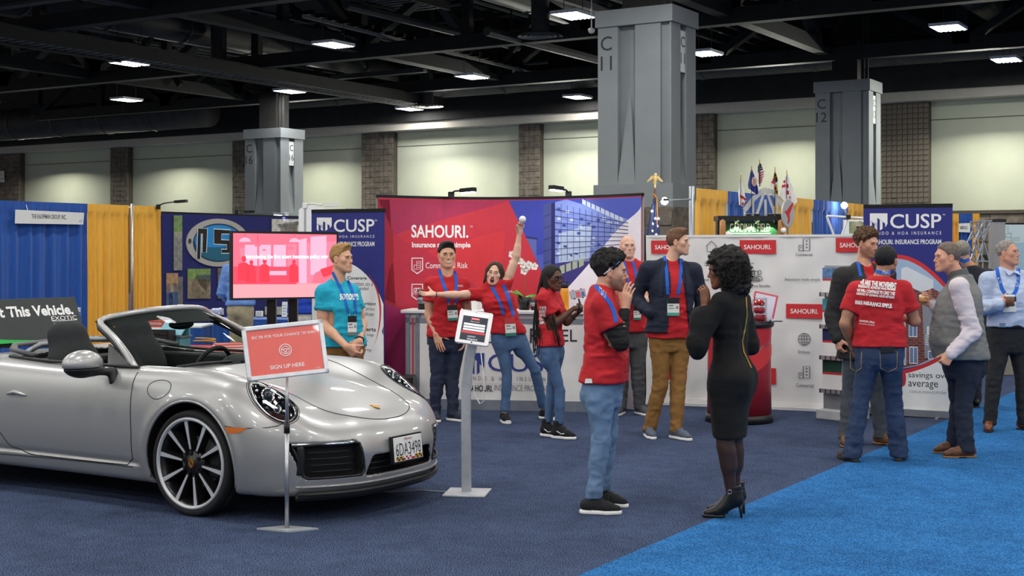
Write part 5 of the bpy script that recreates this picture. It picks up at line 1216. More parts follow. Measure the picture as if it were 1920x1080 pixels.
r=thing('black_speaker_case','black box case standing on the floor at the left end of the counter','case',at(757,HY,14.5)*Vector((1,1,0))if False else Vector((at(757,0,14.55).x,14.55,0)),-.1);MB().box(-.12,.12,-.12,.12,0,.38,bev=.02).build('body',BLACKP,r);MB().box(-.10,.10,-.125,-.118,.03,.35).build('front_cloth',pm('speaker_cloth','#222224',.9),r)
# tablet kiosk
SILP=pm('silver_paint','#b4b8bd',.42,metal=.25)
KY=CAMH*FPX/(925-HY);kp=at(876,HY,KY);r=thing('tablet_kiosk','silver floor stand holding a white tablet','kiosk',(kp.x,kp.y,0),radians(-8))
MB().box(-.15,.15,-.16,.16,0,.012,bev=.004).build('base_plate',SILP,r)
zt2=CAMH-(645-HY)/FPX*KY
m=MB();pth=[(-.008,.02,.01),(-.012,.02,.45),(-.010,.02,.75),(.02,.0,zt2-.08),(.055,-.02,zt2+.04)]
for a,b_ in zip(pth[:-1],pth[1:]):m.beam(a,b_,.062,.045,up=(0,-1,.01))
m.build('post',SILP,r)
TMx=FR((.058,-.05,CAMH-(613-HY)/FPX*KY),(.97,.10,-.14),(-.17,.50,.84));tw,th=.235,.262
pts=[]
for cx_,cy_,a0 in((tw/2-.015,th/2-.015,0),(-tw/2+.015,th/2-.015,pi/2),(-tw/2+.015,-th/2+.015,pi),(tw/2-.015,-th/2+.015,1.5*pi)):pts+=[(cx_+.015*cos(a0+k*pi/8),cy_+.015*sin(a0+k*pi/8))for k in range(5)]
MB().prism(pts,-.018,0).build('tablet_case',pm('gloss_white','#f4f4f4',.15,var=0,coat=.5),r,M=TMx)
scr=mk('lit_screen',[(-.088,-.108,.0008),(.088,-.108,.0008),(.088,.108,.0008),(-.088,.108,.0008)],[(0,1,2,3)],em('tablet_dark','#2c2f3c',.9),r);scr.matrix_local=TMx
for(x0,x1,y0,y1,mt)in((-.088,.088,.085,.108,em('tablet_white','#f4f6fb',1.0)),(-.03,.03,.058,.074,em('tablet_red','#d84048',1.0)),(-.075,.075,.012,.028,em('tablet_white','#f4f6fb',1.0)),(-.075,.075,-.010,.006,em('tablet_white','#f4f6fb',1.0)),(-.075,.075,-.030,-.016,em('tablet_white','#f4f6fb',1.0)),(-.082,.082,-.052,-.036,em('tablet_red','#d84048',1.0)),(-.035,.02,-.082,-.07,em('tablet_grey','#8a8f9c',1.0))):
 poly_flat('screen_block',[(x0,y0),(x1,y0),(x1,y1),(x0,y1)],mt,scr,Matrix(),.0016)
text('SAHOURI.',Matrix.Translation((0,.066,.0018)),.05,None,em('tablet_white','#f4f6fb',1.0),scr);text('Enter to win',Matrix.Translation((0,.044,.0018)),.06,None,em('tablet_white','#f4f6fb',1.0),scr);text('Safeguard',Matrix.Translation((0,-.098,.0018)),.07,None,em('tablet_white','#f4f6fb',1.0),scr)
poly_flat('home_button',[(.006*cos(k*pi/8),-.120+.006*sin(k*pi/8))for k in range(16)],BLACKP,r,TMx,.001);poly_flat('camera_hole',[(.003*cos(k*pi/4),.120+.003*sin(k*pi/4))for k in range(8)],BLACKP,r,TMx,.001)
m=MB();m.tube([(.02,-.02,zt2-.02),(.03,.03,zt2-.22),(.05,.02,zt2-.36),(.09,0,zt2-.42),(.12,-.02,zt2-.40),(.125,-.03,zt2-.25),(.10,-.05,zt2-.01)],.0035,6);m.build('charging_cable',WHITEP,r,True)
m=MB();m.tube([(-.15,.03,.006),(-.35,.10,.006),(-.55,.02,.006),(-.75,.10,.006)],.004,6);tag(m.build('power_cable',pm('grey_cable','#9aa0a8',.5),None,True,(kp.x,kp.y,0)),'thin white cable on the carpet between the kiosk and the car','cable')
# sign on a pole in front of the car
SY=CAMH*FPX/(993-HY);s0=at(538,HY,SY);r=thing('pole_sign','coral sweepstake sign in a silver snap frame on a floor pole before the car','sign',(s0.x,s0.y,0),radians(0))
MB().prism([(-.185,.0),(.02,-.085),(.195,.0),(-.02,.085)],0,.01).build('base_plate',SILP,r)
zf=lambda y_:CAMH-(y_-HY)/FPX*SY
MB().bar((0,0,.01),(0,0,zf(806)),.0135,n=14).build('pole_lower',ALU,r,True);MB().bar((0,0,zf(806)),(0,0,zf(700)),.0105,n=14).build('pole_upper',ALU,r,True);MB().bar((0,0,zf(812)),(0,0,zf(792)),.018,n=14).build('pole_clamp',BLACKP,r,True)
sx=lambda x_:(x_-538)/FPX*SY
c_=Vector((sx(536),-.02,zf(656)));SM=FR(c_,(1,.35,.088),(-.10,.25,1));sw_,sh_=.50,.335
FRA=pm('snap_frame','#d5d8da',.3,metal=.3)
for x0,x1,y0,y1 in((-sw_/2,sw_/2,sh_/2-.028,sh_/2),(-sw_/2,sw_/2,-sh_/2,-sh_/2+.028),(-sw_/2,-sw_/2+.028,-sh_/2,sh_/2),(sw_/2-.028,sw_/2,-sh_/2,sh_/2)):MB().box(x0,x1,y0,y1,-.008,.008,bev=.005).build('frame_rail',FRA,r,M=SM)
MB().box(-sw_/2+.02,sw_/2-.02,-sh_/2+.02,sh_/2-.02,-.006,.0).build('poster',prt('poster_coral','#ee6a60',.3,coat=.6),r,M=SM)
def st(tx,x_,y_,w_,b_=0,h_=None):text(tx,SM@Matrix.Translation((x_,y_,.001)),w_,h_,P_WHITE,r,bold=b_)
st('ENTER FOR YOUR CHANCE TO WIN',0,.095,.385,.005);st('SIGN UP HERE',.0,-.098,.21,.01);st('SAHOURI',.185,-.128,.03)
m=MB();m.tube([(.036*cos(t),.036*sin(t),.002)for t in np.linspace(0,2*pi,33)[:-1]],.0028,6,True);m.tube([(.024*cos(t),.024*sin(t),.002)for t in np.linspace(0,2*pi,25)[:-1]],.0018,6,True);m.tube([(.009*cos(t),.009*sin(t),.002)for t in np.linspace(0,2*pi,17)[:-1]],.002,6,True)
for a in(.3,pi-.3):m.tube([(.009*cos(a),.009*sin(a),.002),(.025*cos(a),.02*sin(a),.002)],.003,6)
m.tube([(-.004,-.009,.002),(-.006,-.024,.002)],.002,6);m.tube([(.004,-.009,.002),(.006,-.024,.002)],.002,6)
m.build('wheel_symbol',P_WHITE,r,M=SM)
# sign standing on the car's rear deck
rs=thing('rental_sign','black and green rental sign leaning on the rear deck of the car','sign',CARO+U*-2.66+V*-.06+Vector((0,0,.972)),HALLROT)
RM=FR((-.02,0,.18),(0,1,0),(-.42,0,1));rw,rh=1.22,.37
MB().box(-rw/2,rw/2,-rh/2,rh/2,-.012,0,bev=.002).build('board',pm('sign_board','#1f2826',.4),rs,M=RM)
poly_flat('green_sweep',[(-rw/2,-rh/2)]+[(rw/2-.25,-rh/2)]+[(rw/2-.25-0.97*t,-rh/2+.075*t**1.5)for t in(.25,.5,.75,1)],pm('sign_green','#12a83e',.4),rs,RM)
text('Rent This Vehicle.',RM@Matrix.Translation((.09,.075,.001)),.92,.092,P_WHITE,rs,bold=.035);text('EXOTIC',RM@Matrix.Translation((.44,.002,.001)),.26,.036,P_WHITE,rs);text('CAR RENTALS',RM@Matrix.Translation((.44,-.045,.001)),.24,.014,P_WHITE,rs,spacing=1.8);poly_flat('rule',[(.31,-.022),(.57,-.022),(.57,-.018),(.31,-.018)],P_WHITE,rs,RM)
MB().box(-.25,-.02,-.3,.3,-.03,.01).build('foot_board',BLACKP,rs)
# white step-and-repeat banner
B0,B1=at(1211,HY,15.25),at(1641,HY,14.35)
r=thing('backdrop_banner','wide white step and repeat banner with red logo blocks','banner',((B0.x+B1.x)/2,(B0.y+B1.y)/2,0));pb=Panel(r,[(B0.x,B0.y),(B1.x,B1.y)],.06,1.87)
bm=bmesh.new();nx,nz=60,30;g=[[bm.verts.new((pb.L*i/nx,.07+1.80*k/nz,-.012+.006*sin(i*.9+k*.5)*(k/nz)**2+.005*sin(i*.37-k*.8)))for i in range(nx+1)]for k in range(nz+1)]
for k in range(nz):
 for i in range(nx):bm.faces.new((g[k][i],g[k][i+1],g[k+1][i+1],g[k+1][i]))
me=bpy.data.meshes.new('banner_sheet');bm.to_mesh(me);bm.free();o=pb.put('banner_sheet',me,pm('banner_vinyl','#e6e5e3',.45,var=.04,scale=3,bump=.25,bscale=9));o.data.polygons.foreach_set('use_smooth',np.ones(len(o.data.polygons),dtype=bool))
pb.flat('bottom_rail',[(0,.02),(pb.L,.02),(pb.L,.075),(0,.075)],WHITEP,2,thick=-.03);pb.flat('top_rail',[(0,1.86),(pb.L,1.86),(pb.L,1.885),(0,1.885)],WHITEP,1,thick=-.03)
pb.flat('foot_rail',[(.02,-.0),(pb.L,-.0),(pb.L,.03),(.02,.03)],WHITEP,60,thick=-.08)
for s_ in(0.0,pb.L):pb.flat('side_post',[(s_-.02,0),(s_+.02,0),(s_+.02,1.9),(s_-.02,1.9)],BLACKM,-20,thick=-.03)
def logo(x0,y0,x1,y1):pb.rect('logo_block',x0,y0,x1,y1,P_RED,5);w_,h_=x1-x0,y1-y0;pb.text('SAHOURI.',x0+w_*.12,y0+h_*.34,x1-w_*.13,y1-h_*.33,P_WHITE,6,bold=.015)
logo(1221,451,1282,476);logo(1387,450,1455,476);logo(1567,446,1632,473);logo(1474,570,1543,597);logo(1230,695,1290,713)if False else pb.rect('logo_block',1247,686,1288,712,P_RED,5);pb.rect('logo_block',1420,690,1455,720,P_RED,5)
def tx(st_,x0,y0,x1,y1):pb.text(st_,x0,y0,x1,y1,prt('banner_text','#55555a'),5)
tx('Commercial',1492,474,1523,480);tx('Insurance made simple',1472,521,1538,528);tx('Employee Benefits',1396,533,1444,540);tx('Insurance made simple',1270,521,1330,528);tx('Embassy',1497,657,1519,664);tx('Commercial',1493,719,1525,726)
GI=prt('icon_grey','#6f6f74')
def icon_bld(x0,y0):
 for a,b_,c_,d in((0,12,8,22),(8,0,20,22)):pb.line([(x0+a,y0+b_),(x0+c_,y0+b_),(x0+c_,y0+d),(x0+a,y0+d)],.010,GI,5,closed=True,name='print_icon')
 for k in range(3):pb.line([(x0+13,y0+4+6*k),(x0+16,y0+4+6*k)],.016,GI,6,name='print_icon')
 pb.line([(x0+3,y0+16),(x0+5,y0+16)],.016,GI,6,name='print_icon')
icon_bld(1498,448);icon_bld(1498,687)
def icon_ppl(cx_,cy_):
 for a,b_,s_ in((-6,-2,.8),(6,-2,.8),(0,0,1)):pb.line(ellpts(cx_+a,cy_+b_-5,4*s_,5*s_,16),.008,GI,5,closed=True,name='print_icon');pb.line(bez((cx_+a-7*s_,cy_+b_+9),(cx_+a-6*s_,cy_+b_),(cx_+a+6*s_,cy_+b_),(cx_+a+7*s_,cy_+b_+9)),.008,GI,5,closed=True,name='print_icon')
icon_ppl(1418,518)
pb.line(ellpts(1508,636,11,11,24),.008,GI,5,closed=True,name='print_icon');pb.line(ellpts(1508,636,5,11,20),.007,GI,5,closed=True,name='print_icon');pb.line([(1497,636),(1519,636)],.007,GI,5);pb.line([(1508,625),(1508,647)],.007,GI,5);pb.line([(1499,630),(1517,630)],.006,GI,5);pb.line([(1499,642),(1517,642)],.006,GI,5)
pb.line([(1324,462),(1334,452),(1344,462),(1342,462),(1342,472),(1326,472),(1326,462)],.009,GI,5,name='print_icon')
KY2=13.65;p=at(1386,HY,KY2);r=thing('pedestal_table','round red pedestal with a black top behind the woman in black','pedestal',(p.x,p.y,0))
RP=bpy.data.materials.new('pedestal_wrap');RP.use_nodes=True;b=RP.node_tree.nodes['Principled BSDF'];b.inputs['Roughness'].default_value=.4
MB().lathe([(0,.06),(.32,.06),(.315,.5),(.315,.96),(0,.96)],40).build('drum',prt('pedestal_maroon','#9c2030',.35),r,True);MB().lathe([(0,0),(.34,0),(.335,.08),(.30,.085),(0,.085)],40).build('base',BLACKP,r,True);MB().lathe([(0,.95),(.335,.95),(.345,.97),(.345,1.0),(.33,1.005),(0,1.005)],40).build('top',BLACKP,r,True)
def wrapstrip(name,f0,f1,a0,a1,mt,rad=.3195):
 v=[];n=24
 for i in range(n+1):
  a=a0+(a1-a0)*i/n;t=i/n
  for z in(f0(t),f1(t)):v.append((rad*cos(a),rad*sin(a),z))
 mk(name,v,[(2*i,2*i+2,2*i+3,2*i+1)for i in range(n)],mt,r,True)
wrapstrip('print_upper',lambda t:.50+.40*t,lambda t:.955,-pi*.95,-.05,prt('pedestal_red','#c42a35',.35));wrapstrip('print_sweep',lambda t:.36+.36*t**1.3,lambda t:.36+.16*sin(pi*t)+.42*t**1.3,-pi*.8,-.05,prt('pedestal_bright','#d93a3f',.35),.3215)
PZ=1.006
r2=thing('framed_card','pink framed card standing on the red pedestal','sign',(at(1427,0,13.6).x,13.62,PZ),radians(-10));Mf=Matrix.Rotation(radians(12),4,'Y')@Matrix.Rotation(radians(-12),4,'X')
MB().box(-.12,.12,0,.015,0,.29,bev=.004).build('frame',pm('pink_frame','#d2505f',.35),r2,M=Mf);MB().box(-.10,.10,-.004,0,.02,.27).build('paper',prt('card_lilac','#d8d6e4'),r2,M=Mf)
r2=thing('ornament_jar','clear jar of red baubles on the pedestal','jar',(at(1422,0,13.5).x,13.42,PZ));rr=random.Random(4)
MB().lathe([(0,0),(.07,0),(.07,.24),(.066,.24),(.066,.006),(0,.006)],24).build('jar_glass',CLEAR,r2,True)
for k in range(10):MB().ball((.032*cos(k*2.2),.032*sin(k*2.2),.04+.075*(k//3.3)),.034,12).build('bauble',pm('bauble_red','#cf2026',.3,coat=.4),r2,True)
for px,dz,lab in((1437,0,'silver wrapped sweets at the right edge of the pedestal'),):
 r2=thing('sweet_heap',lab,'sweets',(at(1442,0,13.45).x,13.45,PZ));m=MB()
 for k in range(14):m.ball((rr.uniform(-.04,.04),rr.uniform(-.04,.04),.012+.01*(k%3)),.014,6)
 o=m.build('sweets',pm('foil','#c9ccd2',.25,metal=.6),r2);o['kind']='stuff'
r2=thing('pen','dark pen lying over the edge of the pedestal top','pen',(at(1455,0,13.45).x,13.45,PZ+.006),radians(4));MB().bar((-.10,0,0),(.06,0,0),.006).build('barrel',BLACKP,r2);MB().bar((.06,0,0),(.08,0,0),.006,.001).build('tip',GREYM,r2)
# leaflet rack
p0,p1=at(1546,HY,13.95),at(1625,HY,13.6);d=Vector((p1.x-p0.x,p1.y-p0.y,0));r=thing('leaflet_rack','grey metal leaflet rack with pockets against the white banner','rack',(p0.x,p0.y,0),math.atan2(d.y,d.x));wd=d.length
zz=lambda y_:CAMH-(y_-HY)/FPX*13.9
MB().box(0,wd,.0,.05,.03,zz(498)).build('back_panel',pm('rack_grey','#8f9296',.5),r);MB().box(0,wd,-.16,.0,.0,.10,bev=.01).build('foot',pm('rack_foot','#c4c6c8',.5),r);MB().box(0,wd,-.02,.0,.10,zz(733)).build('kick_panel',pm('rack_grey','#8f9296',.5),r)
for k,(y0,y1,c1_,c2_)in enumerate(((502,550,'5d7fae','e9e9e6'),(560,610,'2f9aa8','e4e7e8'),(615,668,'1f2d5c','e9e9e6'),(672,730,'1f4a3e','e9e9e6'))):
 z0_,z1_=zz(y1),zz(y0);sh=MB().box(0,wd,-.10,.0,z0_-.03,z0_-.012).build('shelf',pm('rack_wire','#a9abae',.4,metal=.5),r)
 MB().box(0,wd,-.102,-.095,z0_-.03,z0_+.012).build('lip',pm('rack_wire','#a9abae',.4,metal=.5),sh)
 for j in range(2):
  a=.015+j*wd*.5;bq=a+wd*.46;lf=MB().box(a,bq,-.06,-.04,z0_-.01,z1_).build('leaflet',prt('leaf_'+c2_,'#'+c2_),r)
  MB().box(a,bq,-.0615,-.06,z0_+(z1_-z0_)*.55,z1_).build('print_picture',prt('leaf_'+c1_,'#'+c1_,var=.5,scale=25),lf);MB().box(a,bq,-.0617,-.06,z0_+(z1_-z0_)*.5,z0_+(z1_-z0_)*.57).build('print_band',P_RED,lf)
 for j in range(8):MB().box(.01+j*wd/8,.022+j*wd/8,-.104,-.100,z0_-.03,z0_+.01).build('lip_slot',P_DARK,sh)
 # drapes behind the white banner
DRu=uv_of(at(1297,HY,16.6))[0];DR0=at(1297,HY,16.6);DRl=lambda t:Vector((DR0.x,DR0.y,0))+V*t
tr=[t_of(x,DR0,V)for x in(1297,1355,1443,1470,1518,1583,1622)]
for(a,b_,mt,lab)in((0,1,GOLDC,'yellow drape panel beside the grey upright behind the white banner'),(1,2,BLUEC,'blue drape panel behind the sports booth arches'),(2,3,GOLDC,'narrow yellow drape panel behind the round silver disc'),(3,4,GOLDC,'yellow drape panel right of the silver disc'),(4,5,BLUEC,'blue drape panel behind the banner frame'),(5,6,GOLDC,'far yellow drape panel next to the right roll-up banner')):
 drape(lab.split()[0]+'_curtain' if lab.split()[0]in('blue','yellow')else 'yellow_curtain',lab,DRl(tr[a]),DRl(tr[b_]),2.44,mt,seed=20+a,folds=max(4,int((tr[b_]-tr[a])*4.5)))
pole('drape_upright','grey upright at the left end of the right-hand drapes',DRl(tr[0]),2.5,.035,GREYM)
def spot_light(r):
 l=bpy.data.lights.new('spot_glow','POINT');l.energy=5;l.shadow_soft_size=.05;o=bpy.data.objects.new('spot_glow',l);COL.objects.link(o);o.location=r.location+Vector((.02,-.09,0))
r=thing('spot_lamp','glaring bare spot lamp on a bar beside the eagle flagpole','lamp',at(1246,377,16.2));MB().ball((0,0,0),.045,14).build('bulb',em('spot_white','#ffffff',40),r,True);spot_light(r);MB().bar((0.02,.02,.01),Vector(at(1294,374,16.5))-r.location,.012).build('arm',GREYM,r);MB().lathe([(.035,.02),(.06,.0),(.065,.005),(.036,.03)],16).build('reflector',CHROME,r)
r=thing('spot_lamp','glaring bare spot lamp above the far blue drape','lamp',at(1583,385,21));MB().ball((0,0,0),.05,14).build('bulb',em('spot_white','#ffffff',40),r,True);spot_light(r);MB().bar((0,.02,0),(0.05,.1,-.15),.012).build('arm',GREYM,r)
CFY=16.0;r=thing('sports_booth','black booth frame with a lit green field board','booth',(at(1408,0,CFY).x,CFY,0),0)
cfx=lambda px:at(px,0,CFY).x-r.location.x;cfz=lambda py:CAMH-(py-HY)/FPX*CFY
MB().box(cfx(1344),cfx(1472),-.10,.25,cfz(414),cfz(405)).build('canopy',BLACKP,r);MB().box(cfx(1344),cfx(1352),-.05,.1,0,cfz(414)).build('post',BLACKP,r);MB().box(cfx(1457),cfx(1465),-.05,.1,0,cfz(414)).build('post',BLACKP,r)
bd=MB().box(cfx(1360),cfx(1457),.0,.03,.5,cfz(415)).build('field_board',pm('board_green','#1f5a34',.5,var=.2,scale=4),r)
text('CARDINAL FIELD',FR((cfx(1406),-.004,cfz(427)),(1,0,0),(0,0,1)),cfx(1444)-cfx(1369),.10,pm('letter_cream','#efe9c2',.4,emit=.25),r,bold=-.005);MB().box(cfx(1369),cfx(1445),-.003,.0,cfz(438.5),cfz(437)).build('rule',P_WHITE,r)
for px in(1376,1414,1449):MB().bar((cfx(px),-.08,cfz(412)),(cfx(px)+.02,-.10,cfz(417)),.02,.035,n=10).build('board_lamp',CHROME,r)
for px,x2 in((1375,0),(1412,0)):pass
for px in(1378,1408,1442):
 l=bpy.data.lights.new('board_glow','SPOT');l.energy=6;l.spot_size=radians(80);l.color=(1,.97,.75);o=bpy.data.objects.new('board_glow',l);COL.objects.link(o);o.location=(r.location.x+cfx(px),CFY-.12,cfz(417));o.rotation_euler=(radians(28),0,0)
for px,lab in((1355,'wooden baseball bat standing at the left of the green board'),(1464,'wooden baseball bat standing at the right of the green board')):
 r2=thing('baseball_bat',lab,'bat',(at(px,0,CFY-.16).x,CFY-.16,.75));MB().lathe([(0,0),(.022,0),(.022,.015),(.013,.03),(.014,.3),(.034,.65),(.037,1.2),(.034,cfz(410)-.78),(0,cfz(410)-.76)],16).build('bat_wood',pm('ash_wood','#a9753c',.5,var=.25,scale=8,stretch=(8,8,.6)),r2,True);MB().bar((0,0,.03),(0,0,.28),.016).build('grip',BLACKP,r2)
for px,py,lab in((1366,439,'baseball by the left bat'),(1469,432,'baseball by the right bat')):
 p=at(px,py,CFY-.24);r2=thing('baseball','white '+lab+' of the green board','ball',p);MB().ball((0,0,0),.034,16).build('ball',P_WHITE,r2,True);MB().tube([(.033*cos(t)*.8,-.02,.033*sin(t))for t in np.linspace(0,6.2,16)],.0015,4).build('stitching',P_RED,r2);MB().bar((0,.03,0),(0,.14,0),.006).build('peg',BLACKP,r2)
ar=thing('arch_roof','silver arched stadium roof frame over the sports booth','frame',(at(1432,0,CFY+.1).x,CFY+.1,0));ax_=lambda px:at(px,0,CFY+.1).x-ar.location.x;az_=lambda py:CAMH-(py-HY)/FPX*(CFY+.1)
ARM=pm('sheet_aluminium','#c0c0bd',.4,metal=.25)
def ribbon(pts,w_,nm='arch'):
 m=MB()
 for a,b_ in zip(pts[:-1],pts[1:]):m.beam((ax_(a[0]),0,az_(a[1])),(ax_(b_[0]),0,az_(b_[1])),.02,w_,up=(0,0.001,1))
 m.build(nm,ARM,ar)
ribbon([(1396,406),(1396,394),(1412,374),(1420,366),(1430,357),(1438,356),(1450,361),(1460,374),(1468,388)],.055);
for a,b_ in(((1412,374),(1412,406)),((1433,360),(1418,406)),((1435,374),(1436,408)),((1438,360),(1455,408)),((1457,374),(1457,406)),((1462,372),(1468,386))):ribbon([a,b_],.028,'strut')
for px in(1402,1419,1445,1459):MB().lathe([(.03,.0),(.05,.03),(.05,.035),(0,.035)],14,Matrix.Translation((ax_(px),0,az_(406)))).build('cup_light',CHROME,ar)
r2=thing('team_disc','tilted round silver disc with a red bird emblem','sign',at(1477,400,CFY-.14),radians(50));MB().lathe([(0,-.01),(.165,-.01),(.165,.01),(0,.01)],36,Matrix.Diagonal((1,1.0,1,1))@Matrix.Rotation(pi/2,4,'X')@Matrix.Diagonal((.85,1,1,1))).build('disc',ARM,r2)
o=mk('emblem',[(x_*1.1,-.012,z_)for x_,z_ in((-.09,.02),(-.04,.03),(.02,.08),(.09,.13),(.11,.12),(.05,.03),(.02,-.01),(.03,-.07),(.0,-.12),(-.03,-.12),(-.01,-.06),(-.04,-.02))],[list(range(12))],P_RED,r2)
MB().bar((0,0,-.15),(0,0,-r2.location.z+.01),.012).build('stem',GREYM,r2)
def flag(label,pole_px,top,bot,pts_tri,bands,Y=CFY+.05):
 p=at(pole_px,bot,Y);r=thing('small_flag',label,'flag',p);h=(bot-top)/FPX*Y
 MB().bar((0,0,0),(0,0,h),.004).build('pole',BLACKM,r);MB().lathe([(0,h+.05),(.004,h+.03),(.008,h+.02),(.004,h),(0.004,h-.04)],10).build('finial',GOLD,r,True)
 cv_=lambda q:(((q[0]-pole_px)/FPX*Y),0.012+.02*sin(q[0]*.9),(bot-q[1])/FPX*Y)
 def sheet(nm,poly,mt,off):
  bm=bmesh.new();f_=bm.faces.new([bm.verts.new((a,b_,0))for a,b_ in poly])
  x0,x1=min(a for a,b_ in poly),max(a for a,b_ in poly)
  for k in range(int(x0/3),int(x1/3)+1):bmesh.ops.bisect_plane(bm,geom=bm.verts[:]+bm.edges[:]+bm.faces[:],plane_co=(k*3,0,0),plane_no=(1,0,0))
  bmesh.ops.triangulate(bm,faces=bm.faces[:])
  for v in bm.verts:c=cv_((v.co.x,v.co.y));v.co=(c[0],c[1]-off,c[2])
  if off==0:
   rr_=bmesh.ops.extrude_face_region(bm,geom=bm.faces[:]);bmesh.ops.translate(bm,vec=(0,.004,0),verts=[v for v in rr_['geom']if isinstance(v,bmesh.types.BMVert)])
  me=bpy.data.meshes.new(nm);bm.to_mesh(me);bm.free();me.materials.append(mt);return link(bpy.data.objects.new(nm,me),r)
 sheet('cloth',pts_tri,prt('flag_'+bands[0],'#'+bands[0]),0)
 for k,(poly,colr)in enumerate(bands[1]):sheet('print_field',poly,prt('flag_'+colr,'#'+colr),.002+.0012*k)
flag('white flag with a red saltire, leftmost of the small flags',1389,332,400,[(1389,340),(1391,338),(1400,376),(1397,380),(1394,387),(1386,384),(1385,360)],('ecebe8',[([(1388,364),(1400,373),(1399,377),(1387,369)],'c8242e'),([(1391,380),(1395,379),(1394,386),(1390,384)],'c8242e')]))
flag('blue flag with a round white seal',1409,316,400,[(1408,318),(1411,317),(1421,350),(1422,362),(1419,365),(1404,353),(1403,346)],('3c3f8f',[(ellpts(1415,340,5.5,9,16),'e4d6cf'),(ellpts(1415,341,3.5,6.5,14),'c08a7c')]))
flag('small United States flag, highest of the small flags',1424,304,350,[(1421,312),(1425,304),(1428,309),(1435,330),(1432,334),(1426,350),(1424,347),(1420,330)],('e9e6e4',[([(1421,312),(1425,304),(1428,309),(1431,318),(1421,324)],'2b2c52')]+[([(1422,325+4.6*k),(1434-k*1.3,320+4.6*k),(1433.5-k*1.3,322.4+4.6*k),(1422.3+.2*k,327.4+4.6*k)],'b3273a')for k in range(5)]+[([(1423+(k%3)*2,311+(k//3)*4),(1424.2+(k%3)*2,311+(k//3)*4),(1424.2+(k%3)*2,312.4+(k//3)*4),(1423+(k%3)*2,312.4+(k//3)*4)],'ecebe8')for k in range(9)]))
flag('flag of black, gold, red and white quarters',1453,318,400,[(1453,320),(1455,321),(1460,345),(1459,362),(1456,368),(1452,356),(1445,350),(1446,342)],('e8e4df',[([(1453,320),(1455,321),(1457,334),(1450,334)],'dba52a'),([(1452,326),(1455,324),(1456,330),(1452,332)],'1c1a18'),([(1450,334),(1454,335),(1453,345),(1446,343)],'c22b3e'),([(1454,333),(1457,332),(1458,340),(1455,342)],'1c1a18'),([(1451,350),(1456,346),(1459,362),(1456,367)],'dba52a'),([(1452,352),(1455,350),(1456,356),(1453,357)],'1c1a18'),([(1455,358),(1458,357),(1458,363),(1456,365)],'1c1a18')]))
flag('white flag with two red bars and red stars, largest of the small flags',1475,324,400,[(1475,326),(1477,326),(1496,378),(1487,386),(1480,384),(1462,368),(1464,358)],('efedeb',[([(1469,339),(1474,337),(1474,342),(1469,344)],'d02733'),([(1467,347),(1474,345),(1474,350),(1466,352)],'d02733'),([(1475,343),(1478,346),(1478,352),(1475,352)],'d02733'),([(1475,356),(1479,358),(1479,365),(1475,364)],'d02733'),(ellpts(1481,370,2,2,5),'d02733')]))
EY=16.4;p=at(1228,HY,EY);r=thing('eagle_flagpole','tall flagpole with a golden eagle and a furled starry flag','flag',(p.x,p.y,0));ez=lambda py:CAMH-(py-HY)/FPX*EY;ex=lambda px:(px-1228)/FPX*EY
MB().bar((0,0,.05),(0,0,ez(355)),.015,n=10).build('pole',pm('pole_wood','#5b3a25',.5),r);MB().lathe([(0,0),(.15,0),(.15,.03),(.03,.07),(0,.07)],20).build('base',GOLD,r)
m=MB();m.lathe([(.0,ez(352)),(.012,ez(352)),(.014,ez(345)),(.026,ez(343)),(.014,ez(341)),(.026,ez(339)),(.0,ez(338))],12);m.ball((0,0,ez(334)),1,10,(.028,.025,.045));m.ball((0.008,-.01,ez(327.5)),1,8,(.017,.02,.018))
for s in(-1,1):
 for k in range(5):m.beam((s*.02,.005,ez(333)),(s*(.045+.012*k),.01,ez(330+2.6*k)),.016,.014)
m.build('eagle',pm('gilded','#d9bd78',.35,metal=.4,var=.15),r)
m=MB();m.tube([(ex(1222),-.01,ez(366)),(ex(1226),-.02,ez(364)),(ex(1231),-.015,ez(372)),(ex(1232),-.02,ez(400)),(ex(1231),-.02,ez(470))],.014,6,flat=.4);m.build('gold_cord',pm('gold_fringe','#d98c2e',.6),r,True)
f=Field((-.16,-.12,.55),(.16,.12,2.4),.012);f.add(rcone((0,0,ez(375)),(-.03,0,ez(450)),.02,.085),0).add(rcone((-.03,0,ez(450)),(-.03,0,.7),.085,.09),.02);v,q=f.mesh(1);n_=vnormals(v,q);v=v+n_*(.014*np.sin(np.arctan2(v[:,1],v[:,0])*6+v[:,2]*2))[:,None];cl=mk('furled_cloth',v.astype(np.float32),q,prt('flag_navy','#1f2a52'),r,True)
for k,(px,py)in enumerate(((1222,396),(1228,410),(1223,420),(1232,424),(1222,433),(1229,440),(1234,410))):
 c=Vector((ex(px),-.16,ez(py)));hit=BVHTree.FromObject(cl,bpy.context.evaluated_depsgraph_get()).ray_cast(c,Vector((0,1,0)))
 if hit[0]is not None:mk('star',[hit[0]+Vector(((.024 if i%2==0 else .010)*sin(i*pi/5),-.004,(.024 if i%2==0 else .010)*cos(i*pi/5)))for i in range(10)],[list(range(10))],P_WHITE,cl)
r=thing('lamp_stand','slim black telescopic stand at the left edge of the white banner','stand',(at(1209,0,15.6).x,15.6,0));zq=lambda y_:CAMH-(y_-HY)/FPX*15.6
MB().bar((0,0,.02),(0,0,zq(470)),.022,n=10).build('lower_tube',BLACKM,r);MB().bar((0,0,zq(470)),(0,0,zq(441)),.014,n=10).build('upper_tube',BLACKM,r);MB().bar((0,0,zq(474)),(0,0,zq(464)),.034,n=10).build('collar',BLACKP,r)
for k in range(3):MB().bar((0,0,.35),(.35*cos(k*2.1),.35*sin(k*2.1),.012),.012).build('leg',BLACKM,r)
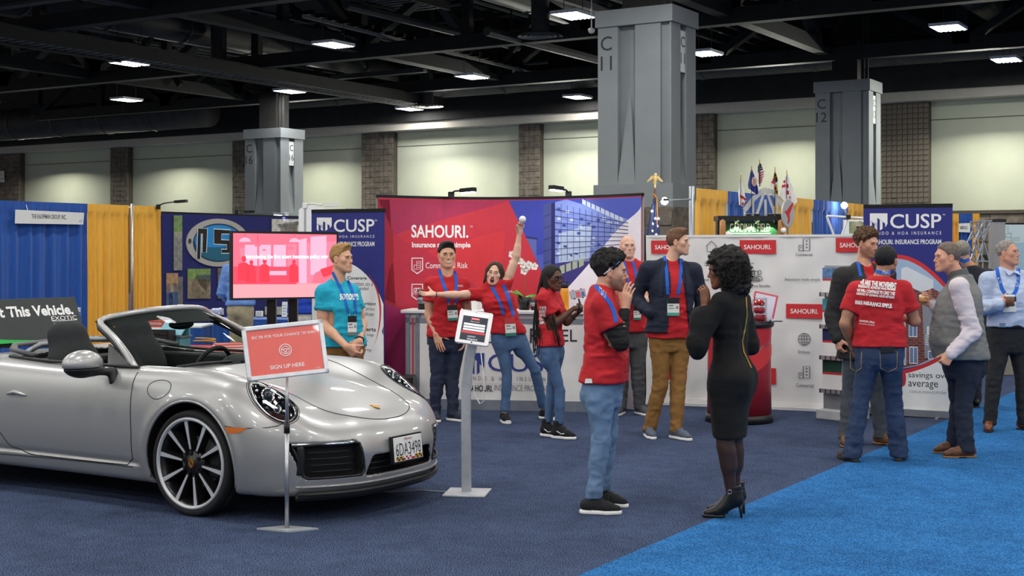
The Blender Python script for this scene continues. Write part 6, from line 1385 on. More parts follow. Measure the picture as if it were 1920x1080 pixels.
r=thing('banner_rig','white tube banner frame leaning behind the white banner','frame',(at(1570,0,16.5).x,16.5,0));fx=lambda px:(px-1570)/FPX*16.5;fzz=lambda py:CAMH-(py-HY)/FPX*16.5
for a,b_ in(((1550,405),(1618,409)),((1550,405),(1570,460)),((1590,408),(1572,460)),((1550,405),(1550,404))):
 if a!=b_ and(a[0]-b_[0])**2>4:MB().bar((fx(a[0]),0,fzz(a[1])),(fx(b_[0]),0,fzz(b_[1])),.014).build('tube',WHITEP,r)
MB().bar((fx(1571),0,fzz(458)),(fx(1571),0,0.0),.014).build('tube',WHITEP,r);MB().box(fx(1586),fx(1594),-.03,.03,fzz(411),fzz(403)).build('joint',BLACKP,r)
r=thing('golf_poster','panel with a golf course photograph behind the right roll-up banner','display',(at(1600,0,17.5).x,17.5,0));pn=Panel(r,[(at(1570,0,17.5).x,17.5),(at(1660,0,17.5).x,17.5)],0,2);pn.px('panel',[(1582,412),(1655,412),(1655,718),(1582,718)],P_WHITE,0,thick=-.04)
for pts,colr in(([(1592,415),(1655,418),(1655,438),(1592,438)],'8a9a70'),([(1596,418),(1615,414),(1616,426),(1598,428)],'b0a58a'),([(1605,425),(1630,424),(1630,432),(1608,433)],'4e5a3a')):pn.px('photo_print',pts,prt('photo_'+colr,'#'+colr,var=.3),1 if colr=='8a9a70' else 2)
RY=22.0
q=lambda px,Y=RY:(at(px,0,Y).x,Y)
drape('yellow_curtain','yellow drape sliver right of the right roll-up banner',q(1778),q(1795),2.28,GOLDC,seed=41,folds=3);drape('blue_curtain','blue drape with a small white card at the far right',q(1795),q(1821),2.28,BLUEC,seed=42,folds=3);drape('yellow_curtain','yellow drape beside the folding lattice frame',q(1821),q(1834),2.28,GOLDC,seed=43,folds=2)
r=thing('exhibitor_sign','small white exhibitor card on the far right blue drape','sign',(at(1808,0,21.8).x,21.8,0));pn=Panel(r,[q(1790,21.9),q(1830,21.9)],0,2);pn.px('card',[(1798,419),(1820,418),(1819,436),(1797,435)],prt('card_white','#d9d9d6'),0,thick=-.004);pn.text('ROBERTS & CO',1800,424,1814,430,P_DARK,1,bold=.03)
r=thing('lattice_stand','folding aluminium lattice frame of a bare pop-up stand','frame',(at(1845,0,20).x,20,0));lx=lambda px:(px-1845)/FPX*20;lz=lambda py:CAMH-(py-HY)/FPX*20
for(a,b_)in(((1832,415),(1856,490)),((1856,415),(1832,490)),((1832,415),(1860,414)),((1826,455),(1845,415)),((1826,455),(1846,490)),((1846,415),(1840,490)),((1858,420),(1830,450)),((1832,490),(1856,490))):
 for dy in(0,.3):MB().bar((lx(a[0]),dy,lz(a[1])),(lx(b_[0]),dy,lz(b_[1])),.012,n=6).build('lattice_tube',ALU,r)
for px in(1832,1856):
 for dy in(0,.3):MB().bar((lx(px),dy,lz(490)),(lx(px),dy,0),.012,n=6).build('lattice_leg',ALU,r)
r=thing('felt_column','tall grey carpeted panel column with a black cap','panel',(at(1869,0,20.5).x,20.5,0));MB().box(-.095,.095,-.1,.1,0,CAMH-(416-HY)/FPX*20.5,bev=.01).build('panel',pm('grey_felt','#9c9a98',.9,var=.15,scale=60),r);MB().box(-.105,.105,-.11,.11,CAMH-(416-HY)/FPX*20.5,CAMH-(411-HY)/FPX*20.5).build('cap',BLACKP,r)
r=thing('line_poster','pale blue poster panel with line drawings at the right edge','poster',(at(1900,0,21.5).x,21.5,0));pn=Panel(r,[q(1880,21.5),q(1960,21.5)],0,2);pn.px('panel',[(1880,421),(1950,421),(1950,800),(1880,800)],prt('poster_pale','#c3d3d3'),0,thick=-.03);pn.px('top_bar',[(1880,418),(1950,418),(1950,421),(1880,421)],BLACKM,1)
for pts in([(1884,425),(1890,425),(1890,437),(1896,437),(1896,445)],[(1886,445),(1896,445),(1896,438),(1886,438),(1886,445)]):pn.line(pts,.008,prt('poster_line','#6f8c8a'),1)
pn.text('ACCOUNTING',1893,445,1912,448,prt('poster_line','#6f8c8a'),1);pn.text('SERVICES',1895,449,1911,452,prt('poster_line','#6f8c8a'),1);pn.px('print_field',[(1884,455),(1950,455),(1950,560),(1884,560)],prt('poster_blue','#9fc0cc'),1)
for k,(px,lab)in enumerate(((1798,'black skirted table half hidden behind the man in the grey vest'),(1884,'dark box chair at the far right behind the men'))):
 r=thing('dark_table' if k==0 else 'grey_box',lab,'table' if k==0 else 'box',(at(px,0,19.0).x,19.0,0));MB().box(-.28,.28,-.3,.3,.72 if k==0 else .0,.75 if k==0 else .45,bev=.01).build('top' if k==0 else 'body',BLACKP if k==0 else pm('box_tan','#8a8478',.7),r)
 if k==0:MB().box(-.27,.27,-.29,.29,0.01,.72).build('skirt',pm('black_cloth','#1b1c20',.9),r)
 else:MB().box(-.29,.29,-.31,.31,.45,.48).build('lid',GREYM,r)
print('booths',round(time.time()-T0,1))
# people
SKINM={}
def skin_mat(key,rough=0.5):
 if key not in SKINM:
  m=pm('skin_'+key,'#ffffff',rough,var=0.07,scale=35,attr='Col',bump=0.08,bscale=260)
  b=m.node_tree.nodes['Principled BSDF'];b.inputs['Subsurface Weight'].default_value=0.0;SKINM[key]=m
 return SKINM[key]
def lin(h):return np.array(srgb(h)[:3],dtype=np.float32)
EYEW=pm('eye_white','#dcd8d2',.25,var=0);TEETH=pm('teeth','#e9e6de',.3,var=0);MOUTHM=pm('mouth_dark','#4a1414',.5,var=0)
def iris_mat(h):return pm('iris_'+h[1:],h,.2,var=0)
def hair_mat(h):return pm('hair_'+h[1:],h,.72,var=.35,scale=60,bump=.45,bscale=170,stretch=(1,.35,.6))
def cloth(name,h,**k):return pm('cloth_'+name,h,k.pop('rough',.85),var=k.pop('var',.10),scale=k.pop('scale',22),bump=k.pop('bump',.12),bscale=k.pop('bscale',320),**k)
RED_T=cloth('red_heather','#ba1e27');LANY=cloth('lanyard_blue','#1f5fc0',var=.08);KHAKI=cloth('khaki','#86602f',var=.14);
DENIM_B=cloth('blue_denim','#4a668b',var=.26,scale=9);DENIM_D=cloth('dark_denim','#232c42',var=.18,scale=9);DENIM_M=cloth('mid_denim','#293b5a',var=.34,scale=7);DENIM_L=cloth('light_denim','#6682a2',var=.28,scale=8)
HANDP=dict(relaxed=(.35,.45,.3),flat=(.05,.06,.05),fist=(1.35,1.5,1.0),hold=(.8,.9,.6),point=(.25,.35,.3),splay=(.0,.08,.05))
class Pose:pass
def rotm(yaw,pitch,roll):
 f=np.array([sin(yaw)*cos(pitch),-cos(yaw)*cos(pitch),sin(pitch)]);l=np.array([cos(yaw),sin(yaw),0.0]);u=np.cross(l,f)*-1.0
 u=np.cross(f,l)if np.cross(f,l)[2]>0 else np.cross(l,f)
 l2=l*cos(roll)+u*sin(roll);u2=u*cos(roll)-l*sin(roll)
 return np.stack([l2,f,u2])
def loft(c0,c1,tab,lat0,lat1,fwd_sign=1.0):
 c0=A3(c0);c1=A3(c1);ax=c1-c0;L_=float(np.linalg.norm(ax));a=ax/L_;T=np.array([r[0]for r in tab])
 cols=[np.array([r[i]for r in tab])for i in range(1,5)];TT=np.linspace(T[0],T[-1],200);sm=[]
 for c in cols:
  y=np.interp(TT,T,c);k=np.hanning(25);k/=k.sum();sm.append(np.convolve(np.pad(y,12,mode='edge'),k,'valid').astype(np.float32))
 TT=TT.astype(np.float32);lat0=A3(_nrm(lat0));lat1=A3(_nrm(lat1))
 def f(X,Y,Z):
  px,py,pz=X-c0[0],Y-c0[1],Z-c0[2];t=(px*a[0]+py*a[1]+pz*a[2])/L_;tc=np.clip(t,T[0],T[-1]);over=np.abs(t-tc)*L_
  w_=np.interp(tc,TT,sm[0]).astype(np.float32);df=np.interp(tc,TT,sm[1]).astype(np.float32);db=np.interp(tc,TT,sm[2]).astype(np.float32);sh=np.interp(tc,TT,sm[3]).astype(np.float32)
  s=np.clip(tc,0,1);lx=lat0[0]+(lat1[0]-lat0[0])*s;ly=lat0[1]+(lat1[1]-lat0[1])*s;n=np.sqrt(lx*lx+ly*ly);lx,ly=lx/n,ly/n
  fx,fy=ly,-lx
  qx,qy=px-a[0]*t*L_,py-a[1]*t*L_;u=qx*lx+qy*ly;v=qx*fx+qy*fy-sh
  d=np.where(v>0,df,db);r=np.sqrt(u*u+v*v)+1e-6;rho=(np.abs(u/w_)**2.35+np.abs(v/d)**2.35)**(1/2.35)+1e-6
  dd=r*(1-1/rho);return np.where(over>0,np.sqrt(np.maximum(dd,0)**2+over**2)+np.minimum(dd,0)*(over<.02),dd)
 R=max(r[1]for r in tab)+.12;return f,np.minimum(c0+ax*T[0],c0+ax*T[-1])-R,np.maximum(c0+ax*T[0],c0+ax*T[-1])+R
MT=[(-.02,.13,.09,.10,0),(.10,.168,.105,.125,-.005),(.20,.168,.105,.118,0),(.36,.150,.108,.098,.005),(.55,.160,.118,.100,.008),(.72,.174,.122,.105,.004),(.84,.150,.100,.100,-.006),(.93,.088,.07,.085,-.012),(1.0,.068,.058,.066,-.012)]
FT=[(-.02,.13,.085,.10,0),(.10,.170,.098,.130,-.008),(.20,.160,.092,.115,0),(.38,.122,.088,.085,.004),(.55,.135,.100,.085,.008),(.70,.148,.112,.092,.006),(.83,.130,.088,.090,-.004),(.93,.074,.06,.075,-.01),(1.0,.058,.05,.058,-.01)]
def scale_tab(tab,sc,add=0.0,wid=1.0,dep=1.0,belly=0.0,loose=0.0):
 out=[]
 for t,w_,f,b,s in tab:
  bl=belly*math.exp(-((t-.36)/.22)**2)
  lo=loose*min(1,max(0,(.62-t)/.35))if t<.62 else 0
  k=add if t<.93 else add*.4
  out.append((t,w_*sc*wid+k+lo+bl*.35,f*sc*dep+k+lo+bl,b*sc*dep+k+lo+bl*.15,s*sc))
 return out
def mid(a,b,t=.5):return np.asarray(a)*(1-t)+np.asarray(b)*t
def tube_mesh(m,pts,r,n=6):m.tube([tuple(p)for p in pts],r,n)
def fold(v,q,seed,amp=.006,fr=(9,9,15),a2=.4,mask=None):
 n=vnormals(v,q);P=v*np.array(fr);n1=noise3(P,seed);n2=noise3(P*2.2+7,seed+1);d=(1-2.2*np.abs(n1))*amp*.9+(1-2*np.abs(n2))*amp*a2-amp*.35
 if mask is not None:d=d*mask
 return(v+n*d[:,None]).astype(np.float32)
ALLP=[]
class Person:
 def __init__(s,label,Y,height,skin,P,female=False,wid=1.0,dep=1.0,belly=0.0,res=1.0,hand=('relaxed','relaxed'),group=None):
  s.Y,s.k,s.res,s.fem=Y,height/1.75,res,female;s.skin=lin(skin);s.skinkey=skin[1:];s.wid,s.dep,s.belly=wid,dep,belly;s.seed=len(ALLP)*17+3
  J=lambda q:np.array(at(q[0],q[1],Y+(q[2]if len(q)>2 else 0)),dtype=np.float64);s.J=J;s.hand=hand
  sy,hy=radians(P['shyaw']),radians(P.get('hipyaw',P['shyaw']));s.sy,s.hy=sy,hy
  ls,lh=np.array([cos(sy),sin(sy),0]),np.array([cos(hy),sin(hy),0]);s.ls,s.lh=ls,lh;s.fs,s.fh=np.array([sin(sy),-cos(sy),0]),np.array([sin(hy),-cos(hy),0])
  sw=P.get('shw',(.165 if female else .195)*s.k*wid);hw=.088*s.k
  if 'chest' in P:c=J(P['chest']);s.sh=[c-ls*sw,c+ls*sw]
  else:
   a,b=P['sh'];s.sh=[J((a[0],a[1],(a[2]if len(a)>2 else-.18*sin(sy)))),J((b[0],b[1],(b[2]if len(b)>2 else .18*sin(sy))))]
  hc=J(P['pelvis']);s.hip=[hc-lh*hw,hc+lh*hw];s.hc=hc
  s.sh=[q+np.array([0,0,-.010*s.k])+ls*(.016*s.k*(1 if i==0 else-1))for i,q in enumerate(s.sh)]
  s.neck=mid(s.sh[0],s.sh[1])+np.array([0,0,.092*s.k])-s.fs*.012
  s.el=[J(q)if q else None for q in P['el']];s.wr=[J(q)if q else None for q in P['wr']];s.kn=[J(q)for q in P['kn']];s.an=[J(q)for q in P['an']]
  s.toe=[radians(t)for t in P['toe']];s.hd=P.get('hd',(None,None));s.hn=P.get('hn',(None,None))
  H=P['head'];s.hcen=J(H['c']);s.hs=H.get('s',.95);s.HR=rotm(radians(H['yaw']),radians(H.get('pitch',0)),radians(H.get('roll',0)));s.H=H
  g=mid(s.an[0],s.an[1]);s.root=thing('person',label,'person',(g[0],g[1],0),group=group);s.o=np.array([g[0],g[1],0]);ALLP.append(s)
  s.crotch=hc-np.array([0,0,.075*s.k]);s.tab=FT if female else MT;s.bvh=[]
  if P.get('gnd',True):
   for i in(0,1):s.an[i][2]=P.get('anz',.085)if not(len(P['an'][i])>3)else P['an'][i][3]
 def hp(s,x,y,z):return s.hcen+(s.HR.T@np.array([x,y,z]))*s.hs
 def emit(s,name,v,q,mat,parent=None,smooth=True,bv=True):
  o=mk(name,(v-s.o).astype(np.float32),q,mat,parent or s.root,smooth)
  if bv:s.bvh.append(BVHTree.FromPolygons([tuple(x)for x in v],[tuple(int(i)for i in x)for x in q]))
  return o
 def put(s,name,m,mat,parent=None,smooth=True):
  bmesh.ops.translate(m.bm,vec=tuple(-s.o),verts=m.bm.verts[:]);return m.build(name,mat,parent or s.root,smooth)
  # skin
 def head_field(s):
  h=.0040*s.res;k=s.hs;R=s.HR;hp=s.hp;H=s.H;E=lambda c,r:ell(hp(*c),[x*k for x in r],R);C=lambda a,b,ra,rb:rcone(hp(*a),hp(*b),ra*k,rb*k)
  f=Field(s.hcen-.165*k-np.array([0,0,.09]),s.hcen+.165*k,h);jw=H.get('jaw',1.0)
  f.add(E((0,-.014,.036),(.079,.097,.087)),0);f.add(E((0,.026,-.030),(.0655*jw,.060,.086)),.03)
  for x in(-1,1):
   f.add(C((x*.060*jw,-.004,-.05),(x*.020*jw,.066,-.100),.019,.018),.028);f.add(E((x*.046,.056,-.012),(.020,.018,.018)),.03)
  f.add(E((0,.074,-.103),(.021*jw,.018,.016)),.022);f.add(C((-.032,.079,.026),(.032,.079,.026),.011,.011),.022)
  nl=H.get('nose',1.0);f.add(C((0,.083,.016),(0,.094+.008*nl,-.024),.0070,.0085),.012);f.add(E((0,.096+.010*nl,-.029),(.0085,.0085,.0075)),.010)
  for x in(-1,1):f.add(E((x*.0125,.093,-.033),(.0075,.0085,.0065)),.008);f.sub(E((x*.033,.104,.006),(.018,.0165,.012)),.016)
  f.add(E((0,.076,-.062),(.030,.020,.024)),.02)
  sm=H.get('smile',0)
  if H.get('open'):f.sub(E((0,.100,-.076),(.019,.026,.024)),.006)
  else:
   f.add(C((-.019,.089,-.058+.004*sm),(.019,.089,-.058+.004*sm),.0045,.0045),.006);f.add(C((-.016,.088,-.069+.003*sm),(.016,.088,-.069+.003*sm),.0058,.0058),.006);f.sub(C((-.024,.098,-.0635+.006*sm),(.024,.098,-.0635+.006*sm),.0035,.0035),.004)
  for x in(-1,1):
   f.add(E((x*.081,-.008,-.002),(.009,.020,.032)),.008);f.sub(E((x*.091,-.004,.002),(.007,.011,.020)),.004);f.add(E((x*.078,-.002,-.028),(.009,.009,.010)),.008)
  nk=s.neck-np.array([0,0,.03]);f.add(rcone(hp(0,-.022,-.045),nk,.056*k*H.get('neckw',1.0)*(0.86 if s.fem else 1),.066*k*(0.84 if s.fem else 1)),.03)
  v,q=f.mesh(1);return v,q
 def color_head(s,v):
  L_=(v-s.hcen)@s.HR.T/s.hs;x,y,z=L_.T;col=np.tile(s.skin,(len(v),1));H=s.H
  def blend(mask,c):nonlocal col;m=np.clip(mask,0,1)[:,None];col=col*(1-m)+np.asarray(c,dtype=np.float32)*m
  blend(.22*np.exp(-((np.abs(x)-.045)/.02)**2-((z+.025)/.016)**2)*(y>.03),s.skin*np.array([1.03,.84,.80]));blend(.22*np.exp(-(x/.012)**2-((z+.03)/.012)**2)*(y>.09),s.skin*np.array([1.05,.75,.7]))
  blend(.3*(np.abs(x)>.075),s.skin*np.array([1.05,.75,.7]))
  if H.get('stubble'):
   c,a=H['stubble'];jaw=sstep(-.034,-.052,z-.02*sstep(.05,-.02,y))*sstep(-.02,.01,y)*sstep(-.135,-.115,z);mou=1-np.exp(-(x/.020)**4-((z+.064)/.010)**4)
   blend(jaw*mou*a,lin(c))
  lipc=H.get('lips',s.skin*np.array([.95,.52,.50]));blend((.8 if H.get('open')else 0.0)*np.exp(-(x/.022)**4-((z+.064)/(.011 if not H.get('open')else .03))**4)*(y>.075),lipc)
  if H.get('open'):blend((np.exp(-(x/.017)**4-((z+.076)/.021)**4)*(y>.03)*(y<.096))*2,lin('#5a1616'))
  return col
 def face_parts(s):
  H=s.H;k=s.hs;M3=Matrix([list(r)for r in s.HR]).transposed().to_4x4();ir=iris_mat(H.get('iris','#3a2a1c'))
  def ellm(c,r,n=10):m=MB();m.ball((0,0,0),k,n,r);bmesh.ops.transform(m.bm,matrix=Matrix.Translation(Vector(s.hp(*c)))@M3,verts=m.bm.verts[:]);return m
  gx=H.get('gaze',0.0)
  fv=s.HR.T@np.array([0,1.0,0])
  def face(x,z,off=0.0):
   h=s.skinbvh.ray_cast(Vector(s.hp(x,.16,z)),Vector(-fv));q=np.array(h[0])if h[0]is not None else s.hp(x,.085,z);return s.HR@(q-s.hcen)/k+np.array([0,off,0])
  eh=.0072 if H.get('open')else .0050
  for x in(-1,1):
   c=face(x*.0335,.004,-.0030);e=s.put('eye',ellm(tuple(c),(.0140,.0062,eh),14),EYEW);s.put('iris',ellm((c[0]+gx*.005,c[1]+.0032,c[2]),(.0054,.0035,min(.0054,eh+.0004)),12),ir,e)
   m=MB();m.tube([tuple(s.hp(c[0]+u*.0145,face(c[0]+u*.0145,c[2])[1]+.0014+.0022*(1-u*u),c[2]+eh*(1.0-u*u)*1.02-.0006))for u in np.linspace(-1,1,7)],.0017*k,5);s.put('eyelid',m,pm('lash_dark','#2a1d17',.6),e)
   bh=H.get('brow','#2a1f18');m=MB();up=.007 if H.get('open')else 0
   pts=[s.hp(*face(x*u,z_+up,.0012))for u,z_ in((.016,.0235),(.027,.0250),(.040,.0235),(.053,.0175))];m.tube([tuple(p)for p in pts],[.0028*k,.0042*k,.0038*k,.0016*k],6,flat=.9);s.put('eyebrow',m,hair_mat(bh))
  if not H.get('open'):
   lc=H.get('lips',s.skin*np.array([.88,.60,.57]));key='lips_%02x%02x%02x'%tuple(int(min(1,q)*255)for q in lc);lm=pm(key,tuple(float(q)for q in lc),.45,var=.05);sm=H.get('smile',.3);wv=.021+.006*sm;U7=np.linspace(-1,1,9)
   for z0,b0,rr_ in((-.0595,.005*sm,.0030),(-.0680-.004*sm,.012*sm,.0036)):
    m=MB();m.tube([tuple(s.hp(*face(u*wv,z0+b0*u*u+(.0 if rr_<.0033 else .0045*u*u),-.0010)))for u in U7],[rr_*.8*k*(1.02-.75*u*u)for u in U7],6);s.put('lips',m,lm)
   if sm>.5:
    c=face(0,-.064,-.0015);s.put('teeth',ellm(tuple(c),(.023,.0045,.0062),14),TEETH)
  if H.get('open'):s.put('teeth',ellm((0,.082,-.059),(.014,.006,.0045)),TEETH);s.put('tongue',ellm((0,.068,-.090),(.014,.018,.007)),pm('tongue','#a8484a',.4))
 def arm_prims(s,i,up=True):
  k=s.k*(.86 if s.fem else 1.0);sh,el,wr=s.sh[i],s.el[i],s.wr[i];out=[]
  if up:out+=[(rcone(sh,el,.053*k,.042*k),.0),(rcone(mid(sh,el,.35),mid(sh,el,.7),.052*k,.046*k),.02)]
  a=mid(el,wr,.04 if up else .45);out+=[(rcone(a,wr,(.043 if up else .036)*k,.0275*k),.02)]
  if up:out+=[(rcone(mid(el,wr,.12),mid(el,wr,.42),.044*k,.039*k),.02)]
  return out
 def hand_prims(s,i):
  k=s.k*(.90 if s.fem else 1.0);wr,el=s.wr[i],s.el[i];d=_nrm(s.hd[i])if s.hd[i]is not None else _nrm(wr-el);n=s.hn[i]if s.hn[i]is not None else(s.ls if i==0 else-s.ls);n=np.asarray(n,float);n=_nrm(n-d*(n@d))
  t=np.cross(n,d)*(1 if i==1 else-1)
  t=_nrm(t);pose=s.hand[i];c=HANDP[pose]if isinstance(pose,str)else pose;out=[]
  P=lambda u,v,w_=0.0:wr+(d*u+t*v+n*w_)*k
  for v,L_ in((.030,.088),(.010,.092),(-.011,.088),(-.029,.080)):out.append((rcone(P(.004,v*.55),P(L_,v),.0175*k,.0115*k),.014))
  out.append((rcone(P(.02,.030,.008),P(.055,.036,.010),.017*k,.014*k),.012))
  tips=[];sp=.055 if pose not in('splay',)else .20
  for j,(v,L_,l1,l2,l3)in enumerate(((.030,.088,.043,.026,.021),(.010,.092,.047,.030,.022),(-.011,.088,.043,.028,.022),(-.029,.080,.034,.021,.019))):
   a=0.0;p=P(L_,v);dd=d+t*(1.5-j)*sp*.8;dd=_nrm(dd);r=.0098-.0006*j
   for m_,(l,c_)in enumerate(((l1,c[0]),(l2,c[1]),(l3,c[2]))):
    cc=c_*(1+.08*j)if isinstance(pose,str)else c_;a+=cc;e=p+(dd*cos(a)+n*sin(a))*l*k;out.append((rcone(p,e,r*k,(r-.0009)*k),.003));p=e;r-=.0009
   tips.append(p)
  ta={'fist':(.55,.9),'hold':(.6,.75),'flat':(.8,.2),'splay':(1.05,.1)}.get(pose if isinstance(pose,str)else '',(.75,.4));p=P(.022,.030,.008);td=_nrm(d*cos(ta[0])+t*sin(ta[0])+n*ta[1])
  for l,r0,r1,bend in((.040,.0155,.0120,0),(.032,.0120,.0105,.25),(.026,.0105,.0085,.25)):td=_nrm(td+n*bend+d*bend*.5);e=p+td*l*k;out.append((rcone(p,e,r0*k,r1*k),.008));p=e
  s.tips=tips;return out
 def build_skin(s,arms=(True,True),upper=(True,True),legs=True):
  parts,cols=[],[];v,q=s.head_field();parts.append((v,q));cols.append(s.color_head(v))
  for i in(0,1):
   if not arms[i]or s.wr[i]is None:continue
   pr=s.arm_prims(i,upper[i])+s.hand_prims(i);lo=np.min([p[0][1]for p in pr],0);hi=np.max([p[0][2]for p in pr],0);f=Field(lo,hi,.0048*s.res)
   for p,k in pr:f.add(p,k)
   v,q=f.mesh(1);parts.append((v,q));c=np.tile(s.skin,(len(v),1));dist=np.linalg.norm(v-s.wr[i],axis=1);m=(.22*sstep(.05,.15,(v-s.wr[i])@_nrm(s.wr[i]-s.el[i])))[:,None];cols.append(c*(1-m)+c*np.array([1.06,.78,.72])*m)
  f=Field(np.minimum(s.neck,s.an[0])*0+np.min([s.neck,s.sh[0],s.sh[1],s.hip[0],s.hip[1],s.kn[0],s.kn[1],s.an[0],s.an[1]],0)-.22,np.max([s.neck,s.sh[0],s.sh[1],s.hip[0],s.hip[1],s.kn[0],s.kn[1]],0)+.22,.016)
  f.add(loft(s.crotch,s.neck,scale_tab(s.tab,s.k,-.022,s.wid,s.dep,s.belly),s.lh,s.ls),0)
  for i in(0,1):
   f.add(rcone(s.neck-np.array([0,0,.03]),s.sh[i],.045*s.k,.046*s.k),.05);f.add(rcone(s.sh[i],mid(s.sh[i],s.el[i],.5)if s.el[i]is not None else s.sh[i],.048*s.k,.044*s.k),.03)
   f.add(rcone(s.hip[i],s.kn[i],.060*s.k,.038*s.k),.03).add(rcone(s.kn[i],s.an[i],.038*s.k,.030*s.k),.02)
  v,q=f.mesh(1);parts.append((v,q));cols.append(np.tile(s.skin,(len(v),1)))
  v,q=join(parts);o=s.emit('body',v,q,skin_mat(s.skinkey),bv=False);set_col(o,'Col',np.concatenate(cols));s.skinbvh=BVHTree.FromPolygons([tuple(x)for x in parts[0][0]],[tuple(int(i)for i in x)for x in parts[0][1]]);s.face_parts();return o
  # clothes
 def bounds(s,pts,m):P=np.array(pts);return P.min(0)-m,P.max(0)+m
 def shirt(s,mat,hem,sleeve=.55,loose=.022,add=.016,name='t_shirt',amp=.010,long=False,neck_z=None,h=.0095,rsl=.066,open_front=None,collar=None,bust=True,cuff=(.034,.034),one_sleeve=(True,True),tail=0.0):
  k=s.k;h*=s.res;hz=hem if hem<3 else at(0,hem,s.Y).z
  pts=[s.neck,s.hc-np.array([0,0,.2]),s.sh[0],s.sh[1]]+[p for i in(0,1)if s.el[i]is not None for p in([s.el[i],s.wr[i]]if long else[mid(s.sh[i],s.el[i],sleeve)])]
  lo,hi=s.bounds(pts,.20);lo[2]=max(lo[2],hz-.03);hi[2]=min(hi[2],max(s.neck[2]+.12,max(p[2]for p in pts)+.1));f=Field(lo,hi,h)
  tb=scale_tab(s.tab,k,add,s.wid,s.dep,s.belly,loose);tb=[(tb[0][0]-.18,tb[1][1]*.99,tb[1][2],tb[1][3],0)]+tb[1:]
  f.add(loft(s.crotch,s.neck,tb,s.lh,s.ls),0)
  if s.fem and bust:
   for x in(-1,1):c=s.crotch+(s.neck-s.crotch)*.66+s.ls*x*.070*k+s.fs*.085*k;f.add(ell(c,(.062*k,.055*k,.062*k)),.05)
  arm_sl=[]
  for i in(0,1):
   f.add(rcone(s.neck-np.array([0,0,.035*k]),s.sh[i],.052*k,.055*k+add*.5),.05)
   if s.el[i]is None or not one_sleeve[i]:continue
   kk=k*(.9 if s.fem else 1.0)
   if long:
    f.add(rcone(s.sh[i],s.el[i],rsl*kk,(rsl-.010)*kk),.035).add(rcone(s.el[i],s.wr[i],(rsl-.010)*kk,cuff[i]*kk+.006),.02)
   else:
    e=mid(s.sh[i],s.el[i],sleeve);f.add(rcone(s.sh[i],e,rsl*kk,(rsl+.004)*kk),.035);arm_sl.append((e,_nrm(s.el[i]-s.sh[i]),kk))
  f.keep(halfspace((0,0,hz),(0,0,-1)),.004)
  for e,d,kk in arm_sl:
   R=.085*kk;sl=f._sl(e-.14,e+.14,0);X=f.ax[0][sl[0]][:,None,None];Y=f.ax[1][sl[1]][None,:,None];Z=f.ax[2][sl[2]][None,None,:]
   ax=(X-e[0])*d[0]+(Y-e[1])*d[1]+(Z-e[2])*d[2];rad=np.sqrt(np.maximum((X-e[0])**2+(Y-e[1])**2+(Z-e[2])**2-ax*ax,0));near=rad<.105*kk
   F=f.F[sl];F=np.where(near&(ax>-.02),np.maximum(F,ax),F);hol=np.maximum(rad-(rsl-.017)*kk,-(ax+.018));F=np.where(near,np.maximum(F,-hol),F);f.F[sl]=F
  nz=s.neck[2]+.012*k if neck_z is None else neck_z;c=s.neck+s.fs*.012+np.array([0,0,.0]);n_=_nrm(np.array([0,0,1.0])+s.fs*.38);f.keep(halfspace(c+n_*.020*k,n_),.006)
  f.sub(ell(c+s.fs*.035+np.array([0,0,.035*k]),(.058*k,.058*k,.052*k)),.01)
  if open_front:
   wt,wbm,off=open_front;P0=s.crotch;axz=s.neck-s.crotch;lat,fw=s.ls,s.fs
   X=f.ax[0][:,None,None];Y=f.ax[1][None,:,None];Z=f.ax[2][None,None,:];t=(Z-P0[2])/axz[2];cx,cy=P0[0]+axz[0]*t,P0[1]+axz[1]*t
   u=(X-cx)*lat[0]+(Y-cy)*lat[1]-off*(1-t);v=(X-cx)*fw[0]+(Y-cy)*fw[1];wdt=wbm+(wt-wbm)*np.clip(t,-.3,1.1);f.F=np.maximum(f.F,np.minimum(np.minimum(wdt-np.abs(u),v-.0),.05)).astype(np.float32)
  v,q=f.mesh(1);zz=v[:,2];mk_=(.45+.75*np.exp(-((zz-(hz+.22))/.16)**2))*(1-.9*np.exp(-((zz-s.neck[2])/.07)**2));v=fold(v,q,s.seed,amp,(8,8,17),.45,mk_);o=s.emit(name,v,q,mat);s.shirt_o=o;return o
 def trousers(s,mat,fit=1.0,top=None,name='trousers',amp=.007,h=.0105,cuff_z=None,hemr=None,flare=0.0):
  k=s.k;h*=s.res;lo,hi=s.bounds([s.hc,s.kn[0],s.kn[1],s.an[0],s.an[1]],.2);tz=s.hc[2]+.09*k if top is None else top;hi[2]=tz+.03;cz=cuff_z or[.055,.055];lo[2]=min(cz)-.03;f=Field(lo,hi,h)
  tb=scale_tab(s.tab,k,.004+.006*fit,s.wid,s.dep,s.belly*.7);f.add(loft(s.crotch,s.neck,tb,s.lh,s.ls),0)
  g=(.90 if s.fem else 1.0)
  for i in(0,1):
   hpj=s.hip[i]-np.array([0,0,.02]);kn,an=s.kn[i],s.an[i];f.add(rcone(hpj,kn,(.086+.010*fit)*k*(.97 if s.fem else 1),(.054+.012*fit)*k*g),.03);f.add(ell(mid(hpj,kn,.12)-s.fh*.02,(.082*k,.098*k,.13*k)),.03)
   hr=hemr or(.040+.018*fit)*k*g;e=an-np.array([0,0,.05]);f.add(rcone(kn,e,(.054+.012*fit)*k*g,hr),.02);f.add(rcone(mid(kn,an,.12),mid(kn,an,.42),(.054+.009*fit)*k*g,(.052+.010*fit)*k*g),.02)
  if s.fem or True:
   for x in(-1,1):f.add(ell(s.hc+s.lh*x*.065*k-s.fh*(.072 if s.fem else .062)*k*s.dep+np.array([0,0,-.02]),(.078*k,.072*k,.085*k)),.04)
  f.keep(halfspace((0,0,tz),(0,0,1)),.004)
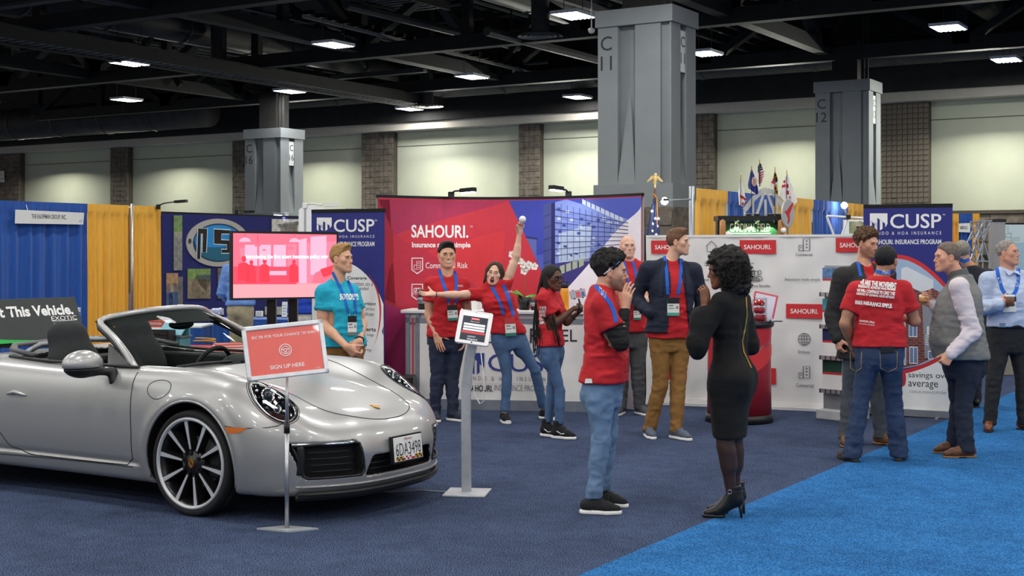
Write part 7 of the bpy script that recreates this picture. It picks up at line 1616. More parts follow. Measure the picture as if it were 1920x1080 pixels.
  for i in(0,1):
   sl=f._sl(s.an[i]-.14,s.an[i]+.14,0);Z=f.ax[2][sl[2]][None,None,:];f.F[sl]=np.maximum(f.F[sl],cz[i]-Z)
  v,q=f.mesh(1);z=v[:,2];kz=(s.kn[0][2]+s.kn[1][2])/2;mask=.45+.9*np.exp(-((z-.16)/.13)**2)+.6*np.exp(-((z-kz)/.10)**2)+.5*np.exp(-((z-s.crotch[2])/.1)**2)
  v=fold(v,q,s.seed+5,amp*(.45 if fit<.2 else .75),(13,13,17),.5,mask);o=s.emit(name,v,q,mat);s.tr_o=o;return o
 def shoes(s,kind='sneaker',upper=None,sole=None,L_=.27,lace=True):
  k=s.k;names=[]
  for i in(0,1):
   an=s.an[i];y=s.toe[i];d=np.array([sin(y),-cos(y),0]);l=np.array([cos(y),sin(y),0]);R=np.stack([l,d,[0,0,1]]);b0=np.array([an[0],an[1],0]);P=lambda u,v,z:b0+d*u*L_/.27*k+l*v+np.array([0,0,z]);z0=an[2]-.085
   sgn=-1 if i==0 else 1;f=Field(P(.06,0,z0)-.21,P(.06,0,z0)+.21,.0065*s.res);f.ax[2];U_=np.array([0,0,1.0])
   st=.030 if kind!='dress' else .018
   f.add(rcone(P(-.045,0,z0+.055),P(.10,sgn*.004,z0+.045),.034,.040),.0).add(rcone(P(.10,sgn*.004,z0+.042),P(.165,0,z0+.034),.040,.028 if kind!='dress' else .022),.02).add(rcone(P(-.035,0,z0+.06),P(.045,0,z0+.085),.036,.034),.02)
   if kind=='high':f.add(rcone(P(-.02,0,z0+.07),P(-.012,0,z0+.155),.043,.041),.02)
   else:f.add(rcone(P(-.02,0,z0+.06),P(-.012,0,z0+.095),.040,.036),.015)
   f.keep(halfspace(P(0,0,z0+st*.6),(0,0,-1)),.003)
   top=z0+(.165 if kind=='high' else .098);f.keep(halfspace(P(0,0,top),(0,0,1)),.004);v,q=f.mesh(1);so=s.emit('shoe',v,q,upper,bv=False)
   f=Field(P(.06,0,z0)-.21,P(.06,0,z0)+.21,.0065*s.res);w_=.043
   f.add(rcone(P(-.048,0,z0+.012),P(.10,sgn*.004,z0+.012),.037,w_),0).add(rcone(P(.10,sgn*.004,z0+.012),P(.168,0,z0+.014),w_,.032 if kind!='dress' else .026),.02)
   f.keep(halfspace(P(0,0,z0+st),(0,0,1)),.003).keep(halfspace(P(0,0,z0+.001),(0,0,-1)),.003)
   if kind=='dress':f.sub(rbox(P(.045,0,z0),(.06,.035,.010),R,.004),.004)
   v,q=f.mesh(1);s.emit('sole',v,q,sole,so,bv=False)
   if lace:
    for j in range(4):
     m=MB();u=.055+.022*j;z=z0+.098-.008*j if kind!='dress' else z0+.088-.008*j;m.tube([tuple(P(u,-.022,z-.012)),tuple(P(u,0,z)),tuple(P(u,.022,z-.012))],.0035,5);s.put('lace',m,pm('lace_'+('white' if kind in('high','chuck')else 'dark'),'#e8e8e4' if kind in('high','chuck')else '#2b2a2b',.7),so)
   if kind=='high':
    m=MB();m.tube([tuple(P(-.05,sgn*.036,z0+.06)),tuple(P(.0,sgn*.042,z0+.072)),tuple(P(.05,sgn*.042,z0+.05)),tuple(P(.09,sgn*.045,z0+.055))],.004,5);m.tube([tuple(P(-.05,-sgn*.036,z0+.06)),tuple(P(.0,-sgn*.042,z0+.072)),tuple(P(.05,-sgn*.042,z0+.05)),tuple(P(.09,-sgn*.045,z0+.055))],.004,5);s.put('side_stripe',m,WHITEP,so)
   if kind=='chuck':
    m=MB();m.ball(tuple(P(.168,0,z0+.030)),1,10,(.030,.030,.020));s.put('toe_cap',m,WHITEP,so)
   if kind=='band':
    m=MB();m.tube([tuple(P(.075,-.043,z0+.035)),tuple(P(.07,-.03,z0+.075)),tuple(P(.065,0,z0+.092)),tuple(P(.07,.03,z0+.075)),tuple(P(.075,.043,z0+.035))],.016,6,flat=.3);s.put('elastic_band',m,pm('elastic','#2c2d30',.9),so)
 def hair(s,kind,colour,**o_):
  k=s.hs;R=s.HR;hp=s.hp;E=lambda c,r:ell(hp(*c),[x*k for x in r],R);f=Field(s.hcen-.19*k,s.hcen+.19*k,.0046*s.res);t=o_.get('thick',.010);mat=hair_mat(colour)
  f.add(E((0,-.014,.038),(.079+t,.097+t,.088+t)),0)
  if kind=='quiff':f.add(E((-.0+o_.get('side',0)*.02,.052,.108),(.056,.046,.034)),.03);f.add(E((0,-.01,.108),(.062,.075,.030)),.03)
  if kind=='wavy':
   for i in range(30):a=i*2.4;r=.07*sqrt((i+.5)/30);f.add(E((r*cos(a)*.95,r*sin(a)*1.2+.0,.112-r*r*5),(.020,.020,.018)),.012)
  if kind=='curlytop':
   rr=random.Random(s.seed)
   for i in range(100):
    b_=math.acos(1-1.1*(i+.5)/100);a=i*2.399;n_=(sin(b_)*cos(a),sin(b_)*sin(a),cos(b_));q_=1+.06*rr.random();f.add(E((n_[0]*(.082+t*.6)*q_,n_[1]*(.100+t*.6)*q_-.014,n_[2]*(.092+t)*q_+.038),(.017,.017,.017)),.022)
  X=f.ax[0][:,None,None]-s.hcen[0];Y=f.ax[1][None,:,None]-s.hcen[1];Z=f.ax[2][None,None,:]-s.hcen[2];lx,ly,lz=[(R[i][0]*X+R[i][1]*Y+R[i][2]*Z)/k for i in range(3)]
  yy=[-.13,-.08,-.045,-.022,-.012,.004,.018,.026,.045,.068,.088,.12]
  zz={'std':[-.078,-.068,-.052,-.020,.030,.036,.004,.022,.044,.066,.084,.095],'reced':[-.078,-.068,-.052,-.035,.022,.030,.004,.03,.062,.098,.125,.16],'top':[.0]*12,'buzz':[-.07,-.062,-.048,-.03,.024,.032,.012,.030,.052,.070,.086,.09]}[o_.get('line','std')]
  if kind=='bob':zz=[-.13,-.13,-.13,-.13,-.13,-.13,-.12,-.10,-.07,.045,.085,.1]
  hl=np.interp(ly,yy,zz).astype(np.float32)
  if kind=='bob':
   for x in(-1,1):f.add(rcone(hp(x*.070,.0,.03),hp(x*.082,.022,-.13),.030*k,.026*k),.03);f.add(rcone(hp(x*.05,-.06,.02),hp(x*.055,-.045,-.135),.045*k,.040*k),.03)
   f.add(rcone(hp(0,-.07,.02),hp(0,-.06,-.13),.05*k,.05*k),.03)
  f.F=np.maximum(f.F,(hl-lz)*k*.8).astype(np.float32)
  if kind=='bob':f.sub(E((0.0,.075,-.02),(.062,.07,.125)),.012)
  f.F=np.maximum(f.F,-(np.sqrt((lx/.077)**2+((ly+.014)/.094)**2+((lz-.034)/.084)**2)-1)*.07*k).astype(np.float32)
  if kind!='bob':
   ds=(np.sqrt((lx/.077)**2+((ly+.014)/.094)**2+((lz-.034)/.084)**2)-1)*.08;f.F=np.maximum(f.F,((ds-.0055-.08*sstep(.0,.075,lz-hl))*k).astype(np.float32))
  v,q=f.mesh(1)
  if len(v)==0:return
  if kind=='curlytop':
   m=MB();rr=random.Random(s.seed);n0=vnormals(v,q)
   for i in rr.sample(range(len(v)),min(len(v),420)):
    c,nn=v[i],n0[i];l=R@(c-s.hcen)/k
    if l[2]<.045 or(c[2]-s.hcen[2])<.0:continue
    t_=_nrm(np.cross(nn,[rr.uniform(-1,1)for _ in range(3)]));b2=np.cross(nn,t_);r_=rr.uniform(.006,.011);pts=[c+nn*(.004*sin(u*3.1))+t_*(r_*cos(u*4.5)+.012*u)+b2*r_*sin(u*4.5)for u in np.linspace(0,1,7)];m.tube([tuple(x)for x in pts],[.0026*(1-.5*abs(2*u-1))for u in np.linspace(0,1,7)],4)
   s.put('curls',m,mat)['kind']='stuff'
  L_=(v-s.hcen)@R.T/k;n=vnormals(v,q);st=o_.get('strand',(140,40,60));v=(v+n*((noise3(L_*np.array(st),s.seed)*o_.get('amp',.0018)+noise3(L_*45,s.seed+2)*(.0022 if kind in('curlytop','wavy')else .0007))*k)[:,None]).astype(np.float32);return s.emit('hair',v,q,mat,bv=False)
  # things laid on the clothes
 def hit(s,px,py,off=.003,first=None):
  o=Vector((0,0,CAMH));d=(at(px,py,s.Y)-o).normalized();best=None
  for b in s.bvh+[s.skinbvh]:
   h=b.ray_cast(o,d)
   if h[0]is not None and(best is None or h[3]<best[3]):best=h
  if best is None:return None
  n=best[1]if best[1].dot(d)<0 else-best[1];return best[0]+n*off,n
 def ribbon(s,pts,wpx,mat,name='lanyard_strap',off=.004,sub=6):
  P=[]
  for a,b in zip(pts[:-1],pts[1:]):
   for i in range(sub):P.append((a[0]+(b[0]-a[0])*i/sub,a[1]+(b[1]-a[1])*i/sub))
  P.append(pts[-1]);rows=[];last=None
  for i,p in enumerate(P):
   t=np.array(P[min(i+1,len(P)-1)])-np.array(P[max(i-1,0)]);t=t/(np.linalg.norm(t)+1e-9);n=np.array([-t[1],t[0]])*wpx/2;r=[]
   for sg in(-1,0,1):
    h=s.hit(p[0]+n[0]*sg,p[1]+n[1]*sg,off);r.append(h[0]if h else None)
   c=[x for x in r if x is not None]
   if not c:r=[at(p[0]+n[0]*sg,p[1]+n[1]*sg,last or s.Y)for sg in(-1,0,1)]
   else:
    yv=sum(x.y for x in c)/len(c)
    if last is not None and abs(yv-last)>.12:yv=last;r=[None]*3
    r=[x if x is not None and abs(x.y-yv)<.06 else at(p[0]+n[0]*sg,p[1]+n[1]*sg,yv)for x,sg in zip(r,(-1,0,1))];last=yv
   rows.append(r)
  v=[x for r in rows for x in r];fs=[]
  for i in range(len(rows)-1):
   for j in(0,1):fs.append((3*i+j,3*i+j+1,3*i+j+4,3*i+j+3))
  o=mk(name,[x-Vector(s.o)for x in v],fs,mat,s.root,True);return o
 def badge(s,x0,y0,x1,y1,head='#1b1c20',foot='#2f7f6e',off=.012,tilt=0.0,straps=(),wpx=5):
  for st in straps:s.ribbon(st,wpx,LANY)
  h=s.hit((x0+x1)/2,(y0+y1)/2,off);Yb=(h[0].y if h else s.Y-.15)-.012;c=at((x0+x1)/2,(y0+y1)/2,Yb);w_,hh=(x1-x0)/FPX*Yb,(y1-y0)/FPX*Yb
  M=Matrix.Translation(c-Vector(s.o))@Matrix.Rotation(radians(tilt),4,'Y')@Matrix.Rotation(s.sy*.5,4,'Z')@FR((0,0,0),(1,0,0),(0,0,1))
  b=MB().box(-w_/2,w_/2,-hh/2,hh/2,-.003,0,bev=.001).build('badge',pm('badge_white','#e6e6e0',.35),s.root,M=M)
  poly_flat('badge_header',[(-w_/2,hh*.17),(w_/2,hh*.17),(w_/2,hh/2),(-w_/2,hh/2)],pm('badge_'+head[1:],head,.4),b,Matrix(),.001)
  if foot:poly_flat('badge_footer',[(-w_/2,-hh/2),(w_/2,-hh/2),(w_/2,-hh*.33),(-w_/2,-hh*.33)],pm('badge_'+foot[1:],foot,.4),b,Matrix(),.001)
  for(a,b2,c2,d2)in((-.4,.0,.02,.10),(-.4,.1,-.12,-.07),(.22,.42,-.12,.02)):poly_flat('badge_print',[(a*w_,c2*hh),(b2*w_,c2*hh),(b2*w_,d2*hh),(a*w_,d2*hh)],P_GREY,b,Matrix(),.0012)
  for a in(-.3,.3):MB().tube([(a*w_,hh/2-.004,.002),(a*w_,hh/2+.02,.003)],.003,5).build('badge_clip',CHROME,b)
  return b
 def print_text(s,st,x0,y0,x1,y1,mat,bold=0.0,shear=0.0,skew=0.0,name='shirt_print',off=.004):
  me0=text_mesh(st,1.0,bold,1.0,'CENTER',0.0,shear);n=len(me0.vertices);bm=bmesh.new();bm.from_mesh(me0)
  co=np.array([v.co[:]for v in bm.verts]);lo,hi=co.min(0),co.max(0)
  for k in range(1,12):bmesh.ops.bisect_plane(bm,geom=bm.verts[:]+bm.edges[:]+bm.faces[:],plane_co=(lo[0]+(hi[0]-lo[0])*k/12,0,0),plane_no=(1,0,0))
  bad=[]
  for v in bm.verts:
   u=(v.co.x-lo[0])/(hi[0]-lo[0]);w_=(v.co.y-lo[1])/(hi[1]-lo[1]);px,py=x0+(x1-x0)*u,y1+(y0-y1)*w_+skew*(u-.5);h=s.hit(px,py,off)
   if h is None:bad.append(v);continue
   v.co=h[0]-Vector(s.o)
  if bad:bmesh.ops.delete(bm,geom=bad,context='VERTS')
  me=bpy.data.meshes.new(name);bm.to_mesh(me);bm.free();me.materials.clear();me.materials.append(mat);return link(bpy.data.objects.new(name,me),s.root)
WH=cloth('print_white','#eceae6',var=.04,bump=0)
def V3(*a):return np.array(a,float)
# A: bearded man in profile, hand at his mouth
p=Person('dark-haired bearded man in red T-shirt and light jeans, hand at his mouth',8.93,1.70,'#d3a184',dict(shyaw=78,hipyaw=70,sh=((1128,566),(1140,558)),pelvis=(1133,735),el=((1163,642,-.20),(1160,640,.16)),wr=((1172,577,-.10),(1166,612,-.17)),kn=((1127,828,-.10),(1139,820,.10)),an=((1110,930,-.11),(1128,925,.18)),toe=(82,62),head=dict(c=(1146,510),yaw=84,pitch=-4,s=1.0,nose=1.35,stubble=('#3a2a22',.62),brow='#1d1512',iris='#2a1c12'),hd=(V3(.15,-.1,1),V3(-.6,-.35,.3)),hn=(V3(.35,.6,.0),V3(-.2,.6,-.4))),hand=((.30,.42,.30),'fist'),wid=.97,dep=1.06,belly=.01)
p.build_skin();p.hair('curlytop','#15110f',thick=.012,line='std',amp=.004)
p.shirt(RED_T,716,sleeve=.62,loose=.020,rsl=.070)
f=Field(*p.bounds([p.sh[0],p.el[0],p.wr[0]],.09),.008)
f.add(rcone(mid(p.sh[0],p.el[0],.12),p.el[0],.062,.056),0).add(rcone(p.el[0],p.wr[0],.050,.036),.02).keep(halfspace(p.wr[0]-_nrm(p.wr[0]-p.el[0])*.01,p.wr[0]-p.el[0]),.004);v,q=f.mesh(1);v=fold(v,q,3,.006,(14,14,40));p.emit('black_sleeve',v,q,cloth('black_knit','#141416'))
p.trousers(DENIM_L,.55,amp=.009,cuff_z=[.10,.11]);p.shoes('band',cloth('charcoal_canvas','#1e1f21'),WHITEP,lace=False)
p.ribbon([(1116,536),(1124,545),(1134,556),(1144,570),(1151,586),(1155,604)],7,LANY);p.print_text('PSAV',1124,543,1136,556,WH,skew=12)
for st_,y in(('WE ARE THE',579),('MOVEMENT',587),('PASSION',595),('WILL',603),('CHANGE',611),('STATUS',619)):p.print_text(st_,1083,y-4,1096,y+3,WH,skew=-3,bold=.02)
m=MB();m.tube([tuple(p.hp(-.084,-.035,-.008)),tuple(p.hp(-.092,.0,.026)),tuple(p.hp(-.093,.055,.075))],.0042,8);o=m.build('pen',pm('pen_blue','#4d6fa6',.3),None,True);tag(o,'blue and white pen tucked over the ear of the bearded man','pen')
m=MB();m.tube([tuple(p.hp(-.084,-.042,-.016)),tuple(p.hp(-.092,-.003,.022))],.0046,8);m.build('pen_barrel',WHITEP,o,True)
m=MB();P0=[p.hit(x,716+dy,.006)for x,dy in((1097,2),(1112,2),(1110,-6),(1099,-6))]
if all(P0):mk('pocket_paper',[h[0]-Vector(p.o)for h in P0],[(0,1,2,3)],WHITEP,p.root)
# B: woman in black dress seen from behind
BLACKD=cloth('black_crepe','#0b0b0c',rough=.9)
p=Person('curly-haired woman in a black dress with a gold back zip and high heels',8.72,1.66,'#7a4e36',dict(shyaw=-125,hipyaw=-118,shw=.165,chest=(1371,562),pelvis=(1368,705),el=((1408,650,.10),(1310,640,-.16)),wr=((1345,590,.30),(1322,566,-.10)),kn=((1376,836,.06),(1360,836,-.08)),an=((1377,925,.10,.16),(1372,935,-.04,.17)),toe=(-98,-100),head=dict(c=(1356,507),yaw=-102,pitch=-8,s=.93,brow='#17110e',iris='#20140e'),hd=(V3(-.6,0,.6),V3(-.05,.1,1)),hn=(V3(0,-1,0),V3(-.3,.9,0))),female=True,hand=('hold','hold'),wid=1.05,dep=1.02)
p.build_skin(upper=(False,False))
k=p.k;f=Field(V3(p.hc[0]-.36,p.hc[1]-.36,.50),V3(p.hc[0]+.36,p.hc[1]+.42,p.neck[2]+.1),.0095)
tb=scale_tab(FT,k,.010,1.06,1.04);f.add(loft(p.crotch,p.neck,tb,p.lh,p.ls),0)
hem=at(0,820,p.Y).z
for x in(-1,1):
 f.add(ell(p.hc+p.lh*x*.06-p.fh*.080+V3(0,0,-.02),(.085,.088,.11)),.05);f.add(ell(p.crotch+(p.neck-p.crotch)*.66+p.ls*x*.07+p.fs*.085,(.06,.055,.06)),.05);f.add(rcone(p.hip[0 if x<0 else 1]-V3(0,0,.03),p.kn[0 if x<0 else 1]+V3(0,0,.03),.098,.070),.09)
kc=mid(p.kn[0],p.kn[1]);f.add(rcone(p.crotch,kc+V3(0,0,.02),.13,.095),.06)
for i in(0,1):
 f.add(rcone(p.neck-V3(0,0,.035),p.sh[i],.045,.052),.05).add(rcone(p.sh[i],p.el[i],.060,.054),.03)
f.add(rcone(p.el[0],p.wr[0],.056,.06),.02);e=p.el[1];f.add(rcone(e,mid(e,p.wr[1],.62),.058,.070),.03).add(ell(e+V3(-.01,0,-.035),(.066,.070,.085)),.05).add(ell(mid(e,p.wr[1],.40)+V3(.0,0,0),(.066,.07,.10)),.04)
f.keep(halfspace((0,0,hem),(0,0,-1)),.005);n_=_nrm(V3(0,0,1)-p.fs*.15);f.keep(halfspace(p.neck+n_*.006,n_),.006);f.sub(ell(p.neck-p.fs*.015+V3(0,0,.03),(.066,.066,.048)),.01)
v,q=f.mesh(2);v=fold(v,q,44,.006,(9,9,14),.4,.5+.8*np.exp(-((v[:,2]-e[2])/.08)**2));p.emit('dress',v,q,BLACKD)
TIGHT=cloth('sheer_tights','#3c2720',rough=.5,bump=.03);f=Field(*p.bounds([p.kn[0]+V3(0,0,.15),p.kn[1]+V3(0,0,.15),p.an[0],p.an[1]],.10),.008)
for i in(0,1):f.add(rcone(p.kn[i]+V3(0,0,.14),p.kn[i],.070,.054),.0).add(rcone(p.kn[i],p.an[i]+V3(0,0,-.02),.052,.034),.02).add(rcone(mid(p.kn[i],p.an[i],.14)-p.fh*.012,mid(p.kn[i],p.an[i],.42)-p.fh*.010,.052,.050),.03)
v,q=f.mesh(1);p.emit('tights',v,q,TIGHT)
LEAB=pm('black_boot_leather','#151414',.3,var=.2,scale=50,bump=.2,bscale=120)
for i in(0,1):
 y=p.toe[i];d=V3(sin(y),-cos(y),0);l=V3(cos(y),sin(y),0);a=p.an[i];b0=V3(a[0],a[1],0);P=lambda u,v_,z:b0+d*u+l*v_+V3(0,0,z)
 f=Field(P(.05,0,0)-V3(.2,.2,.03),P(.05,0,0)+V3(.2,.2,.26),.006);f.add(rcone(P(-.02,0,.20),P(-.03,0,.125),.044,.040),0).add(rcone(P(-.035,0,.115),P(.085,0,.045),.036,.034),.03).add(rcone(P(.085,0,.040),P(.155,0,.028),.036,.024),.02).add(rcone(P(.0,0,.15),P(.06,0,.075),.038,.032),.03)
 f.keep(halfspace(P(0,0,.215),(0,0,1)),.004).keep(halfspace(P(0,0,.016),(0,0,-1)),.003);v,q=f.mesh(1);so=p.emit('boot',v,q,LEAB,bv=False)
 f=Field(P(.05,0,0)-V3(.2,.2,.03),P(.05,0,0)+V3(.2,.2,.2),.006);f.add(rcone(P(.075,0,.012),P(.16,0,.014),.036,.028),0).keep(halfspace(P(0,0,.024),(0,0,1)),.002).keep(halfspace(P(0,0,.001),(0,0,-1)),.002);v,q=f.mesh(1);p.emit('platform',v,q,BLACKP,so,bv=False)
 m=MB();m.bar(P(-.052,0,.10),P(-.062,0,.0),.016,.006,n=10);p.put('heel',m,BLACKP,so);m=MB();m.tube([tuple(P(-.02+.046*cos(t),.046*sin(t),.175))for t in np.linspace(0,2*pi,20)[:-1]],.008,6,True,flat=.4);st_=p.put('ankle_strap',m,LEAB,so)
 m=MB();c=P(.012,-.046 if l[1]>0 else .046,.175);m.tube([tuple(c+d*.012*cos(t)+V3(0,0,.014*sin(t)))for t in np.linspace(0,2*pi,13)[:-1]],.002,5,True);p.put('buckle',m,CHROME,so)
 for j in range(6):m=MB();m.tube([tuple(P(.02+.018*j,-.034,.075-.006*j)),tuple(P(.028+.018*j,0,.118-.012*j)),tuple(P(.02+.018*j,.034,.075-.006*j))],.003,5);p.put('ruched_rib',m,LEAB,so)
p.ribbon([(1394,538),(1398,556),(1400,590),(1396,618),(1391,640),(1394,660),(1401,675),(1408,690)],2.6,pm('gold_zip','#c9a23c',.3,metal=.7),'back_zip',.004)
p.ribbon([(1362,534),(1372,538),(1384,533)],5,LANY)
rr=random.Random(12);m=MB();f=Field(p.hcen-.22,p.hcen+.22,.007)
f.add(ell(p.hp(.0,-.035,.040),(.112,.13,.118),p.HR),0).add(ell(p.hp(0,-.075,-.07),(.10,.09,.13),p.HR),.04).sub(ell(p.hp(0,.10,-.02),(.075,.075,.115),p.HR),.02)
v,q=f.mesh(1);v=fold(v,q,9,.016,(26,26,26),.6);HB=hair_mat('#191311');hb=p.emit('hair',v,q,HB,bv=False)
for i in range(950):
 a,b_=rr.uniform(0,2*pi),math.acos(rr.uniform(-.75,1));n_=V3(sin(b_)*cos(a),sin(b_)*sin(a),cos(b_))
 if n_[1]>.45 and n_[2]<.45:continue
 c=p.hp(0,-.04,.01)+(p.HR.T@(n_*V3(.112,.132,.15))+V3(0,0,-.02));t=_nrm(np.cross(n_,[rr.uniform(-1,1),rr.uniform(-1,1),rr.uniform(-1,1)]));R_=rr.uniform(.010,.020);nn=p.HR.T@n_;bt=np.cross(nn,t);ln=rr.uniform(.02,.05);pts=[c+nn*(ln*u-.012)+V3(0,0,-.025)*u*u+(t*cos(u*7+i)+bt*sin(u*7+i))*R_ for u in np.linspace(0,1,9)];m.tube([tuple(x)for x in pts],[.0024*(1-.5*u)for u in np.linspace(0,1,9)],4)
o=p.put('curls',m,HB,hb);o['kind']='stuff'
m=MB();m.tube([tuple(p.hp(.078,-.005,-.03)+V3(.0,0,-.01)+V3(.014*cos(t),0,.018*sin(t)-.016))for t in np.linspace(0,2*pi,14)[:-1]],.002,5,True);p.put('earring',m,CHROME)
# C: bald man behind
p=Person('bald man in a red T-shirt and grey trousers standing behind the bearded man',14.2,1.86,'#dcae97',dict(shyaw=6,sh=((1151,503),(1207,502)),pelvis=(1180,632),el=((1150,566,-.05),(1214,566,-.05)),wr=((1178,560,-.27),(1196,556,-.24)),kn=((1166,706),(1196,706)),an=((1164,768),(1200,768)),toe=(-20,25),head=dict(c=(1177,463),yaw=8,pitch=3,s=.96,brow='#9c7a5c',iris='#5a6670'),hd=(V3(1,-.1,.2),V3(-1,-.2,.1)),hn=(V3(0,1,0),V3(0,1,0))),res=1.25,hand=('relaxed','relaxed'))
p.build_skin();p.shirt(RED_T,622,sleeve=.6);p.trousers(cloth('grey_twill','#4f5052',var=.2),.8);p.shoes('sneaker',cloth('grey_canvas','#4a4e54'),WHITEP)
p.badge(1188,574,1202,600,straps=[[(1186,490),(1192,510),(1195,545),(1196,574)],[(1170,490),(1176,520),(1190,572)]]);p.print_text('SAHOURI',1194,511,1206,515,WH)
# D: tall man in navy blazer
NAVYB=cloth('navy_wool','#1b2233',var=.16)
p=Person('tall man in a navy blazer over a red T-shirt with brown trousers',12.5,1.88,'#d9a98c',dict(shyaw=14,hipyaw=10,sh=((1212,503),(1304,506)),pelvis=(1257,636),el=((1191,556,.05),(1317,570,.08)),wr=((1216,588,-.12),(1301,612,-.02)),kn=((1238,722,-.06),(1271,720,-.05)),an=((1216,785,-.02),(1268,797,-.14)),toe=(8,32),head=dict(c=(1272,455),yaw=68,pitch=2,s=.96,brow='#7a5a3e',iris='#4a5a60',nose=1.1),hd=(V3(.6,0,-.8),V3(-.2,0,-1)),hn=(V3(1,0,0),V3(-1,0,0))),hand=('relaxed','relaxed'),res=1.1)
p.build_skin(arms=(False,False));p.hair('quiff','#6d4c33',thick=.009,line='std',side=0)
p.shirt(RED_T,633,sleeve=.12,rsl=.05,name='t_shirt');p.trousers(KHAKI,.62,amp=.010);p.shoes('sneaker',cloth('blue_grey_canvas','#545c6a'),WHITEP)
s_in=p.bvh[:];p.shirt(NAVYB,623,long=True,rsl=.071,add=.028,loose=.03,name='blazer',open_front=(.040,.125,.030),cuff=(.042,.042),amp=.009)
for sg,pts in((-1,[(1246,489),(1242,504),(1239,530),(1239,556)]),(1,[(1281,491),(1287,506),(1290,530),(1290,552)])):p.ribbon(pts,8,cloth('navy_lapel','#1f2739'),'lapel',.006,5)
p.badge(1251,558,1274,592,straps=[[(1246,480),(1249,500),(1251,530),(1252,552)],[(1277,485),(1277,500),(1275,530),(1271,552)]],wpx=6,foot='#4fa58e')
# E: woman with braids
p=Person('woman with long black braids and glasses in red T-shirt and skinny jeans',12.45,1.60,'#5e3a29',dict(shyaw=66,hipyaw=62,chest=(1029,557),pelvis=(1036,655),shw=.15,el=((1040,606,-.10),(1062,604,.08)),wr=((1077,578,-.06),(1079,590,.06)),kn=((1050,733,-.06),(1034,732,.06)),an=((1048,800,-.08),(1026,802,.06)),toe=(62,50),head=dict(c=(1036,522),yaw=46,pitch=-2,s=.93,brow='#120c0a',iris='#1c110c',lips=lin('#8a4a44')),hd=(V3(1,0,.25),V3(.8,-.2,.6)),hn=(V3(0,.3,-1),V3(0,-.3,1))),female=True,hand=('hold','hold'),res=1.1,wid=.92,dep=.95)
p.build_skin();p.shirt(RED_T,648,sleeve=.62,loose=.012,rsl=.062);p.trousers(DENIM_B,.0,name='jeans',amp=.005,cuff_z=[.13,.13],hemr=.040);p.shoes('high',cloth('black_suede','#17171a'),WHITEP,L_=.25)
for st_,y in(('WE ARE THE',577),('MOVEMENT',584),('AND WILL',591),('CHANGE',598),('SIMPLE',605)):p.print_text(st_,1012,y-3,1024,y+3,WH,bold=.03)
f=Field(p.hcen-.2,p.hcen+.2,.006);f.add(ell(p.hp(0,-.018,.040),(.083,.102,.092),p.HR),0).sub(ell(p.hp(0,.085,-.02),(.066,.055,.105),p.HR),.012)
X=f.ax[2][None,None,:];f.F=np.maximum(f.F,(p.hcen[2]-.06)-X).astype(np.float32);v,q=f.mesh(1);HBk=hair_mat('#100d0d');hb=p.emit('hair',v,q,HBk,bv=False);rr=random.Random(6)
for i in range(54):
 a=-pi*.5+(i/53-.5)*3.5;r0=V3(.083*cos(a),.098*sin(a)-.02,rr.uniform(.02,.06));st0=p.hp(*r0);front=i<9
 endx=(rr.uniform(1000,1022)if not front else rr.uniform(1040,1053));endy=rr.uniform(640,668)if not front else rr.uniform(630,652);e=np.array(at(endx,endy,p.Y+rr.uniform(-.16,.12)if not front else p.Y-rr.uniform(.13,.20)))
 m1=st0+(p.HR.T@V3(r0[0]*.15,r0[1]*.2-.02,0))+V3(0,0,-.12);m1[2]=min(m1[2],st0[2]-.10);m2=mid(m1,e,.5)+(V3(-.05,0,0)if not front else V3(.015,-.06,0));pts=[st0]
 for u in np.linspace(0,1,12)[1:]:pts.append((1-u)**3*st0+3*u*(1-u)**2*m1+3*u*u*(1-u)*m2+u**3*e)
 m=MB();m.tube([tuple(x)for x in pts],[.0060*(1-.45*u)*(1+.12*((j%2)*2-1))for j,u in enumerate(np.linspace(0,1,12))],5);p.put('braid',m,HBk,hb)
m=MB()
for x in(-1,1):m.tube([tuple(p.hp(x*.034+.024*cos(t),.098-.006*abs(cos(t)),.004+.019*sin(t)))for t in np.linspace(0,2*pi,18)[:-1]],.0026,5,True);m.tube([tuple(p.hp(x*.058,.092,.008)),tuple(p.hp(x*.078,.03,.01)),tuple(p.hp(x*.080,-.01,.006))],.0022,5)
m.tube([tuple(p.hp(-.011,.103,.006)),tuple(p.hp(.011,.103,.006))],.0024,5);p.put('glasses',m,BLACKP)
m=MB();w_=p.wr[1];d=_nrm(p.wr[1]-p.el[1]);x1=_nrm(np.cross(d,V3(0,0,1)));x2=np.cross(d,x1);m.tube([tuple(w_-d*.03+x1*.034*cos(t)+x2*.034*sin(t))for t in np.linspace(0,2*pi,16)[:-1]],.005,5,True);p.put('bracelet',m,BLACKP)
g=np.array(at(1086,580,p.Y-.08));r=thing('phone_gimbal','phone in a black tripod clamp held by the woman with braids','phone',g);gl=lambda px,py,dy=0:Vector(at(px,py,p.Y-.08+dy))-Vector(g)
MB().tube([gl(1083,590),gl(1086,575),gl(1087,566)],.011,8).build('grip',BLACKP,r,True);MB().bar(gl(1087,568),gl(1085,560),.008).build('swivel',BLACKP,r)
M=FR(gl(1083.5,551),(1,.25,.18),(-.15,.2,1));MB().box(-.075,.075,-.037,.037,-.004,.004,bev=.003).build('phone_body',pm('rose_metal','#b98d80',.35,metal=.5),r,M=M);poly_flat('lit_screen',[(-.069,-.032),(.069,-.032),(.069,.032),(-.069,.032)],em('phone_view','#8c8f9e',.8),r,M,.0045)
for pts,c in(([(-.02,-.03),(.02,-.03),(.02,.02),(-.02,.02)],'#c03a44'),([(.03,-.03),(.06,-.03),(.06,.01),(.03,.01)],'#3a4a86')):poly_flat('screen_shape',pts,em('phone_'+c[1:],c,.8),r,M,.005)
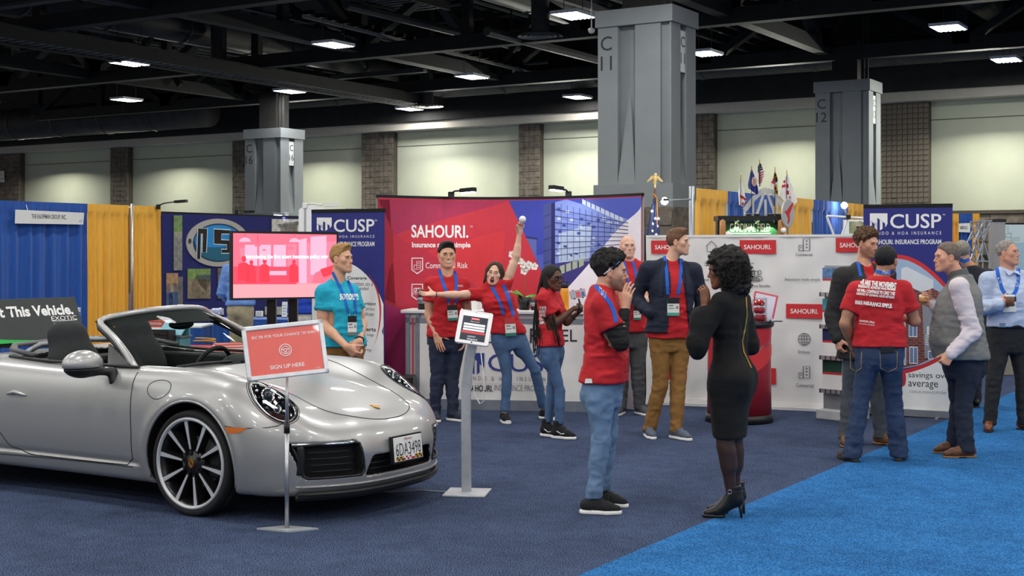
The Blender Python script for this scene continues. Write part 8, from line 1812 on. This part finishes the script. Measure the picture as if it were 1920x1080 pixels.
for a in(-.04,.04):MB().box(a-.008,a+.008,-.045,.045,-.008,-.003).build('clamp',BLACKP,r,M=M)
# F: cheering woman
p=Person('cheering woman with brown bobbed hair in red T-shirt and jeans, arms flung wide',13.6,1.70,'#e0b39a',dict(shyaw=-6,hipyaw=8,sh=((896,549),(951,531)),pelvis=(957,637),el=((856,553,-.10),(968,482,-.02)),wr=((815,552,-.16),(974,437,-.02)),kn=((951,706,-.06),(1003,694,.05)),an=((946,772,-.06),(1022,766,.2)),toe=(14,38),head=dict(c=(927,514),yaw=-8,pitch=3,roll=-8,s=.93,open=True,brow='#3a261a',iris='#2c3a3a',lips=lin('#b5545a')),hd=(V3(-1,-.1,.05),V3(.12,0,1)),hn=(V3(.1,-.5,.9),V3(.3,-.9,0))),female=True,hand=('splay','hold'),res=1.1)
p.build_skin();p.hair('bob','#3d281c',thick=.014,amp=.002,strand=(120,120,18));p.shirt(RED_T,625,sleeve=.5,loose=.016,rsl=.066);p.trousers(DENIM_B,.08,name='jeans',cuff_z=[.11,.11],hemr=.046);p.shoes('chuck',cloth('black_canvas','#17181a'),WHITEP,L_=.25)
p.badge(947,596,967,630,head='#c33a3e',straps=[[(922,537),(930,552),(940,572),(944,590)],[(944,534),(952,555),(958,575),(963,592)]],wpx=6,tilt=-4);p.print_text('SAHOURI',947,545,960,540+9,WH)
m=MB();d=V3(1,0,0);w_=p.wr[0]+V3(.02,0,0);m.tube([tuple(w_+V3(0,.030*cos(t),.030*sin(t)))for t in np.linspace(0,2*pi,16)[:-1]],.003,5,True);p.put('wrist_band',m,BLACKP)
c=p.wr[1]+V3(.030,-.055,.135);MB().ball((0,0,0),.036,18).build('tennis_ball',pm('ball_white','#ecebea',.7),None,True,Vector(c));tag(bpy.data.objects['tennis_ball'],'white ball held up in the cheering woman\'s raised hand','ball');bpy.data.objects['tennis_ball'].name='foam_ball'
# G: smiling man
p=Person('smiling black-haired man in red T-shirt and dark jeans by the counter',13.72,1.80,'#d5a284',dict(shyaw=8,sh=((806,531),(871,532)),pelvis=(838,640),el=((804,588,-.02),(877,586,.02)),wr=((817,626,-.12),(872,628,-.02)),kn=((820,712,-.03),(847,711,0)),an=((815,775,-.02),(850,775,-.06)),toe=(14,52),head=dict(c=(838,479),yaw=12,pitch=0,s=1.03,jaw=1.04,smile=1,brow='#15100d',iris='#1c120c'),hd=(V3(.35,-.2,-1),V3(-.05,-.1,-1)),hn=(V3(.3,.9,-.2),V3(-1,0,0))),hand=('flat','relaxed'),res=1.1)
p.build_skin();p.hair('quiff','#121011',thick=.010,line='buzz',side=.3);p.shirt(RED_T,631,sleeve=.58,rsl=.070);p.trousers(DENIM_D,.75,name='jeans',amp=.009);p.shoes('sneaker',cloth('navy_canvas','#2c3340'),WHITEP)
p.badge(839,572,858,601,straps=[[(824,505),(829,525),(836,545),(842,568)],[(852,508),(855,525),(856,550),(856,568)]],wpx=6,tilt=-3);p.print_text('SAHOURI',857,534,868,538,WH)
# H: man in turquoise T-shirt
p=Person('blond man in a turquoise T-shirt and khaki trousers behind the car',11.3,1.77,'#d8a385',dict(shyaw=32,hipyaw=28,sh=((604,546),(662,545)),pelvis=(644,655),el=((605,608,-.10),(678,606,.12)),wr=((650,650,-.26),(674,640,-.10)),kn=((638,735),(657,735)),an=((634,840),(660,840)),toe=(20,40),head=dict(c=(641,486),yaw=60,pitch=2,s=.93,brow='#7d5b3c',iris='#4c5d6c',nose=1.05),hd=(V3(.7,-.05,-.7),V3(-.45,-.35,-.8)),hn=(V3(.4,.8,.3),V3(-.5,.8,.1))),hand=('hold','hold'))
p.build_skin();p.hair('quiff','#a9814f',thick=.008,line='buzz',amp=.003);p.shirt(cloth('turquoise_heather','#19a3bf'),649,sleeve=.55,rsl=.066);p.trousers(KHAKI,.7);p.shoes('dress',cloth('brown_shoe','#4a3020',rough=.5),BLACKP)
p.badge(652,592,669,629,straps=[[(624,510),(633,530),(645,555),(653,588)],[(652,526),(660,545),(665,565),(667,588)]],wpx=5,foot='#6f7b78',head='#18191d');p.print_text('sonoun',637,551,671,563,WH,bold=.02)
m=MB();w_=p.wr[1];d=_nrm(p.wr[1]-p.el[1]);x1=_nrm(np.cross(d,V3(1,0,0)));x2=np.cross(d,x1);m.tube([tuple(w_-d*.02+x1*.033*cos(t)+x2*.033*sin(t))for t in np.linspace(0,2*pi,16)[:-1]],.007,6,True);p.put('watch_strap',m,BLACKP)
# I: curly-haired man in charcoal blazer
p=Person('curly-haired bearded man in a charcoal blazer beside the leaflet rack',12.0,1.86,'#d09a7e',dict(shyaw=24,hipyaw=20,sh=((1576,517),(1664,512)),pelvis=(1620,650),el=((1561,592,-.02),(1672,590,.1)),wr=((1570,634,-.10),(1668,630,.0)),kn=((1594,738,0),(1646,735,.05)),an=((1584,833,-.05),(1652,830,.0)),toe=(-10,40),head=dict(c=(1626,457),yaw=38,pitch=-10,s=.97,stubble=('#6b4630',.55),brow='#5c3f2a',iris='#33424c'),hd=(V3(.1,-.2,-1),V3(0,0,-1)),hn=(V3(1,.3,0),V3(-1,0,0))),hand=('hold','relaxed'),res=1.1)
p.build_skin(upper=(False,False));p.hair('curlytop','#5b412a',thick=.010,line='std',amp=.004);p.shirt(RED_T,640,sleeve=.12,rsl=.05);p.trousers(cloth('slate_trousers','#4a5058',var=.15),.85);p.shoes('dress',cloth('tan_shoe','#6d4a2c',rough=.5),cloth('tan_sole','#8a6a46',rough=.6))
p.shirt(cloth('charcoal_wool','#29292b',var=.2),672,long=True,rsl=.080,add=.032,loose=.03,name='blazer',open_front=(.045,.07,.02),cuff=(.044,.044),amp=.008)
p.ribbon([(1609,492),(1611,505),(1614,518)],6,LANY)
# J: man seen from behind in red T-shirt
p=Person('stocky man seen from behind in a printed red T-shirt and dark jeans',11.05,1.75,'#b07f62',dict(shyaw=163,hipyaw=168,sh=((1697,540),(1601,542)),pelvis=(1649,668),el=((1716,602,-.02),(1584,606,.02)),wr=((1690,592,.24),(1598,650,.18)),kn=((1676,762,.02),(1612,762,0)),an=((1686,845,.02),(1597,845,-.02)),toe=(158,198),head=dict(c=(1662,490),yaw=140,pitch=0,s=1.0,brow='#15100d'),hd=(V3(-.6,.8,.1),V3(.3,.5,-.8)),hn=(V3(0,0,-1),V3(1,0,0))),wid=1.07,dep=1.10,belly=.045,hand=('hold','relaxed'))
p.build_skin();p.hair('short','#131111',thick=.009,line='buzz',amp=.002);p.shirt(RED_T,650,sleeve=.66,loose=.016,rsl=.072,amp=.007);p.trousers(DENIM_M,1.0,name='jeans',amp=.010,cuff_z=[.03,.03],hemr=.078);p.shoes('sneaker',cloth('brown_trail','#4b3828',rough=.7),cloth('trail_sole','#2a2622',rough=.8))
p.ribbon([(1641,508),(1652,511),(1664,512),(1676,508)],6,LANY);p.print_text('PSAV',1655,507,1668,514,WH,skew=1)
for st_,x0,y0,x1,y1 in(('WE ARE THE MOVEMENT',1612,528,1681,538),('PASSIONATE, ADVISORS WHO PROMISE',1609,538,1678,544),('WE WILL CONTINUE TO LEAD THIS',1607,545,1677,551),('INDUSTRY BY CLEARING, NEVER SETTLING',1606,552,1676,557),('TO THE STATUS QUO, AND',1605,558,1675,566),('MAKE INSURANCE SIMPLE.',1603,566,1672,574)):p.print_text(st_,x0,y0,x1,y1,WH,bold=.05,skew=7,shear=.15,off=.010)
p.print_text('SAHOURI. | Made',1612,601,1640,606,WH,skew=3,bold=.02);p.print_text('insurance simplified',1612,607,1640,610,WH,skew=3)
DST=cloth('denim_pocket','#2a3d5e',var=.3)
for x0,x1 in((1594,1616),(1650,1682)):
 p.ribbon([(x0,658),(x1,659)],1.6,DST,'pocket_seam');p.ribbon([(x0,658),(x0+1,690),((x0+x1)/2,697),(x1-1,690),(x1,659)],1.6,cloth('stitch','#8a7a5c'),'pocket_seam',.003)
m=MB();h=p.hit(1663,656,.010)
if h:c=h[0];m.box(-.055,.055,-.006,.006,-.025,.025,Matrix.Translation(c));tag(m.build('phone',BLACKP),'black phone sticking out of the back pocket of the jeans','phone')
# K: man in grey vest
p=Person('grey-haired man in a grey vest and checked shirt holding food',11.35,1.79,'#d39a7f',dict(shyaw=-82,hipyaw=-80,sh=((1792,538,.20),(1800,535,-.20)),pelvis=(1805,686),el=((1790,610,.24),(1822,622,-.24)),wr=((1748,572,.10),(1783,664,-.30)),kn=((1797,764,.12),(1806,764,-.10)),an=((1789,838,.16),(1812,846,-.12)),toe=(-72,-84),head=dict(c=(1775,483),yaw=-84,pitch=0,s=1.0,jaw=1.08,brow='#8a7460',iris='#4a5a66',neckw=1.12),hd=(V3(-1,-.1,.5),V3(-.6,-.1,-.8)),hn=(V3(.2,-.8,.5),V3(.1,.9,0))),wid=1.05,dep=1.22,belly=.075,hand=('hold','fist'))
p.build_skin(upper=(False,False));p.hair('short','#6e6257',thick=.008,line='buzz',amp=.002)
CHK=bpy.data.materials.new('checked_shirt');CHK.use_nodes=True;N_=CHK.node_tree.nodes;L_=CHK.node_tree.links;tcn=N_.new('ShaderNodeTexCoord');outs=[]
for ax,sc_ in((0,55),(2,55),(1,55)):
 w_=N_.new('ShaderNodeTexWave');w_.bands_direction='XYZ'[ax];w_.inputs['Scale'].default_value=30;L_.new(tcn.outputs['Object'],w_.inputs[0]);cr=N_.new('ShaderNodeMapRange');cr.inputs[1].default_value=.80;cr.inputs[2].default_value=.95;L_.new(w_.outputs['Fac'],cr.inputs[0]);outs.append(cr)
mxn=N_.new('ShaderNodeMath');mxn.operation='MAXIMUM';L_.new(outs[0].outputs[0],mxn.inputs[0]);L_.new(outs[1].outputs[0],mxn.inputs[1]);cm_=N_.new('ShaderNodeMix');cm_.data_type='RGBA';cm_.inputs[6].default_value=srgb('#d8d0d4');cm_.inputs[7].default_value=srgb('#c9bcc3');L_.new(mxn.outputs[0],cm_.inputs[0]);L_.new(cm_.outputs[2],N_['Principled BSDF'].inputs['Base Color']);N_['Principled BSDF'].inputs['Roughness'].default_value=.8
p.shirt(CHK,668,long=True,rsl=.078,add=.012,loose=.0,name='checked_shirt',cuff=(.040,.042),amp=.010);p.trousers(cloth('navy_chino','#1f2638',var=.12),.9,amp=.008,hemr=.07,cuff_z=[.05,.05]);p.shoes('dress',cloth('brown_leather','#5f3a25',rough=.4),cloth('tan_sole','#8a6a46',rough=.6),L_=.29)
p.shirt(cloth('grey_fleece','#777876',var=.10),672,sleeve=.08,rsl=.080,add=.030,loose=.02,name='vest',amp=.007,one_sleeve=(False,False))
f=Field(p.neck-.13,p.neck+.13,.007);f.add(rcone(p.neck-V3(-.01,0,.05),p.neck+V3(-.022,0,.05),.092,.084),0).sub(rcone(p.neck-V3(0,0,.02),p.neck+V3(-.03,0,.10),.070,.072),.004).keep(halfspace(p.neck+V3(-.01,0,.062),_nrm(V3(-.25,0,1))),.004);v,q=f.mesh(1);p.emit('vest_collar',v,q,cloth('grey_fleece_dark','#5f6161'))
c=p.wr[0]+V3(-.085,-.035,.045);r=thing('snack','small tart with pale cream held up by the man in the grey vest','food',c);MB().lathe([(0,-.025),(.030,-.022),(.038,.01),(.0,.012)],14).build('pastry',pm('pastry','#b9824a',.7,var=.3),r,True);m=MB();rr=random.Random(2)
for i in range(9):m.ball((rr.uniform(-.025,.025),rr.uniform(-.02,.02),.018+rr.uniform(0,.018)),.014,7)
m.build('cream',pm('cream','#eee3b4',.6),r,True)
# L: man with a paper cup
p=Person('grey-haired man in a pale blue shirt with a paper cup at the right edge',12.95,1.83,'#cf957a',dict(shyaw=12,hipyaw=8,sh=((1849,522),(1932,520)),pelvis=(1893,640),el=((1839,578,-.02),(1945,580,.02)),wr=((1872,571,-.27),(1940,625,-.05)),kn=((1864,712,-.03),(1918,712,0)),an=((1855,800,-.03),(1920,800,.02)),toe=(-22,30),head=dict(c=(1890,475),yaw=44,pitch=6,s=.99,jaw=1.05,brow='#9c8a7c',iris='#51606a',neckw=1.1),hd=(V3(1,-.25,.15),V3(0,0,-1)),hn=(V3(.2,.9,.3),V3(-1,0,0))),wid=1.08,dep=1.12,belly=.03,hand=('hold','relaxed'),res=1.1)
p.build_skin();p.hair('short','#8f8780',thick=.006,line='reced',amp=.002);SB=cloth('pale_blue_oxford','#b4c2dc',var=.08)
p.shirt(SB,612,long=True,rsl=.072,add=.014,loose=.012,name='dress_shirt',cuff=(.05,.036),amp=.011);p.trousers(cloth('black_chino','#222325',var=.15),.95,top=at(0,606,p.Y).z,amp=.008);p.shoes('dress',cloth('cognac_leather','#6b3718',rough=.35),BLACKP,L_=.28)
for sg in(-1,1):
 m=MB();c0=p.neck+p.fs*.100+V3(0,0,-.03);pts=[c0,p.neck+p.ls*sg*.082+V3(0,0,.03),p.neck+p.ls*sg*.062+p.fs*.118+V3(0,0,-.06)];mk('collar',[x-p.o for x in pts]+[x-p.o+p.fs*.006 for x in pts],[(0,1,2),(3,5,4),(0,3,4,1),(1,4,5,2),(2,5,3,0)],SB,p.root)
f=Field(*p.bounds([p.hc+V3(0,0,.10)],.26),.010);zt_=at(0,607,p.Y).z;f.add(loft(p.crotch,p.neck,scale_tab(MT,p.k,.024,p.wid,p.dep,p.belly),p.lh,p.ls),0).keep(halfspace((0,0,zt_+.002),(0,0,1)),.003).keep(halfspace((0,0,zt_-.036),(0,0,-1)),.003);v,q=f.mesh(1);bl=p.emit('belt',v,q,cloth('black_belt','#19181a',rough=.4))
h=p.hit(1880,610,.004)
if h:MB().box(-.028,.028,-.005,.005,-.02,.02,Matrix.Translation(h[0]-Vector(p.o)),bev=.003).build('buckle',CHROME,bl)
p.badge(1880,556,1906,585,straps=[[(1869,502),(1872,520),(1879,543),(1888,556)],[(1909,503),(1909,525),(1905,545),(1898,556)]],wpx=7,foot=None,head='#2a2b30');p.print_text('PSAV',1870,520,1877,538,WH);p.print_text('PSAV',1904,520,1910,538,WH)
c=p.wr[0]+V3(.095,-.035,.035);cp=cup('paper_cup','brown paper coffee cup held by the man in the pale blue shirt',Vector(c)-Vector((0,0,.05)),.042,.105,pm('kraft_brown','#7a5236',.6),None,'cup',None);MB().lathe([(.0425,.088),(.044,.09),(.044,.108),(.040,.108)],24).build('rim',WHITEP,cp,True)
# M: man half hidden behind the vest
p=Person('grey-haired man in a dark jacket hidden behind the man in the grey vest',14.9,1.80,'#c9977c',dict(shyaw=170,chest=(1822,516),pelvis=(1815,625),el=((1850,580,0),(1786,580,0)),wr=((1848,620,.05),(1788,620,.05)),kn=((1828,700),(1802,700)),an=((1830,760),(1802,760)),toe=(170,190),head=dict(c=(1804,473),yaw=150,s=.98)),res=1.5)
p.build_skin(upper=(False,False));p.hair('short','#8d8577',thick=.012,line='buzz');p.trousers(cloth('dark_trousers','#22242a'),.9);p.shoes('dress',cloth('black_shoe','#151515',rough=.4),BLACKP,lace=False);p.shirt(cloth('dark_jacket','#1f222a'),640,long=True,rsl=.076,add=.03,loose=.02,name='jacket')
p.ribbon([(1800,486),(1808,490),(1817,486)],6,LANY)
# N, O: two people at the navy booth behind the screen
p=Person('man in a blue shirt and khaki trousers half hidden behind the large screen',17.9,1.80,'#c9977c',dict(shyaw=150,chest=(447,505),pelvis=(452,580),el=((468,550,.02),(416,548,.05)),wr=((465,570,.2),(430,566,.25)),kn=((461,655),(442,655)),an=((462,700),(442,700)),toe=(150,170),head=dict(c=(449,466),yaw=160,s=.97)),res=1.5)
p.build_skin(upper=(False,False));p.hair('short','#4a3a2c');p.trousers(cloth('stone_chino','#a3987c'),.9);p.shoes('dress',cloth('brown_shoe','#4a3020',rough=.5),BLACKP,lace=False);p.shirt(cloth('mid_blue_shirt','#6286c6',var=.14),573,long=True,rsl=.076,add=.02,loose=.02,name='shirt')
p=Person('person in a royal blue shirt and white trousers glimpsed right of the screen stand',16.2,1.72,'#c9977c',dict(shyaw=180,chest=(570,512),pelvis=(569,600),el=((590,560,.1),(549,562,.1)),wr=((580,585,.25),(558,585,.25)),kn=((577,680),(561,680)),an=((577,730),(561,730)),toe=(170,190),head=dict(c=(570,474),yaw=180,s=.95)),res=1.5)
p.build_skin(upper=(False,False));p.hair('short','#3a2c22');p.trousers(cloth('white_chino','#c9c6bd'),.9);p.shoes('sneaker',cloth('white_shoe','#d0d0cc'),WHITEP,lace=False);p.shirt(cloth('royal_polo','#2346b8',var=.12),588,sleeve=.6,rsl=.074,name='polo_shirt')
print('people',round(time.time()-T0,1),sum(len(o.data.polygons)for o in bpy.data.objects if o.type=='MESH'))
GR={'small_flag':'small flags on the sports booth','blue_curtain':'blue and yellow booth curtains','yellow_curtain':'blue and yellow booth curtains','roll_up_banner':'navy and white roll-up banners','baseball_bat':'bats on the sports booth','baseball':'baseballs on the sports booth','display_lamp':'lamps clipped on the displays','person':'people at the exhibition','spot_lamp':'bare spot lamps','air_diffuser':'round ceiling diffusers','skirted_table':'cloth covered tables','table_leaflet':'leaflets on the blue table','exhibitor_sign':'white exhibitor signs','drape_upright':'curtain uprights'}
for o in bpy.data.objects:
 st_=o.name.split('.')[0]
 if o.parent is None and o.get('category')and not o.get('group')and st_ in GR:o['group']=GR[st_]
